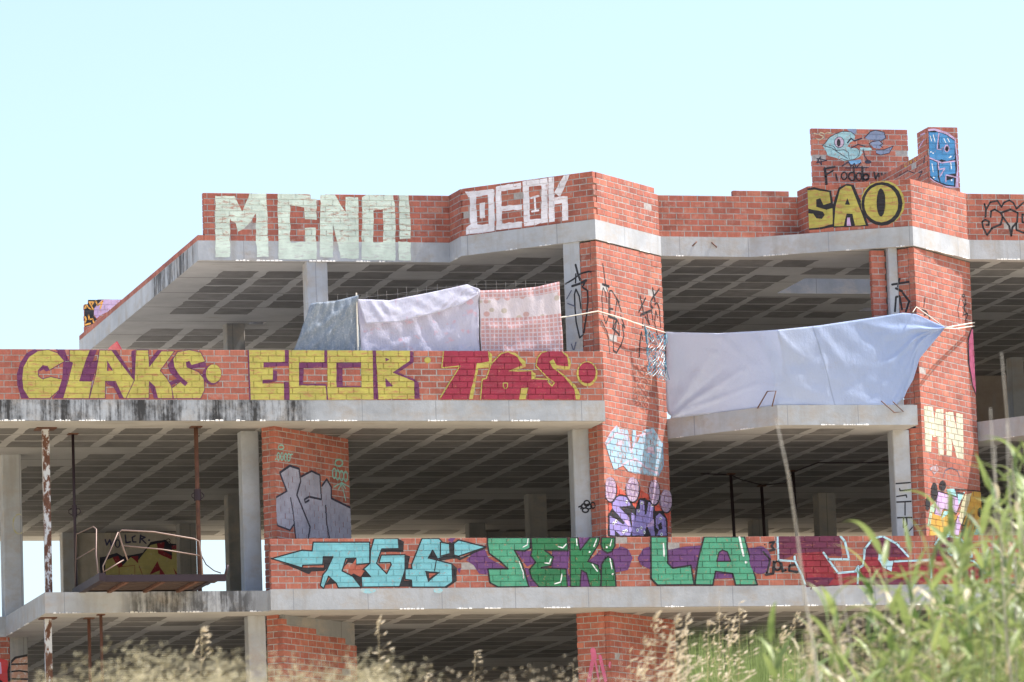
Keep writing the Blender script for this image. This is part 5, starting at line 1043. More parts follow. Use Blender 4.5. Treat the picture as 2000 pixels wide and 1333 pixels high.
  ('yellowf',0.022,[0.311,1.396,0.282,1.379,0.252,1.375,0.223,1.386,0.197,1.41,0.177,1.446,0.165,1.489,0.161,1.537,0.167,1.585,0.181,1.629,0.202,1.664,0.229,1.688,0.259,1.699,0.289,1.695,0.317,1.677]),
 ]),
 ('B1s','painted_tag','pink spray strokes',[
  ('hotpink',0.1,[0.274,2.08,0.292,1.952]),
  ('hotpink',0.07,[0.277,1.953,0.179,1.564]),
  ('hotpink',0.03,[0.3,1.951,0.36,1.56]),
  ('hotpink',0.056,[0.391,1.973,0.474,1.574]),
  ('hotpink',0,[0.583,1.82,0.578,1.792,0.569,1.772,0.556,1.766,0.545,1.774,0.537,1.795,0.534,1.823,0.539,1.851,0.548,1.871,0.561,1.878,0.572,1.87,0.58,1.849]),
 ]),
 ('B1','painted_tag','pink spray strokes',[
  ('hotpink',0.1,[-0.594,2.024,-0.56,1.9]),
  ('hotpink',0.065,[-0.589,1.899,-0.773,1.497]),
  ('hotpink',0.03,[-0.546,1.901,-0.431,1.522]),
  ('hotpink',0.056,[-0.372,1.939,-0.215,1.555]),
  ('hotpink',0,[-0.007,1.82,-0.015,1.791,-0.033,1.769,-0.057,1.761,-0.079,1.767,-0.095,1.787,-0.099,1.814,-0.09,1.843,-0.072,1.865,-0.049,1.874,-0.026,1.867,-0.011,1.848]),
 ]),
]


def wall_frame(key):
    (x0,y0),(x1,y1),z0,z1=WALLS[key]
    return Vector((x0,y0,z0)), math.atan2(y1-y0,x1-x0), math.hypot(x1-x0,y1-y0), z1-z0
def add_paint(key, root, cells, mortar_y=None, L=None, h=None):
    """cells: (s0,s1,z0,z1,y) rectangles that carry paint; root's local frame is the wall's"""
    k=0; prnd=random.Random(len(key)*7+ord(key[0]))
    for wkey,name,label,items in PAINT:
        if wkey!=key: continue
        mb=MB(); cols=[]
        for col,width,flatp in items:
            pts=list(zip(flatp[::2],flatp[1::2])); k+=1
            if col not in cols: cols.append(col)
            mi=cols.index(col)
            polys=stroke_polys(pts,width*prnd.uniform(.92,1.1)) if width else tri_polys(rough(pts,prnd,.009 if col in('mint','white','silver','cream') else .005))
            for j,pl in enumerate(polys):
                xs=[p[0] for p in pl]; zs=[p[1] for p in pl]; a0,a1,b0,b1=min(xs),max(xs),min(zs),max(zs)
                off=.0012+.00022*k+(.00006*(j%3) if width else 0)
                for (s0,s1,z0,z1,y) in cells:
                    if s1<a0 or s0>a1 or z1<b0 or z0>b1: continue
                    q=clip(pl,s0,s1,z0,z1)
                    if q: mb.poly([(x,y-off,z) for x,z in reversed(q)],mi)
                if mortar_y is not None:
                    q=clip(pl,0.003,L-.003,0.003,h-.015)
                    if q: mb.poly([(x,mortar_y-.0004-.00003*k-(.00002*(j%3) if width else 0),z) for x,z in reversed(q)],mi)
        if mb.f:
            o=mb.build(name,[paint_mat(c,mortar_y is None) for c in cols],root); o['label']=label
            # outward-facing
            bm=bmesh.new(); bm.from_mesh(o.data)
            for f in bm.faces:
                if f.normal.y>0: f.normal_flip()
            bm.to_mesh(o.data); bm.free()

# ---------------------------------------------------------------- brick walls
CH, BL, JT = .101, .25, .014
BRICK_MESH={}
def brick_mesh(l, depth=.10, h=CH-JT):
    l=round(l*200)/200; key=(l,round(depth,3))
    if key in BRICK_MESH: return BRICK_MESH[key]
    mb=MB(); c=.0035
    o=[(0,0),(l,0),(l,h),(0,h)]; inn=[(c,c),(l-c,c),(l-c,h-c),(c,h-c)]
    mb.v=[(x,0,z) for x,z in inn]+[(x,c,z) for x,z in o]+[(x,depth,z) for x,z in o]
    mb.f=[(0,1,2,3)]+[(4+i,4+(i+1)%4,(i+1)%4,i) for i in range(4)]+[(8+i,8+(i+1)%4,4+(i+1)%4,4+i) for i in range(4)]+[(11,10,9,8)]
    mb.mi=[0]*len(mb.f); BRICK_MESH[key]=mb.mesh('brick',M['brick']); return BRICK_MESH[key]
def brick_wall(key, name, label, cat='wall', group=None, thick=.115, skip=None, maxobj=300, first=None, order=None, bl=BL, phase=0.0, cut0=0.0, cut1=0.0):
    p,rz,L,h=wall_frame(key); root=empty(name,p,rz); tag(root,label,cat,group)
    n=int(round(h/CH)); rnd=random.Random(hash(key)%1000 if False else sum(map(ord,key)))
    bricks=[]; core=MB(); ry=.0035
    for i in range(n):
        z=i*CH+JT*.5; x=-(bl/2 if i%2 else 0)-phase; runs=[]
        while x<L-1e-6:
            s0=max(x+JT/2,cut0); s1=min(x+bl-JT/2,L-cut1); x+=bl
            if s1-s0<.02: continue
            if skip and skip(i,s0,s1): continue
            if rnd.random()<(.003 if key[0]=='P' else .008) and 0<i<n-1: runs.append([s0,s1]) if not runs or abs(runs[-1][1]-(s0-JT))>=.03 else runs[-1].__setitem__(1,s1); continue
            bricks.append([s0,s1,z,z+CH-JT,rnd.gauss(0,.0012),i])
            if runs and abs(runs[-1][1]-(s0-JT))<.03: runs[-1][1]=s1
            else: runs.append([s0,s1])
        top=i==n-1
        for a,b in runs: core.box(a+.012,b-.012,ry+.0004*(i%2),thick-.0004*(i%2),i*CH+(.0 if i else .0005),(i+1)*CH-(.006 if top else .0))
    core.build('mortar',M['mortar'],root)
    vis=sorted(bricks,key=order) if order else bricks
    for b in vis[:maxobj]:
        s0,s1,z0,z1,y,i=b
        o=bpy.data.objects.new('brick',brick_mesh(s1-s0,thick-.012)); o.location=(s0,y,z0); o.rotation_euler=(rnd.uniform(-.004,.004),0,rnd.uniform(-.003,.003)); link(o,root)
    rest=vis[maxobj:]
    if rest:
        mb=MB()
        for s0,s1,z0,z1,y,i in rest: mb.box(s0,s1,y,thick-.012,z0,z1)
        o=mb.build('brick_courses',M['brick_mass'],root); o['kind']='stuff'
    add_paint(key,root,[(b[0]-.001,b[1]+.001,b[2]-.001,b[3]+.001,b[4]-.0004) for b in bricks],ry,L,h)
    return root

# ================================================================ terrain
def gz(x,y):
    d=y+83.1
    base=-13.2+.078*min(max(d,-40),88)
    bank=.85*math.exp(-((d-27)/9.0)**2)
    return base+bank+.06*math.sin(x*.9)+.05*math.sin(y*.7+x*.4)
def make_ground():
    xs=[-3000,-800,-250,-120]+[-70+2*i for i in range(71)]+[120,250,800,3000]
    ys=[-3000,-800,-300,-160]+[-120+2*i for i in range(70)]+[60,120,300,800,3000]
    mb=MB(); nx=len(xs)
    for y in ys:
        for x in xs: mb.v.append((x,y,gz(x,y) if y<12 else gz(x,12)))
    for j in range(len(ys)-1):
        for i in range(nx-1): a=j*nx+i; mb.f.append((a,a+1,a+nx+1,a+nx)); mb.mi.append(0)
    mt,nt,b=new_mat('dry_ground')
    c=ramp(nt,noise(nt,pos(nt),.5,8,.7),(.3,(.40,.33,.21)),(.5,(.50,.42,.28)),(.7,(.56,.48,.35)))
    nt.links.new(c,b.inputs['Base Color']); b.inputs['Roughness'].default_value=1
    o=mb.build('ground',mt,smooth=True); o['kind']='structure'
make_ground()

# ================================================================ slabs with waffle soffits
def inside(x,y,poly):
    c=False; n=len(poly)
    for i in range(n):
        (ax,ay),(bx,by)=poly[i],poly[i-1]
        if (ay>y)!=(by>y) and x<(bx-ax)*(y-ay)/(by-ay)+ax: c=not c
    return c
GX,GY,X0,Y0=.775,.80,-2.32,.84
BLOCK_VARIANTS=[]
def block_meshes(rnd):
    for k in range(7):
        mb=MB(); w2,d2=.300,.335; pts=[]
        def edge(ax,ay,bx,by,n,j):
            for i in range(n): t=i/n; pts.append((ax+(bx-ax)*t+rnd.uniform(-j,j),ay+(by-ay)*t+rnd.uniform(-j,j)))
        edge(-w2,-d2,w2,-d2,4,.012); edge(w2,-d2,w2,d2,4,.022); edge(w2,d2,-w2,d2,4,.012); edge(-w2,d2,-w2,-d2,4,.022)
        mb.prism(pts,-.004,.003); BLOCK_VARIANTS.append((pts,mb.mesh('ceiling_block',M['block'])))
block_meshes(random.Random(3))
def slab(name,label,outline,z0,z1,edge_mat,holes=(),blocks=True,xlim=None,solid=(),seed=1,group='floor slabs of the unfinished building'):
    root=empty(name,(0,0,z0)); tag(root,label,'slab',group); h=z1-z0
    rings=[outline]+[list(reversed(hh)) for hh in holes]
    tr=tessellate_polygon([[Vector((x,y,0)) for x,y in r] for r in rings]); flatv=[p for r in rings for p in r]
    mb=MB(); n=len(flatv); mb.v=[(x,y,0) for x,y in flatv]+[(x,y,h) for x,y in flatv]
    for t in tr:
        a,b,c=[Vector((*flatv[i],0)) for i in t]; ccw=(b-a).cross(c-a).z>0; t=tuple(t) if ccw else tuple(reversed(t))
        mb.f.append(tuple(reversed(t))); mb.mi.append(1); mb.f.append(tuple(i+n for i in t)); mb.mi.append(2)
    # soffit-to-edge faces, finely cut along their length so the arris can be ragged
    k=0
    for r in rings:
        m_=len(r)
        for i in range(m_):
            a,b=k+i,k+(i+1)%m_; mb.f.append((a,b,n+b,n+a)); mb.mi.append(0 if k==0 else 3)
        k+=m_
    mb.build('slab_body',[edge_mat,M['soffit'],M['floor'],M['concrete_dark']],root)
    # broken lip of cement along the lower front arris
    rnd=random.Random(seed); lip=MB()
    for i in range(len(outline)-1):
        (ax,ay),(bx,by)=outline[i],outline[i+1]
        if by>5 or ay>5: continue
        L=math.hypot(bx-ax,by-ay); ex,ey=(bx-ax)/L,(by-ay)/L; nx,ny=ey,-ex; s=rnd.uniform(.1,.5)
        while s<L-.1:
            if rnd.random()<.55:
                for q in range(rnd.randint(2,9)):
                    l=rnd.uniform(.02,.07)
                    if s+l>L-.05: break
                    t=rnd.uniform(.004,.016); hh=rnd.uniform(.004,.02); g=.002
                    P=lambda s_,o_,z_:(ax+ex*s_+nx*o_,ay+ey*s_+ny*o_,z_)
                    v=[P(s,-.01,-hh*.4),P(s+l,-.01,-hh*.4),P(s+l,t,-hh*.4),P(s,t,-hh*.4),P(s+.006,-.01,hh),P(s+l-.006,-.01,hh),P(s+l-.006,t*.5,hh),P(s+.006,t*.5,hh)]
                    b0=len(lip.v); lip.v+=v
                    for f in ((3,2,1,0),(4,5,6,7),(0,1,5,4),(1,2,6,5),(2,3,7,6),(3,0,4,7)): lip.f.append(tuple(b0+w_ for w_ in f)); lip.mi.append(0)
                    s+=l+rnd.uniform(0,.02)
            s+=rnd.uniform(.1,.8)
    if lip.f: lip.build('cement_lip',M['lip'],root)
    if blocks:
        cells=[]
        for i in range(-14,20):
            for j in range(-1,21):
                cx=X0+GX*(i+.5); cy=Y0+GY*(j+.5)
                if not all(inside(cx+dx,cy+dy,outline) for dx in(-.5,0,.5) for dy in (-.5,.42)): continue
                if any(abs(cx-sx)<1.2 and abs(cy-sy)<.95 for sx,sy in solid): continue
                if any(min(p[0] for p in hh)-.5<cx<max(p[0] for p in hh)+.5 and min(p[1] for p in hh)-.5<cy<max(p[1] for p in hh)+.5 for hh in holes): continue
                if rnd.random()<.035: continue
                v=-9.6+.20*cy<cx<8.4+.32*cy
                cells.append((0 if v else 1,cy,cx,cy))
        cells.sort()
        mass=MB()
        for q,(nv,_,cx,cy) in enumerate(cells):
            pts,me=BLOCK_VARIANTS[rnd.randrange(7)]
            if q<300 and not nv:
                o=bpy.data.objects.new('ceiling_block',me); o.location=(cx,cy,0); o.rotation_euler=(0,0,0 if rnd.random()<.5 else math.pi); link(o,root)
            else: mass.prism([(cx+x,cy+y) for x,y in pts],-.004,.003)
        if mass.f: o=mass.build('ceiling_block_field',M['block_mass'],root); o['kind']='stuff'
    return root
M['floor']=flat('dusty_floor',(.50,.47,.42),1.0); M['plaster']=mat_concrete('pale_plaster',(.50,.47,.42))
M['lip']=flat('broken_cement',(.72,.70,.67),.9)
COLS=[(-3.95,9.85),(1.5,9.85),(6.95,9.85),(-3.98,14.3),(1.55,14.3),(7.1,14.3),(-3.95,3.2)]
ROOF=[(-5.97,3.04),(-1.70,3.04),(-1.66,2.40),(0.15,0.61),(1.73,2.20),(3.30,2.24),(5.74,0.95),(7.20,2.26),(34,2.26),(34,16.6),(-2.0,16.6),(-2.0,14.2),(-5.97,14.2)]
def rect(x0,x1,y0,y1): return [(x0,y0),(x1,y0),(x1,y1),(x0,y1)]
slab('concrete_slab','topmost concrete roof slab with zigzag edge under the white and mint lettering',ROOF,2.75,3.08,M['concrete_roofside'],holes=[rect(4.95,7.0,4.42,6.05),rect(7.1,7.55,7.62,8.0),rect(-3.7,-3.42,9.62,9.95)],solid=COLS,seed=2)
MID=[(-12.5,0.0),(0.03,0.0),(0.03,0.85),(1.6,2.40),(1.75,2.14),(3.10,0.48),(5.50,0.44),(5.50,1.25),(7.18,2.75),(7.32,2.48),(8.75,0.50),(34,0.46),(34,16.83),(-12.5,16.83)]
slab('concrete_slab','middle concrete slab with black water stains under the yellow lettering',MID,-.33,0.0,M['concrete_mid'],solid=COLS[:6]+[(-8.95,4.3)],seed=3)
LOW=[(-12.5,4.0),(-9.14,4.0),(-9.14,0.18),(-5.57,0.18),(-5.57,-0.012),(34,-0.012),(34,16.83),(-12.5,16.83)]
slab('concrete_slab','lowest concrete slab below the turquoise and green lettering',LOW,-3.35,-3.02,M['concrete_low'],solid=COLS[:6],seed=4)
slab('concrete_slab','ground storey slab hidden behind the dry grass',[(-12.5,.1),(34,.1),(34,16.83),(-12.5,16.83)],-6.37,-6.04,M['concrete'],blocks=False,seed=5)

# ================================================================ brick parapets, piers and roof walls
g='brick parapets along the slab edges'
brick_wall('R1','brick_parapet','roof parapet with big pale green block letters MCNO!',group=g,skip=lambda i,a,b:(i==7 and 1.72<(a+b)/2<2.08) or (i<1 and False),phase=.06)
brick_wall('R2','brick_parapet','short return of roof parapet between mint and white lettering',group=g)
brick_wall('R3','brick_parapet','slanting roof parapet with white block letters DEOK',group=g,phase=.1)
brick_wall('R4','brick_parapet','sunlit bare roof parapet right of the white DEOK lettering',group=g,phase=.04,skip=lambda i,a,b:i==7 and a>1.9,cut0=.105)
brick_wall('R5','brick_parapet','bare shaded roof parapet with raised right end left of the yellow SAO',group=g,skip=lambda i,a,b:i==7 and not(1.36<(a+b)/2<2.36))
brick_wall('R6','brick_parapet','narrow return of roof parapet left of the yellow SAO',group=g)
brick_wall('R7','brick_parapet','slanting roof parapet with yellow and black SAO lettering',group=g,phase=.07)
brick_wall('R8','brick_parapet','sunlit bare roof parapet right of the yellow SAO lettering',group=g)
brick_wall('R9','brick_parapet','roof parapet with thin black scribble at the right edge',group=g)
brick_wall('RS','brick_parapet','single course of bricks along the receding left roof edge',group=g,maxobj=60)
brick_wall('RB','brick_wall','far roof wall with black orange and pink paint at left',skip=lambda i,a,b:i==6 and a<.14)
brick_wall('T1','brick_wall','roof turret wall painted with a pale blue fish',thick=.115,order=lambda b:-b[5])
brick_wall('T2','brick_wall','narrow roof block covered in blue lettering',thick=.115,order=lambda b:-b[5])
brick_wall('T3','brick_wall','dim side face of the roof block beside blue lettering',thick=.115,order=lambda b:-b[5],cut1=.112)
brick_wall('T4','brick_wall','low roof wall running back from the blue block to the fish wall',thick=.115,order=lambda b:-b[5])
brick_wall('M1','brick_parapet','long middle parapet with yellow CLAKS ECOB and crimson TGS',group=g,order=lambda b:-b[0])
brick_wall('L1','brick_parapet','long lower parapet with turquoise TGS and green SEKI LA',group=g,order=lambda b:b[0])
gp='brick piers with slanting faces'
td=lambda b:-b[5]
brick_wall('P1','brick_pier','tall sunlit brick pier with black tags and purple rose mural',group=gp,thick=.115,order=td,phase=.03)
brick_wall('P1s','brick_pier','narrow shaded brick strip beside upper column left of tall pier',group=gp,thick=.115,order=td,cut1=.112)
brick_wall('P1t','brick_pier','narrow shaded brick strip below the crimson TGS parapet end',group=gp,thick=.115,order=td,cut1=.09)
brick_wall('P2','brick_pier','right-hand sunlit brick pier with cream MN and pastel mural',group=gp,thick=.115,order=td)
brick_wall('P2s','brick_pier','narrow shaded brick strip on upper right-hand pier',group=gp,thick=.115,order=td,cut1=.112)
brick_wall('P2u','brick_pier','brick strip left of the upper column by the right-hand pier',group=gp,thick=.115,order=td)
brick_wall('P2t','brick_pier','narrow shaded brick strip beside lettered column at right',group=gp,thick=.115,order=td,cut1=.09)
brick_wall('PL','brick_pier','shaded brick pier with silver bubble lettering',group=gp,thick=.115,order=td)
brick_wall('PLs','brick_pier','narrow brick strip between column and silver lettering',group=gp,thick=.115,order=td,cut1=.09)
brick_wall('B1','brick_pier','lower brick pier with pink spray behind cream grass heads',group=gp,thick=.115,order=td,skip=lambda i,a,b:i>26)
brick_wall('B1s','brick_pier','large-brick left face of the pink sprayed lower pier',group=gp,thick=.115,order=td,cut1=.09)
brick_wall('BL','brick_pier','lower left brick pier under the peeling slab corner',group=gp,thick=.115,order=td,skip=lambda i,a,b:i>25-a*1.1)
brick_wall('BLs','brick_pier','narrow strip of the lower left brick pier',group=gp,thick=.115,order=td,cut1=.09)
brick_wall('BF','brick_wall','red painted brick wall at the bottom left corner',order=td)
brick_wall('BR','brick_pier','brick pier half hidden behind the reeds',group=gp,thick=.115,order=td)
# cement packing above the lower left pier
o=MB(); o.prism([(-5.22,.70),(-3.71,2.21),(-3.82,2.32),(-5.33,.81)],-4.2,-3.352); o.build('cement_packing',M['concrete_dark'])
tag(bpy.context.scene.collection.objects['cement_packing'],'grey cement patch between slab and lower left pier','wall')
# inner walls
def plain_wall(key,name,label,mat,thick=.2):
    p,rz,L,h=wall_frame(key); root=empty(name,p,rz); tag(root,label,'wall')
    mb=MB(); mb.box(0,L,0,thick,0,h-.002); mb.build('wall_face',mat,root); add_paint(key,root,[(0,L,0,h,0.0)]); return root
plain_wall('K1','inner_wall','inner wall with yellow and red lettering behind the rusty platform',M['plaster'] if 'plaster' in M else M['concrete_dark'])
mb=MB(); mb.box(11.6,14.4,16.0,16.2,0,2.748); o=mb.build('inner_wall',mat_concrete('stained_plaster',(.30,.25,.22))); tag(o,'stained inner wall in upper storey at the right edge','wall')
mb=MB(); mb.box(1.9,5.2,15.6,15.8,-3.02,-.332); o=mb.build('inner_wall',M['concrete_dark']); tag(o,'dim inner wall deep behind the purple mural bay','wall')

def added_shade_wall(x0,x1,y,z0,z1,label):  # unseen walls added to block light from behind and darken deep ceilings
    mb=MB(); n=int((x1-x0)/.25)
    root=empty('added_shade_wall',(x0,y,z0)); tag(root,label,'wall')
    mb.box(0,x1-x0,0,.115,0,z1-z0); mb.build('wall_face',M['brick_mass'],root)
added_shade_wall(-1.4,34,16.65,-3.02,-1.25,'unseen low rear wall added to darken the middle storey')
added_shade_wall(-5.0,34,16.65,-6.04,-4.3,'unseen low rear wall added to darken the lower storey')
added_shade_wall(-1.9,11.5,16.4,0,1.7,'unseen low rear wall added to darken the upper storey')
# ================================================================ columns
def column(x0,x1,y0,y1,z0,z1,label,mat,key=None):
    root=empty('concrete_column',(x0,y0,z0)); tag(root,label,'column','concrete columns'); c=.012; a,b=x1-x0,y1-y0
    mb=MB(); mb.prism([(c,0),(a-c,0),(a,c),(a,b-c),(a-c,b),(c,b),(0,b-c),(0,c)],0,z1-z0-.001); mb.build('shaft',mat,root)
    if key: add_paint(key,root,[(c,a-c,0,z1-z0,0.0)])
    return root
cc,cd=M['concrete_col'],M['concrete_dark']
column(-4.14,-3.79,3.06,3.40,0,2.75,'pale upper column standing under the mint lettering',cc)
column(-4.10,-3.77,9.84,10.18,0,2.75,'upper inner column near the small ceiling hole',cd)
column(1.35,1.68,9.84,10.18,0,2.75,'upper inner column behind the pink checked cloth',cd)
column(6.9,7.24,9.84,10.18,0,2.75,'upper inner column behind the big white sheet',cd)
column(11.99,12.24,13.5,13.8,0,2.75,'upper inner column at the right edge',cc)
column(-9.12,-8.80,4.14,4.46,-3.02,-.33,'leftmost column with faint yellow ring',cc,'CL')
column(-5.72,-5.43,1.22,1.50,-3.02,-.33,'pale column left of the silver lettering pier',cc)
column(-.25,.055,1.01,1.31,-3.02,-.33,'pale column with small black knot tag',cc,'C1t')
column(5.28,5.57,1.10,1.38,-3.02,-.33,'pale column with upright black letters at right',cc,'C2t')
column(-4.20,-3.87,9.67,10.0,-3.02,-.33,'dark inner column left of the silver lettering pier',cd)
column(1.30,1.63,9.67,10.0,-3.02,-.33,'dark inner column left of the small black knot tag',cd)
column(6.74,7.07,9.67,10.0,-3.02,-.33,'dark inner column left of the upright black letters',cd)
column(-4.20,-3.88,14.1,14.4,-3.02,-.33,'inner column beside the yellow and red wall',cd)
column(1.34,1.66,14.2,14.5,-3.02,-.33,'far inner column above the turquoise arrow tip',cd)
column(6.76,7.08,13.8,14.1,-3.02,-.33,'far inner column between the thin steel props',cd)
column(-6.15,-5.87,15.4,15.7,-3.02,-.33,'far inner column left of the yellow and red wall',cc)
column(-5.76,-5.47,.88,1.16,-6.04,-3.35,'lower left column above the dry grass',cc)
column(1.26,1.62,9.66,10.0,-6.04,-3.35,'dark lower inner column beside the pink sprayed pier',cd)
column(-9.055,-8.76,4.09,4.4,-6.04,-3.35,'lower left corner column with black curved strokes',cd,'CF')
column(5.37,5.53,1.19,1.45,0,2.75,'slim upper column at the right-hand pier',cc,'C2')
p,rz,L,h=wall_frame('C1'); root=empty('concrete_column',p,rz); tag(root,'upper column with tall black looping tag','column','concrete columns')
mb=MB(); mb.box(0.002,L-.002,0,.26,0,h-.001); mb.build('shaft',cc,root); add_paint('C1',root,[(0.002,L-.002,0,h,0.0)])
# paint that runs over onto the slab edges: flat coats lying on the concrete
for key,nm in (('SR','roof slab edge'),('SL','lower slab edge')):
    p,rz,L,h=wall_frame(key); root=empty('paint_coat',p,rz); tag(root,{'SR':'mint paint carried down onto the roof slab edge','SL':'turquoise and purple overspray on the lowest slab edge'}[key],'paint'); add_paint(key,root,[(0,L,.012,h,0.0)])

# ================================================================ props, platform, small steel things
def prop(x,y,z0,z1,r,label,mat,collar=None,plate=.11,square=False,lean=0.0):
    root=empty('steel_prop',(x,y,z0)); tag(root,label,'prop','steel props under the slabs'); h=z1-z0
    mb=MB(); mb.tube([(lean,0,0),(lean*.5,0,h*.5),(0,0,h-.02)],r,4 if square else 10); mb.build('tube',mat,root,smooth=not square)
    mb=MB(); mb.box(-plate,plate,-plate,plate,h-.02,h-.003); mb.build('head_plate',M['rust'],root)
    if collar:
        mb=MB(); mb.tube([(lean*.5,0,collar),(lean*.5,0,collar+.18)],r*1.7,10); cl=mb.build('collar',M['darksteel'],root)
        mb=MB(); mb.tube([(lean*.5+.1*math.cos(a*.7),-.01+.04*math.sin(a*.7)*0,collar+.08+.06*math.sin(a*.7)) for a in range(10)],.008,5); mb.build('handle',M['darksteel'],cl)
    return root
prop(-8.95,.92,-3.02,-.33,.075,'thick peeling white and rust prop at left',M['rust_pole'],square=True,plate=.16)
prop(-8.40,1.53,-3.02,-.33,.024,'thin dark prop with ring handle right of the thick one',M['darksteel'],collar=1.35,plate=.08)
prop(-6.56,.70,-3.02,-.33,.036,'rusty prop rising beside the platform rail',M['rust'],collar=1.5,plate=.09)
prop(-8.98,.90,-6.04,-3.35,.075,'thick rusty prop below the lowest slab at left',M['rust_pole'],square=True,plate=.13)
prop(-8.31,.96,-6.04,-3.35,.028,'thin lower prop with plate head',M['rust'],plate=.08)
prop(-8.22,.40,-6.04,-3.35,.026,'thin lower prop nearest the slab edge',M['rust'],plate=.06)
prop(4.15,6.61,-3.02,-.36,.028,'left dark prop in the bay right of the purple mural',M['darksteel'],plate=.07,lean=.05)
prop(5.24,8.30,-3.02,-.36,.028,'middle dark prop in the bay right of the purple mural',M['darksteel'],plate=.07,lean=.05)
prop(5.16,6.19,-3.02,-.36,.028,'right dark prop in the bay right of the purple mural',M['darksteel'],plate=.07,lean=.05)
mb=MB(); mb.tube([(3.6,6.6,-.365),(4.15,6.65,-.37),(4.55,7.3,-.38),(5.22,8.2,-.37),(5.5,7.7,-.39),(5.18,6.15,-.38),(5.25,5.05,-.37),(6.0,4.9,-.39),(6.9,4.78,-.37)],.011,6); o=mb.build('ceiling_cable',M['darksteel'],smooth=True); tag(o,'slack black cable under the ceiling between dark props','cable')
M['rust2']=flat('dark_rusty_plank',(.05,.027,.02),.8)
# suspended work platform resting on the slab edge
pf=empty('work_platform',(-7.6,.3,-3.0)); tag(pf,'rusty work platform with bent tube rails jutting from the slab','platform')
def part(name,mat,fn,smooth=False):
    mb=MB(); fn(mb); return mb.build(name,mat,pf,smooth)
part('side_beam',M['darksteel'],lambda b:b.box(-1.0,-.90,-1.9,.45,-.03,.09))
part('side_beam',M['darksteel'],lambda b:b.box(.80,.88,-1.6,.25,-.012,.06))
part('front_beam',M['darksteel'],lambda b:b.box(-.90,1.02,-1.75,-1.66,-.03,.075))
for k in range(7):
    y=-1.62+k*.30; part('deck_plank',M['rust2'],lambda b,y=y,k=k:b.box(-.9,1.02-.05*k,y,y+.24,.0+.004*(k%2),.045))
for x in (-.55,.02,.55): part('cross_bearer',M['rust'],lambda b,x=x:b.box(x,x+.06,-1.65,.35,-.04,-.002))
tb=lambda pts,r=.012:(lambda b:b.tube(pts,r,8))
def L3(l): return [(x+7.6,y-.3,z+3.0) for x,y,z in l]
part('rail_tube',M['rail'],tb(L3([(-8.13,-1.5,-2.71),(-8.20,-1.5,-2.5),(-8.26,-1.5,-2.28),(-8.21,-1.5,-2.24),(-7.71,-1.5,-2.27),(-7.08,-1.5,-2.38),(-7.0,-1.5,-2.42),(-6.97,-1.5,-2.66),(-6.96,-1.5,-2.94)])),True)
part('rail_tube',M['rail'],tb(L3([(-8.2,-1.5,-2.48),(-7.6,-1.5,-2.54),(-6.99,-1.5,-2.64)]),.010),True)
part('rail_tube',M['rail'],tb(L3([(-8.27,-1.5,-2.27),(-8.40,-1.52,-2.55),(-8.53,-1.55,-2.80),(-8.52,-1.55,-2.92)]),.010),True)
part('rail_tube',M['rail'],tb(L3([(-8.19,-1.5,-2.70),(-8.52,-1.55,-2.89)]),.010),True)
part('rail_tube',M['rail'],tb(L3([(-8.5,1.1,-2.95),(-8.45,1.1,-2.0),(-8.40,-.1,-2.02),(-8.38,-.25,-2.08),(-8.42,-.4,-2.5),(-8.42,-.6,-2.95)]),.011),True)
part('rail_tube',M['rail'],tb(L3([(-8.46,1.1,-2.40),(-8.41,-.35,-2.38)]),.010),True)
pr_=random.Random(9)
for k in range(9):
    x=pr_.uniform(-.8,.9); y=pr_.uniform(-1.5,.1); l=pr_.uniform(.15,.6); a=pr_.uniform(-.5,.5)
    part('loose_bar',M['rust'] if k%3 else M['darksteel'],lambda b,x=x,y=y,l=l,a=a:b.tube([(x,y,.06),(x+l*math.cos(a),y+l*math.sin(a),.06+pr_.uniform(0,.09))],.013,5))
part('steel_cable',M['darksteel'],tb(L3([(-6.97,-1.5,-2.64),(-6.9,-1.5,-2.78),(-6.78,-1.52,-2.88),(-6.68,-1.55,-2.92)]),.009),True)
part('hook',M['darksteel'],tb(L3([(-6.62,-1.6,-2.95),(-6.58,-1.6,-2.8)]),.02),True)
# red folded board behind the middle parapet
rb=empty('red_board',(-7.9,.55,.1)); tag(rb,'small red folded board peeking over the yellow CLAKS lettering','board')
mb=MB(); mb.prism([(-.22,0),(.09,0),(.11,.7),(-.2,.7)],0,.02); o=mb.build('board_leaf',M['redplastic'],rb); o.rotation_euler=(0,-.42,0); o.location=(-.02,0,.72)
mb=MB(); mb.prism([(0,0),(.16,0),(.16,.7),(0,.7)],0,.02); o=mb.build('board_leaf',M['redplastic'],rb); o.rotation_euler=(0,1.05,0); o.location=(.055,0,.91)
# bent reinforcing bars
def bar(pts,r,label): mb=MB(); mb.tube(pts,r,6); o=mb.build('rebar_loop',M['rebar'],smooth=True); tag(o,label,'rebar')
bar([(2.84,.74,-.02),(2.97,.58,.24),(3.08,.46,.23),(3.02,.52,-.02)],.011,'bent rebar loop standing against the white sheet')
bar([(4.87,.41,.06),(5.09,.41,-.13),(5.25,.41,-.12),(5.07,.41,.05)],.010,'bent rebar loop hanging over the slab edge at right')
bar([(2.28,2.215,2.92),(2.36,2.205,3.0)],.012,'left short rebar stub in the roof slab edge')
bar([(2.62,2.215,2.99),(2.70,2.19,2.90)],.012,'right short rebar stub in the roof slab edge')

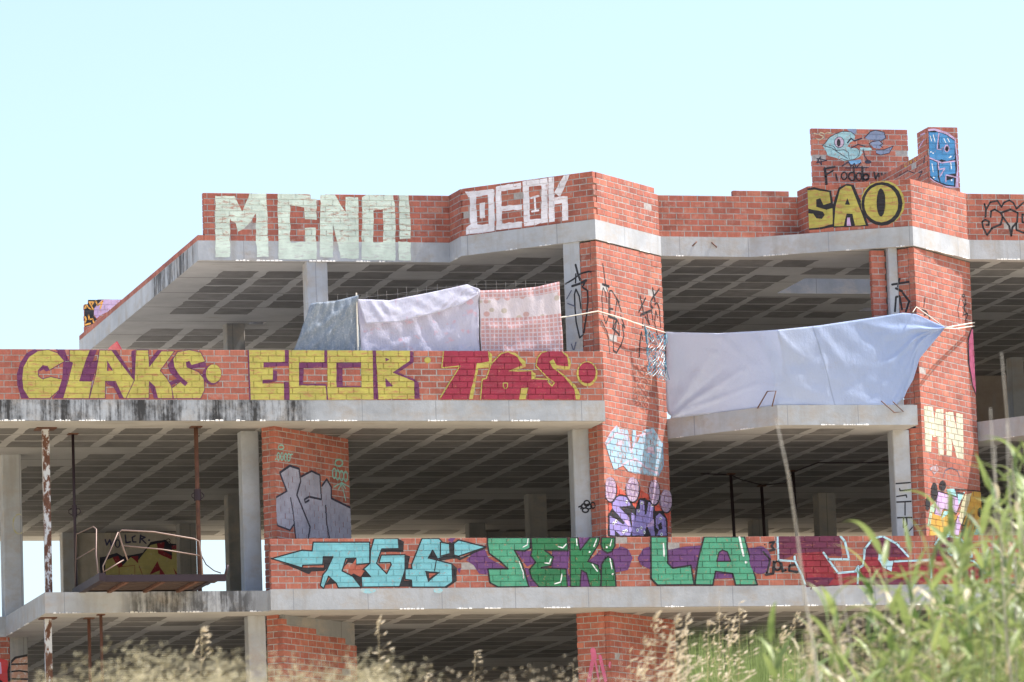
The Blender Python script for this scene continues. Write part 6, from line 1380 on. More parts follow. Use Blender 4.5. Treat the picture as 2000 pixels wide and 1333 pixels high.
# ================================================================ cloths, ropes, net, wire
def cloth_mat(name, fn, trans=.35):
    mt,nt,b=new_mat(name); out=nt.nodes['Material Output']
    c=fn(nt); nt.links.new(c,b.inputs['Base Color']); b.inputs['Roughness'].default_value=.9
    tr=N(nt,'ShaderNodeBsdfTranslucent'); nt.links.new(c,tr.inputs[0]); ms=N(nt,'ShaderNodeMixShader'); ms.inputs[0].default_value=trans
    nt.links.new(b.outputs[0],ms.inputs[1]); nt.links.new(tr.outputs[0],ms.inputs[2]); nt.links.new(ms.outputs[0],out.inputs[0])
    bump(nt,b,noise(nt,pos(nt,(7,7,4)),1.0,8,.72),.8,.035); return mt
def uvn(nt):
    t=N(nt,'ShaderNodeUVMap'); return t.outputs[0]
def c_grey(nt):
    c=ramp(nt,noise(nt,pos(nt,(6,6,2)),2.0,8,.75),(.35,(.20,.25,.32)),(.65,(.33,.38,.45)))
    return mix(nt,c,(.55,.56,.60),ramp(nt,noise(nt,pos(nt),30,5,.8),(.52,g1(0)),(.68,g1(.7))))
def c_flower(nt):
    c=mix(nt,(.46,.47,.63),(.57,.55,.67),noise(nt,pos(nt),3,5))
    c=mix(nt,c,(.66,.36,.44),ramp(nt,noise(nt,pos(nt,(1,1,1.3)),5.5,3,.5),(.60,g1(0)),(.68,g1(.6))))
    return mix(nt,c,(.50,.46,.44),ramp(nt,noise(nt,pos(nt,(2,2,1)),7.5,6,.75),(.60,g1(0)),(.72,g1(.45))))
def c_flap_lit(nt):  # same sheet as below; sunlight on the fold is put into this paler colour
    c=mix(nt,(.76,.78,.87),(.72,.70,.80),noise(nt,pos(nt),4,5)); return mix(nt,c,(.74,.56,.66),ramp(nt,noise(nt,pos(nt,(1.5,1.5,.7)),5,3),(.60,g1(0)),(.70,g1(.5))))
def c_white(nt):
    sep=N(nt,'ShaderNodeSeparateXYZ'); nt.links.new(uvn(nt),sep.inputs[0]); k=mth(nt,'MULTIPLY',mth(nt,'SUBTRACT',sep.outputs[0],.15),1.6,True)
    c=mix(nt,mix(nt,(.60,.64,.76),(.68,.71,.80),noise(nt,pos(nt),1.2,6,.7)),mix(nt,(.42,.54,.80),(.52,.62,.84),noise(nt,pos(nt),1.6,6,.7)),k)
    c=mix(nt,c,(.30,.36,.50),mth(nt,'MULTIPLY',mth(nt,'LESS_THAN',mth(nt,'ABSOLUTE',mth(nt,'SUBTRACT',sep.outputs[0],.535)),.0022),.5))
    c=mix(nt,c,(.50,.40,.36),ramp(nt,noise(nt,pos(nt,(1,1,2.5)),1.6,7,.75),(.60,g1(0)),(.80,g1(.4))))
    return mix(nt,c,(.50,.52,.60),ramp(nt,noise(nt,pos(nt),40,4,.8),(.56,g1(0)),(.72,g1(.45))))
def c_check(nt):
    sep=N(nt,'ShaderNodeSeparateXYZ'); nt.links.new(uvn(nt),sep.inputs[0]); u,v=sep.outputs[0],sep.outputs[1]
    def cells(s,k):
        f=N(nt,'ShaderNodeMath',operation='FRACT'); nt.links.new(mth(nt,'MULTIPLY',s,k),f.inputs[0]); return mth(nt,'GREATER_THAN',f.outputs[0],.28)
    sq=mth(nt,'MULTIPLY',cells(u,19),cells(v,17))
    band=mth(nt,'MULTIPLY',mth(nt,'GREATER_THAN',v,.585),mth(nt,'LESS_THAN',v,.875))
    vo=N(nt,'ShaderNodeTexVoronoi'); vo.inputs['Scale'].default_value=9; nt.links.new(uvn(nt),vo.inputs['Vector'])
    leaf=ramp(nt,vo.outputs['Distance'],(.30,g1(1)),(.38,g1(0)))
    base=(.66,.56,.62); pk=mix(nt,(.60,.30,.29),(.62,.41,.43),noise(nt,pos(nt),5,4))
    chk=mix(nt,base,pk,sq); hue=mix(nt,(.50,.44,.36),(.60,.32,.30),ramp(nt,vo.outputs['Color'],(.45,g1(0)),(.55,g1(1))))
    fl=mix(nt,(.70,.64,.70),hue,mth(nt,'MULTIPLY',leaf,.75)); return mix(nt,chk,fl,band)
def lerp(a,b,t): return tuple(a[i]+(b[i]-a[i])*t for i in range(3))
def along(pl,t):
    ls=[math.dist(pl[i],pl[i+1]) for i in range(len(pl)-1)]; T_=sum(ls)*t
    for i,l in enumerate(ls):
        if T_<=l or i==len(ls)-1: return lerp(pl[i],pl[i+1],min(1,T_/l))
        T_-=l
def cloth(name,label,top,bot,mat,nu=60,nv=26,folds=(),amp=.012,seed=1,belly=0.0,parent=None,offs=0.0,fine=1.0):
    rnd=random.Random(seed); mb=MB(); uv=[]
    ph=[(rnd.uniform(2,9),rnd.uniform(-5,5),rnd.uniform(0,6.28),rnd.uniform(.4,1)) for _ in range(7)]
    for j in range(nv+1):
        v=j/nv
        for i in range(nu+1):
            u=i/nu; a=along(top,u); b=along(bot,u); p=list(lerp(b,a,v))
            d=sum(k*math.sin(f1*u*6.28*fine+f2*v*3+q) for f1,f2,q,k in ph)*amp*.4
            for (fu,fv,gu,gv,wid,ha) in folds:      # a crease from (fu,fv) to (gu,gv)
                dx,dy=gu-fu,gv-fv; L2=dx*dx+dy*dy; t=max(0,min(1,((u-fu)*dx+(v-fv)*dy)/L2)); q=math.hypot(u-fu-dx*t,(v-fv-dy*t)*.6)/wid
                d+=ha*math.exp(-q*q)*(1-.6*t)
            d+=amp*.35*math.sin(17*u*fine+9*v+3*math.sin(5*v+seed))*math.sin(7*v+seed+4*u)+amp*.22*math.sin(41*u-23*v+2*math.sin(9*u))
            d+=belly*math.sin(math.pi*u)*math.sin(math.pi*v*.9)
            p[1]-=d+offs; p[0]+=d*.3; mb.v.append(tuple(p)); uv.append((u,v))
    w_=nu+1
    for j in range(nv):
        for i in range(nu): a=j*w_+i; mb.f.append((a,a+1,a+w_+1,a+w_)); mb.mi.append(0)
    o=mb.build(name,mat,parent,smooth=True); ul=o.data.uv_layers.new(name='UVMap')
    for l in o.data.loops: ul.data[l.index].uv=uv[l.vertex_index]
    s=o.modifiers.new('thickness','SOLIDIFY'); s.thickness=.004; s.offset=0
    if label: tag(o,label,'cloth','cloths hung between the piers')
    return o
cloth('hanging_cloth','blue grey cloth with diagonal creases, leftmost of the hung cloths',[(-4.70,.36,1.62),(-4.3,.36,1.66),(-3.97,.36,1.74)],[(-5.05,.42,.74),(-4.4,.38,.74),(-3.88,.36,.74)],cloth_mat('grey_blue_cloth',c_grey,.2),40,24,[(1,1,.1,.45,.05,.05),(1,1,.25,.2,.05,.045),(1,1,.5,.05,.04,.03),(.12,1,.0,.0,.08,.05)],.014,3)
fc=cloth('hanging_cloth','pale flowered sheet with bright folded top beside the pink cloth',[(-3.93,.36,1.66),(-3.42,.36,1.65),(-2.73,.36,1.78),(-2.12,.36,1.91),(-1.93,.36,1.85)],[(-3.89,.36,.74),(-1.93,.36,.74)],cloth_mat('flowered_sheet',c_flower,.12),70,28,[(.99,.98,.75,.6,.05,.03),(.99,.98,.85,.3,.04,.03),(.3,.2,.5,.4,.04,.02),(.72,.3,.85,.55,.04,.02)],.010,5)
cloth('folded_top',None,[(-3.95,.33,1.68),(-3.42,.33,1.665),(-2.73,.33,1.80),(-2.12,.33,1.935),(-1.93,.33,1.86)],[(-3.84,.25,1.27),(-3.28,.24,1.30),(-2.59,.25,1.475),(-2.24,.27,1.59),(-1.95,.31,1.77)],cloth_mat('flowered_sheet_top_lit',c_flap_lit,.55),70,14,[(.1,1,.16,0,.02,.02),(.2,1,.24,0,.02,.018),(.45,.1,.62,.9,.03,.02),(.6,.05,.85,.95,.03,.022),(.7,.05,.92,.95,.02,.02)],.008,6,parent=fc,offs=.03)
cloth('hanging_cloth','pink checked cloth with flower band beside the looping black tag',[(-1.915,.33,1.84),(-1.37,.33,1.86),(-.94,.33,1.91),(-.57,.33,1.995)],[(-1.92,.33,.74),(-.54,.33,.74)],cloth_mat('pink_check',c_check,.25),60,30,[(.1,.45,.35,.42,.03,.015),(.35,.42,.7,.5,.03,.018),(.3,.05,.95,.25,.04,.02)],.008,8)
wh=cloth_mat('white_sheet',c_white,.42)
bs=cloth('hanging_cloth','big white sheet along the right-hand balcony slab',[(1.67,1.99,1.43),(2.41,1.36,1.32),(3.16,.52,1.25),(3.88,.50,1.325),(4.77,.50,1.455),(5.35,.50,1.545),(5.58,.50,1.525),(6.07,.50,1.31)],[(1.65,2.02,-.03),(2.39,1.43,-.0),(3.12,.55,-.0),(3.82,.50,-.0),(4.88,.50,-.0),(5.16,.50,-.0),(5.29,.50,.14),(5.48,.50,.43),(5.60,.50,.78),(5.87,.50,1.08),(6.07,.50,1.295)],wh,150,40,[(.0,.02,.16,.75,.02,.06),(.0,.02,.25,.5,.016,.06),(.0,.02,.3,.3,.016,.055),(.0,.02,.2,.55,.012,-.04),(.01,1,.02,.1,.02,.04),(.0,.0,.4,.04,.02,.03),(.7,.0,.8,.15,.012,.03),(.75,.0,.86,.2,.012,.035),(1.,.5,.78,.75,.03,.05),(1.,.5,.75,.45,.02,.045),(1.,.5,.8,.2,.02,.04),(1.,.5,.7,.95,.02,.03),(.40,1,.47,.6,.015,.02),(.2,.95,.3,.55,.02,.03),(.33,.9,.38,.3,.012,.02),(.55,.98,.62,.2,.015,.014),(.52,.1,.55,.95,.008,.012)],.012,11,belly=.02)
def rope(pts,r,label,mat=None,cat='rope'): mb=MB(); mb.tube(pts,r,6); o=mb.build('rope',mat or M['rope'],smooth=True); tag(o,label,cat); return o
rope([(-.57,.34,1.41),(-.30,.80,1.50),(.14,.59,1.555),(.6,.86,1.49),(1.05,1.27,1.44),(1.74,2.06,1.42)],.011,'pale rope from the pink cloth round the pier to the white sheet')
rope([(6.04,.46,1.29),(6.5,1.3,1.45),(7.29,2.44,1.69)],.010,'upper pale rope tying the white sheet corner across the right-hand pier')
rope([(6.04,.46,1.285),(6.6,1.45,1.43),(7.28,2.43,1.63)],.009,'lower pale rope tying the white sheet corner across the right-hand pier')
rope([(5.5,.44,1.55),(5.73,.92,1.71),(6.05,.49,1.31)],.009,'short rope looped over the right-hand pier corner')
wf=empty('wire_fence',(-4.8,.3,0)); tag(wf,'thin wire mesh fence standing behind the hung cloths','fence')
for k in range(27):
    x=.05+k*.165; h=1.72+.29*min(1,x/3)+.02*math.sin(k*2.1); mb=MB(); mb.tube([(x,.09+.01*math.sin(k),.1),(x+.01*math.sin(k*3),.09,h)],.0028,4); mb.build('vertical_wire',M['wire'],wf)
for z0,z1 in ((1.62,1.95),):
    mb=MB(); mb.tube([(.02,.095,z0),(1.5,.095,z0+.5*(z1-z0)),(2.7,.095,z1),(4.4,.095,z1+.03)],.0028,4); mb.build('horizontal_wire',M['wire'],wf)
post=MB(); post.tube([(-3.955,.335,.1),(-3.955,.335,1.79)],.012,6); o=post.build('fence_post',M['rope']); tag(o,'thin pole between the grey cloth and the flowered sheet','pole')
# blue net on the pier
nr=empty('net',(1.13,1.33,1.42)); tag(nr,'tangled blue and white net hung on the sunlit pier','net')
rnd=random.Random(5)
def netpt(i,j):        # i across 0..8, j down 0..12
    s=i/8; q=j/12; w=1-.18*math.sin(math.pi*q)
    return (.27+(s-.5)*.70*w/1.414*1.0+ .0*q+rnd.uniform(-.012,.012), .27+(s-.5)*.70*w/1.414-.05*math.sin(math.pi*s)+rnd.uniform(-.015,.015), -.0-.80*q-.05*s-.06*math.sin(math.pi*s)*(1-q)+rnd.uniform(-.012,.012))
G=[[netpt(i,j) for j in range(13)] for i in range(9)]
strands={'net_blue':[], 'net_white':[]}
for i in range(8):
    for j in range(12):
        for a,b in (((i,j),(i+1,j+1)),((i+1,j),(i,j+1))):
            if rnd.random()<.12: continue
            dens=1 if (i in(0,7) or j>6 or rnd.random()<.6) else 0
            if dens: strands['net_blue' if rnd.random()<.62 else 'net_white'].append((G[a[0]][a[1]],G[b[0]][b[1]]))
for k in range(46):   # bunched strands down the two sides
    s=rnd.choice((rnd.uniform(0,.16),rnd.uniform(.86,1.0))); j=rnd.randrange(10); i=0 if s<.5 else 8; a=G[i][j]; b=G[i][j+2]
    strands['net_blue' if rnd.random()<.8 else 'net_white'].append((tuple(c+rnd.uniform(-.03,.03) for c in a),tuple(c+rnd.uniform(-.03,.03) for c in b)))
for nm,col in (('net_blue',(.06,.22,.34)),('net_white',(.55,.68,.74))):
    mb=MB()
    for a,b in strands[nm]: mb.tube([a,b],.0055,4,caps=False)
    mb.build('netting',flat(nm,col,.7),nr)

# ================================================================ foreground plants
VIEW_EAST=Vector((.966,-.257,0))   # direction along the bank
VIEW_NORTH=Vector((.257,.966,0))  # direction up the bank towards the building
REEDS=[(-14.01,-57.04,1.7,3),(-13.87,-54.8,1.16,2),(-12.66,-52.74,1.76,3),(-15.04,-56.25,1.24,0),(-13.96,-54.0,0.83,1),(-14.4,-56.45,1.69,2),(-11.94,-51.56,1.78,4),(-14.03,-53.77,1.12,0),(-14.03,-54.62,0.87,1),(-14.23,-55.5,1.08,1),(-13.9,-57.36,1.9,4),(-13.5,-54.37,1.52,2),(-14.95,-56.63,0.78,0),(-13.76,-56.6,2.01,4),(-11.85,-51.79,1.93,4),(-12.69,-53.06,1.61,3),(-14.33,-57.26,1.43,3),(-13.72,-56.85,1.6,4),(-13.8,-55.32,1.57,2),(-13.2,-55.65,1.96,4),(-15.13,-57.74,1.05,1),(-12.25,-51.51,1.91,3),(-13.02,-54.51,2.0,4),(-13.09,-54.07,1.62,3),(-14.63,-56.76,1.45,1),(-12.62,-51.89,1.61,2),(-14.49,-55.88,1.47,1),(-12.35,-52.78,2.04,4),(-12.77,-53.61,1.49,3),(-12.45,-51.71,1.36,2),(-12.2,-51.75,1.64,3),(-13.59,-54.79,1.71,2),(-13.07,-52.14,1.71,1),(-12.37,-52.84,1.95,4),(-13.47,-52.31,1.22,1),(-14.01,-56.13,1.8,3),(-14.63,-57.57,1.26,2),(-11.97,-51.65,2.11,4),(-13.56,-56.52,1.86,4),(-13.81,-53.01,1.25,0),(-12.27,-52.62,1.66,4),(-13.26,-54.07,1.53,3),(-12.86,-52.39,1.56,2),(-13.67,-56.32,2.11,4),(-12.49,-53.67,2.23,4),(-13.02,-54.19,1.49,3),(-13.55,-54.12,1.5,2),(-11.86,-51.86,2.4,4),(-14.98,-57.29,1.46,1),(-14.09,-54.98,1.01,1),(-13.65,-53.58,1.22,1),(-13.84,-55.93,1.84,3),(-14.64,-56.86,1.45,1),(-12.85,-53.4,2.04,3),(-12.5,-53.48,1.7,4),(-13.81,-52.56,1.22,0),(-14.19,-57.72,2.02,4),(-13.27,-53.28,1.3,2),(-14.65,-55.79,1.08,0),(-13.47,-56.13,1.99,4),(-13.35,-54.76,1.34,3),(-14.26,-57.45,1.73,3),(-12.36,-53.35,2.1,4),(-12.91,-53.46,1.67,3),(-14.15,-57.73,1.51,4),(-13.99,-55.66,1.13,2),(-15.0,-57.19,1.38,1),(-12.36,-52.77,1.98,4),(-14.09,-53.71,0.96,0),(-13.53,-55.15,1.74,3),(-14.03,-55.32,1.68,2),(-13.92,-55.11,1.27,2),(-12.4,-52.74,1.96,3),(-14.17,-56.48,1.58,2),(-12.62,-54.03,2.18,4),(-13.47,-54.9,1.48,3),(-12.16,-52.27,1.91,4),(-12.6,-53.11,1.55,3),(-12.73,-53.51,2.0,3),(-12.58,-51.97,1.63,2),(-12.14,-52.76,1.62,4),(-14.81,-57.97,1.62,2),(-14.2,-55.35,1.26,1),(-14.65,-57.49,1.19,2),(-12.88,-53.15,1.94,3),(-12.08,-51.82,2.25,3)]
STALKS=[
((-15.5, -58.35, -10.53), (-15.68, -58.31, -8.24), 0.009, 'tall grey dead stalk leaning in front of the purple T'),
((-14.95, -57.47, -10.46), (-15.07, -57.43, -8.85), 0.007, 'short grey dead stalk right of the tall leaning one'),
((-14.2, -57.66, -10.45), (-14.36, -57.62, -8.09), 0.008, 'grey dead stalk leaning in front of the right-hand pier'),
((-13.96, -56.69, -10.34), (-13.93, -56.7, -8.04), 0.008, 'grey upright dead stalk right of the pastel mural'),
((-14.1, -57.69, -10.45), (-14.24, -57.65, -7.81), 0.007, 'thin dead stalk nearest the right edge'),
((-13.68, -55.73, -10.23), (-13.65, -55.74, -8.03), 0.007, 'thin grey stalk in front of the pastel mural')]
OATS=[
((-16.07, -45.78, -10.15), (-16.01, -45.8, -8.02), 1.6, 34, 0, 'lone dry oat head above the bottom left grass'),
((-14.83, -46.11, -10.13), (-14.8, -46.12, -8.02), 1.6, 34, 0, 'lone dry oat head in front of the lower left brick pier'),
((-13.79, -44.32, -9.97), (-13.65, -44.36, -8.08), 1.4, 22, 0, 'small dry oat head leaning right in the dark bay'),
((-14.12, -44.23, -9.98), (-14.0, -44.27, -8.23), 1.3, 14, 0, 'lowest short oat head in the dark bay'),
((-12.43, -42.61, -9.88), (-12.42, -42.62, -8.03), 0.9, 16, 0, 'small upright oat head left of the pink sprayed pier'),
((-13.16, -47.24, -10.07), (-13.1, -47.26, -8.11), 1.7, 60, 1, 'cream feathery oat head in front of the pink sprayed pier'),
((-12.68, -46.1, -9.99), (-12.62, -46.12, -8.02), 1.7, 80, 1, 'cream feathery oat head in front of the pink sprayed pier'),
((-12.55, -45.97, -9.98), (-12.49, -45.98, -7.99), 1.7, 60, 1, 'cream feathery oat head in front of the pink sprayed pier'),
((-13.31, -47.51, -10.09), (-13.26, -47.52, -8.31), 1.7, 70, 1, 'cream feathery oat head in front of the pink sprayed pier'),
((-12.65, -44.83, -9.93), (-12.59, -44.84, -8.15), 1.7, 44, 1, 'cream feathery oat head in front of the pink sprayed pier'),
((-13.09, -47.31, -10.07), (-13.03, -47.33, -8.29), 1.7, 90, 1, 'cream feathery oat head in front of the pink sprayed pier'),
((-13.08, -47.6, -10.08), (-13.03, -47.61, -8.38), 1.7, 80, 1, 'cream feathery oat head in front of the pink sprayed pier'),
((-10.41, -39.65, -9.81), (-10.31, -39.68, -7.25), 1.7, 44, 0, 'cream oat head rising among the green broom shoots'),
((-11.06, -42.34, -9.93), (-10.97, -42.37, -7.54), 1.7, 44, 0, 'cream oat head rising among the green broom shoots'),
((-10.69, -40.26, -9.85), (-10.6, -40.28, -7.46), 1.7, 44, 0, 'cream oat head rising among the green broom shoots'),
((-11.09, -42.14, -9.93), (-11.0, -42.17, -7.66), 1.7, 44, 0, 'cream oat head rising among the green broom shoots'),
((-10.1, -40.76, -9.92), (-10.0, -40.78, -7.48), 1.7, 44, 0, 'cream oat head rising among the green broom shoots'),
((-10.58, -41.96, -9.95), (-10.49, -41.98, -7.69), 1.7, 44, 0, 'cream oat head rising among the green broom shoots'),
((-14.15, -54.78, -10.17), (-14.09, -54.79, -9.02), 1.2, 44, 1, 'cream oat head among the green reeds'),
((-14.46, -55.85, -10.29), (-14.4, -55.87, -9.01), 1.2, 44, 1, 'cream oat head among the green reeds'),
((-14.68, -55.84, -10.3), (-14.63, -55.86, -8.94), 1.2, 44, 1, 'cream oat head among the green reeds'),
((-15.12, -57.21, -10.44), (-15.06, -57.22, -9.25), 1.2, 44, 1, 'cream oat head among the green reeds'),
((-13.33, -53.52, -10.03), (-13.27, -53.54, -8.89), 1.2, 44, 1, 'cream oat head among the green reeds'),
((-15.24, -57.14, -10.43), (-15.18, -57.16, -9.11), 1.2, 44, 1, 'cream oat head among the green reeds'),
((-14.41, -56.12, -10.31), (-14.35, -56.13, -9.06), 1.2, 44, 1, 'cream oat head among the green reeds'),
((-15.14, -56.83, -10.41), (-15.09, -56.84, -9.09), 1.2, 44, 1, 'cream oat head among the green reeds'),
((-13.4, -52.33, -10.01), (-13.34, -52.34, -8.62), 1.2, 44, 1, 'cream oat head among the green reeds'),
((-13.54, -52.93, -10.02), (-13.48, -52.94, -8.56), 1.2, 44, 1, 'cream oat head among the green reeds'),
((-14.62, -57.25, -10.43), (-14.56, -57.26, -9.11), 1.2, 44, 1, 'cream oat head among the green reeds'),
((-14.15, -54.25, -10.13), (-14.09, -54.27, -8.79), 1.2, 44, 1, 'cream oat head among the green reeds'),
((-13.57, -52.6, -10.02), (-13.51, -52.61, -8.77), 1.2, 44, 1, 'cream oat head among the green reeds'),
((-14.6, -57.45, -10.44), (-14.55, -57.46, -9.24), 1.2, 44, 1, 'cream oat head among the green reeds'),
((-13.14, -52.36, -10.0), (-13.08, -52.38, -8.48), 1.2, 44, 1, 'cream oat head among the green reeds'),
((-14.4, -56.44, -10.34), (-14.34, -56.46, -9.11), 1.2, 44, 1, 'cream oat head among the green reeds')]
STRIP_LEFT=[(-19.23,-56.33,0.87),(-19.15,-56.35,0.84),(-19.08,-56.37,0.79),(-19.0,-56.39,0.78),(-18.93,-56.41,0.83),(-18.86,-56.43,0.88),(-18.78,-56.45,0.97),(-18.71,-56.47,0.96),(-18.63,-56.48,0.97),(-18.56,-56.5,1.02),(-18.48,-56.52,1.07),(-18.41,-56.54,1.07),(-18.34,-56.56,1.03),(-18.26,-56.58,1.0),(-18.19,-56.6,1.02),(-18.11,-56.62,1.05),(-18.04,-56.64,1.03),(-17.96,-56.66,0.98),(-17.89,-56.68,0.95),(-17.82,-56.7,0.98),(-17.74,-56.72,1.03),(-17.67,-56.74,1.05),(-17.59,-56.76,1.03),(-17.52,-56.78,1.02),(-17.44,-56.8,1.05),(-17.37,-56.82,1.09),(-17.3,-56.84,1.08),(-17.22,-56.86,1.03)]
STRIP_MID=[(-16.6,-53.92,1.08),(-15.9,-54.11,1.1),(-15.19,-54.3,1.09)]
STRIP_BROOM=[(-5.81,-23.68,2.46),(-5.69,-23.71,2.67),(-5.56,-23.74,2.64),(-5.44,-23.78,2.54),(-5.32,-23.81,2.48),(-5.2,-23.84,2.52),(-5.08,-23.87,2.61),(-4.96,-23.91,2.67),(-4.84,-23.94,2.64),(-4.71,-23.97,2.54),(-4.59,-24.0,2.5),(-4.47,-24.04,2.55)]
STRIP_UNDER=[(-14.51,-54.48,1.08),(-14.28,-54.54,1.01),(-14.05,-54.6,1.18),(-13.82,-54.66,1.37),(-13.6,-54.72,1.5),(-13.37,-54.78,1.49),(-13.14,-54.84,1.48),(-12.91,-54.9,1.47)]
def leaf_mat(name,c0,c1,trans=.35):
    mt,nt,b=new_mat(name); out=nt.nodes['Material Output']
    c=mix(nt,c0,c1,N(nt,'ShaderNodeObjectInfo').outputs['Random']); c=mix(nt,c,tuple(min(1,x*1.35) for x in c1),ramp(nt,noise(nt,pos(nt),6,3),(.45,g1(0)),(.65,g1(.6))))
    nt.links.new(c,b.inputs['Base Color']); b.inputs['Roughness'].default_value=.45
    tr=N(nt,'ShaderNodeBsdfTranslucent'); nt.links.new(c,tr.inputs[0]); ms=N(nt,'ShaderNodeMixShader'); ms.inputs[0].default_value=trans
    nt.links.new(b.outputs[0],ms.inputs[1]); nt.links.new(tr.outputs[0],ms.inputs[2]); nt.links.new(ms.outputs[0],out.inputs[0]); return mt
M['leaf']=leaf_mat('reed_leaf',(.035,.085,.018),(.26,.32,.11)); M['leaf_dry']=leaf_mat('reed_leaf_dry',(.42,.36,.22),(.56,.50,.36))
M['reed_stem']=flat('reed_stem',(.22,.24,.10),.6); M['stalk']=flat('dead_stalk',(.36,.33,.28),.8)
M['straw']=leaf_mat('straw',(.42,.33,.17),(.58,.48,.29),.4); M['husk']=leaf_mat('oat_husk',(.56,.48,.34),(.72,.65,.52),.45); M['rush']=leaf_mat('broom_shoot',(.14,.20,.05),(.27,.33,.11),.25)
M['straw2']=leaf_mat('straw_olive',(.24,.22,.09),(.42,.37,.19),.3); M['husk2']=leaf_mat('grass_husk',(.36,.32,.18),(.58,.52,.36),.35)
LEAF=[]
def leaf_mesh(L,w,droop,seed,mat):
    rnd=random.Random(seed); mb=MB(); n=8
    for i in range(n+1):
        t=i/n; x=L*(t-.25*droop*t*t); z=L*(.75*t-droop*1.0*t*t); ww=w*(min(1,t*5+.35))*(1-t**1.7)+.0006
        mb.v+= [(x,-ww,z+ww*.35),(x,0,z),(x,ww,z+ww*.35)]
    for i in range(n):
        a=i*3; mb.f+=[(a,a+1,a+4,a+3),(a+1,a+2,a+5,a+4)]; mb.mi+=[0,0]
    return mb.mesh('leaf',mat,True)
for k in range(6): LEAF.append(leaf_mesh(.20+.03*k,.0165+.002*(k%3),.2+.11*k,k,M['leaf']))
LEAFD=[leaf_mesh(.16,.012,.6,9,M['leaf_dry']),leaf_mesh(.22,.013,.8,10,M['leaf_dry'])]
rv=random.Random(21)
GR='reeds crowding the bottom right corner'
def reed(x,y,h,label,nleaf=None):
    root=empty('giant_reed',(x,y,gz(x,y)),rv.uniform(0,6.28)); tag(root,label,'reed',GR)
    lean=rv.uniform(-.12,.12); lx=lambda t:lean*t*t*h
    mb=MB(); mb.tube([(lx(t),0,t*h) for t in (0,.25,.5,.75,1)],[.011,.010,.009,.006,.002],6); mb.build('stem',M['reed_stem'],root,True)
    n=nleaf or int(h*10)
    for i in range(n):
        t=.38+.62*(i+rv.random()*.6)/n; me=rv.choice(LEAF) if rv.random()<.80 else rv.choice(LEAFD)
        o=bpy.data.objects.new('leaf',me); o.location=(lx(t),0,t*h); a=i*2.4+rv.uniform(-.5,.5); s=rv.uniform(.75,1.15)*(1.15-.45*max(0,t-.7))
        o.rotation_euler=(rv.uniform(-.3,.3),rv.uniform(-.55,.25)-(.5 if t>.93 else 0),a); o.scale=(s,s,s); link(o,root)
    return root
REED_LABEL=('short leafy reed at the left fringe of the reed clump','leafy reed rising in front of the crimson G','leafy reed rising in front of the crimson S and pastel mural','tall leafy reed right of the pastel mural','leafy reed crowding the right edge of the picture')
for x,y,h,c in REEDS: reed(x,y,h,REED_LABEL[c])
for i_,(a,top,r,label) in enumerate(STALKS):
    a,top=Vector(a),Vector(top); mb=MB()
    pts=[a.lerp(top,t)+VIEW_EAST*(.035*math.sin(t*3.1+i_*2)+.008*math.sin(t*17+i_)) for t in (0,.12,.25,.38,.5,.62,.75,.88,1)]
    mb.tube(pts,[r*(1-.75*i/8)*(1.25 if i%2 else 1) for i in range(9)],6); o=mb.build('dead_stalk',M['stalk'],smooth=True); tag(o,label,'stalk')

def spikelet(mb,p,dirv,L,w,m=0):
    dirv=dirv.normalized(); a=dirv.orthogonal().normalized(); b=dirv.cross(a); q=p+dirv*L*.45; n=len(mb.v)
    mb.v+=[tuple(p),tuple(q+a*w),tuple(q+b*w*.6),tuple(q-a*w),tuple(q-b*w*.6),tuple(p+dirv*L)]
    for i in range(4): mb.f+=[(n,n+1+(i+1)%4,n+1+i),(n+5,n+1+i,n+1+(i+1)%4)]; mb.mi+=[m,m]
def oat(base,top,size,n,dense,label):
    base,top=Vector(base),Vector(top)
    root=empty('wild_oat',base); tag(root,label,'grass','dry oat grasses in the foreground')
    t=top-base; mb=MB(); c=Vector((0,0,t.z*.65)).lerp(t,.5)+Vector((0,0,.05)); pts=[Vector((0,0,0)),Vector((t.x*.1,t.y*.1,t.z*.5)),t*.8,t]
    mb.tube(pts,[.003,.003,.002,.001],4); mb.build('stem',M['straw'],root,True)
    mb=MB()
    for i in range(n):
        q=rv.random(); s=.62+.38*q if not dense else .5+.5*q
        p=t*s if s>.8 else pts[1].lerp(pts[2],(s-.5)/.3 if s>.5 else 0); w_=(1-q)*.13*size+.012
        off=Vector((rv.gauss(0,1),rv.gauss(0,1),rv.uniform(-.2,.9))).normalized()*w_
        p2=p+off; spikelet(mb,p2,Vector((off.x*2+VIEW_EAST.x*.3,off.y*2+VIEW_EAST.y*.3,.25-rv.random()*.5+.2)),.030*size*rv.uniform(.8,1.3),.0055*size)
        mb.tube([p,p2],.0008,3,caps=False)
    mb.build('seed_head',M['husk'],root)
for q in OATS: oat(*q)
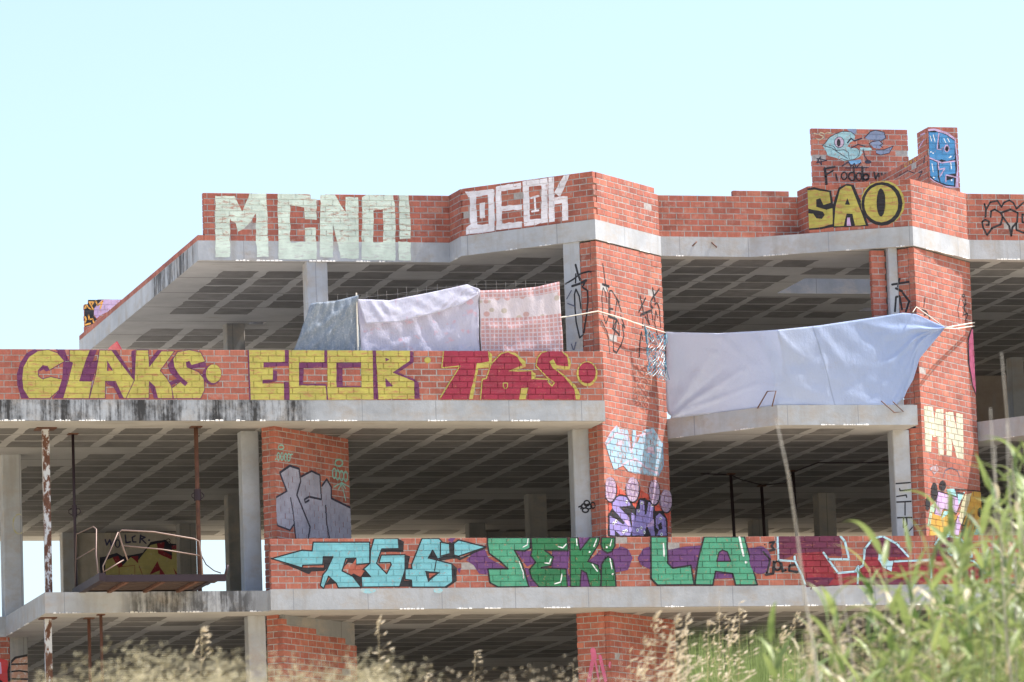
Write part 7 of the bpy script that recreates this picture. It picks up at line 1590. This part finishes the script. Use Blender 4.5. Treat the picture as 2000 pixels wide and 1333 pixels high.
# masses nobody could count
def shoots(name,label,cat,n,strip,depth,ragged,mat,w=.002,spread=.12,seeds=0,seedmat=None,seed=1,sl=.02):
    r_=random.Random(seed); mb=MB()
    for i in range(n):
        t=r_.random()*(len(strip)-1.001); k=int(t); f=t-k; A,B=strip[k],strip[k+1]; g=r_.uniform(-depth,depth)
        x=A[0]+(B[0]-A[0])*f+VIEW_NORTH.x*g; y=A[1]+(B[1]-A[1])*f+VIEW_NORTH.y*g; b=Vector((x,y,gz(x,y)))
        h=max(.25,A[2]+(B[2]-A[2])*f-r_.random()**1.6*ragged); dx=r_.gauss(0,spread); dy=r_.gauss(0,spread); p2=b+Vector((dx,dy,h)); p1=b+Vector((dx*.25,dy*.25,h*.6))
        a=Vector((r_.uniform(-1,1),r_.uniform(-1,1),0)).normalized()*w; q=len(mb.v)
        mb.v+=[tuple(b-a),tuple(b+a),tuple(p1+a*.8),tuple(p1-a*.8),tuple(p2)]; mb.f+=[(q,q+1,q+2,q+3),(q+3,q+2,q+4)]; mb.mi+=[0,0]
        for s in range(seeds):
            t_=r_.uniform(.45,1.0); pp=p1.lerp(p2,t_)+Vector((r_.gauss(0,.025),r_.gauss(0,.025),r_.gauss(0,.03))); spikelet(mb,pp,Vector((r_.uniform(-.2,1.2),r_.uniform(-.4,.4),r_.uniform(-.3,.8))),sl*r_.uniform(.7,1.4),.0042,1)
    o=mb.build(name,[mat,seedmat or mat]); tag(o,label,cat,kind='stuff')
shoots('dry_grass','blurred straw coloured grass heads filling the bottom left','grass',1150,STRIP_LEFT,3.2,.24,M['straw2'],.0018,.12,10,M['husk2'],3,.034)
shoots('dry_grass','thin dry grass below the middle bays','grass',420,STRIP_MID,3,.26,M['straw'],.0015,.1,5,M['husk'],4)
shoots('broom','fine green broom shoots at the bottom centre right','shrub',2400,STRIP_BROOM,4,.55,M['rush'],.0055,.10,0,None,5)
shoots('undergrowth','mixed green blades between the reed stems','grass',700,STRIP_UNDER,3.5,.27,M['leaf'],.004,.12,0,None,6)
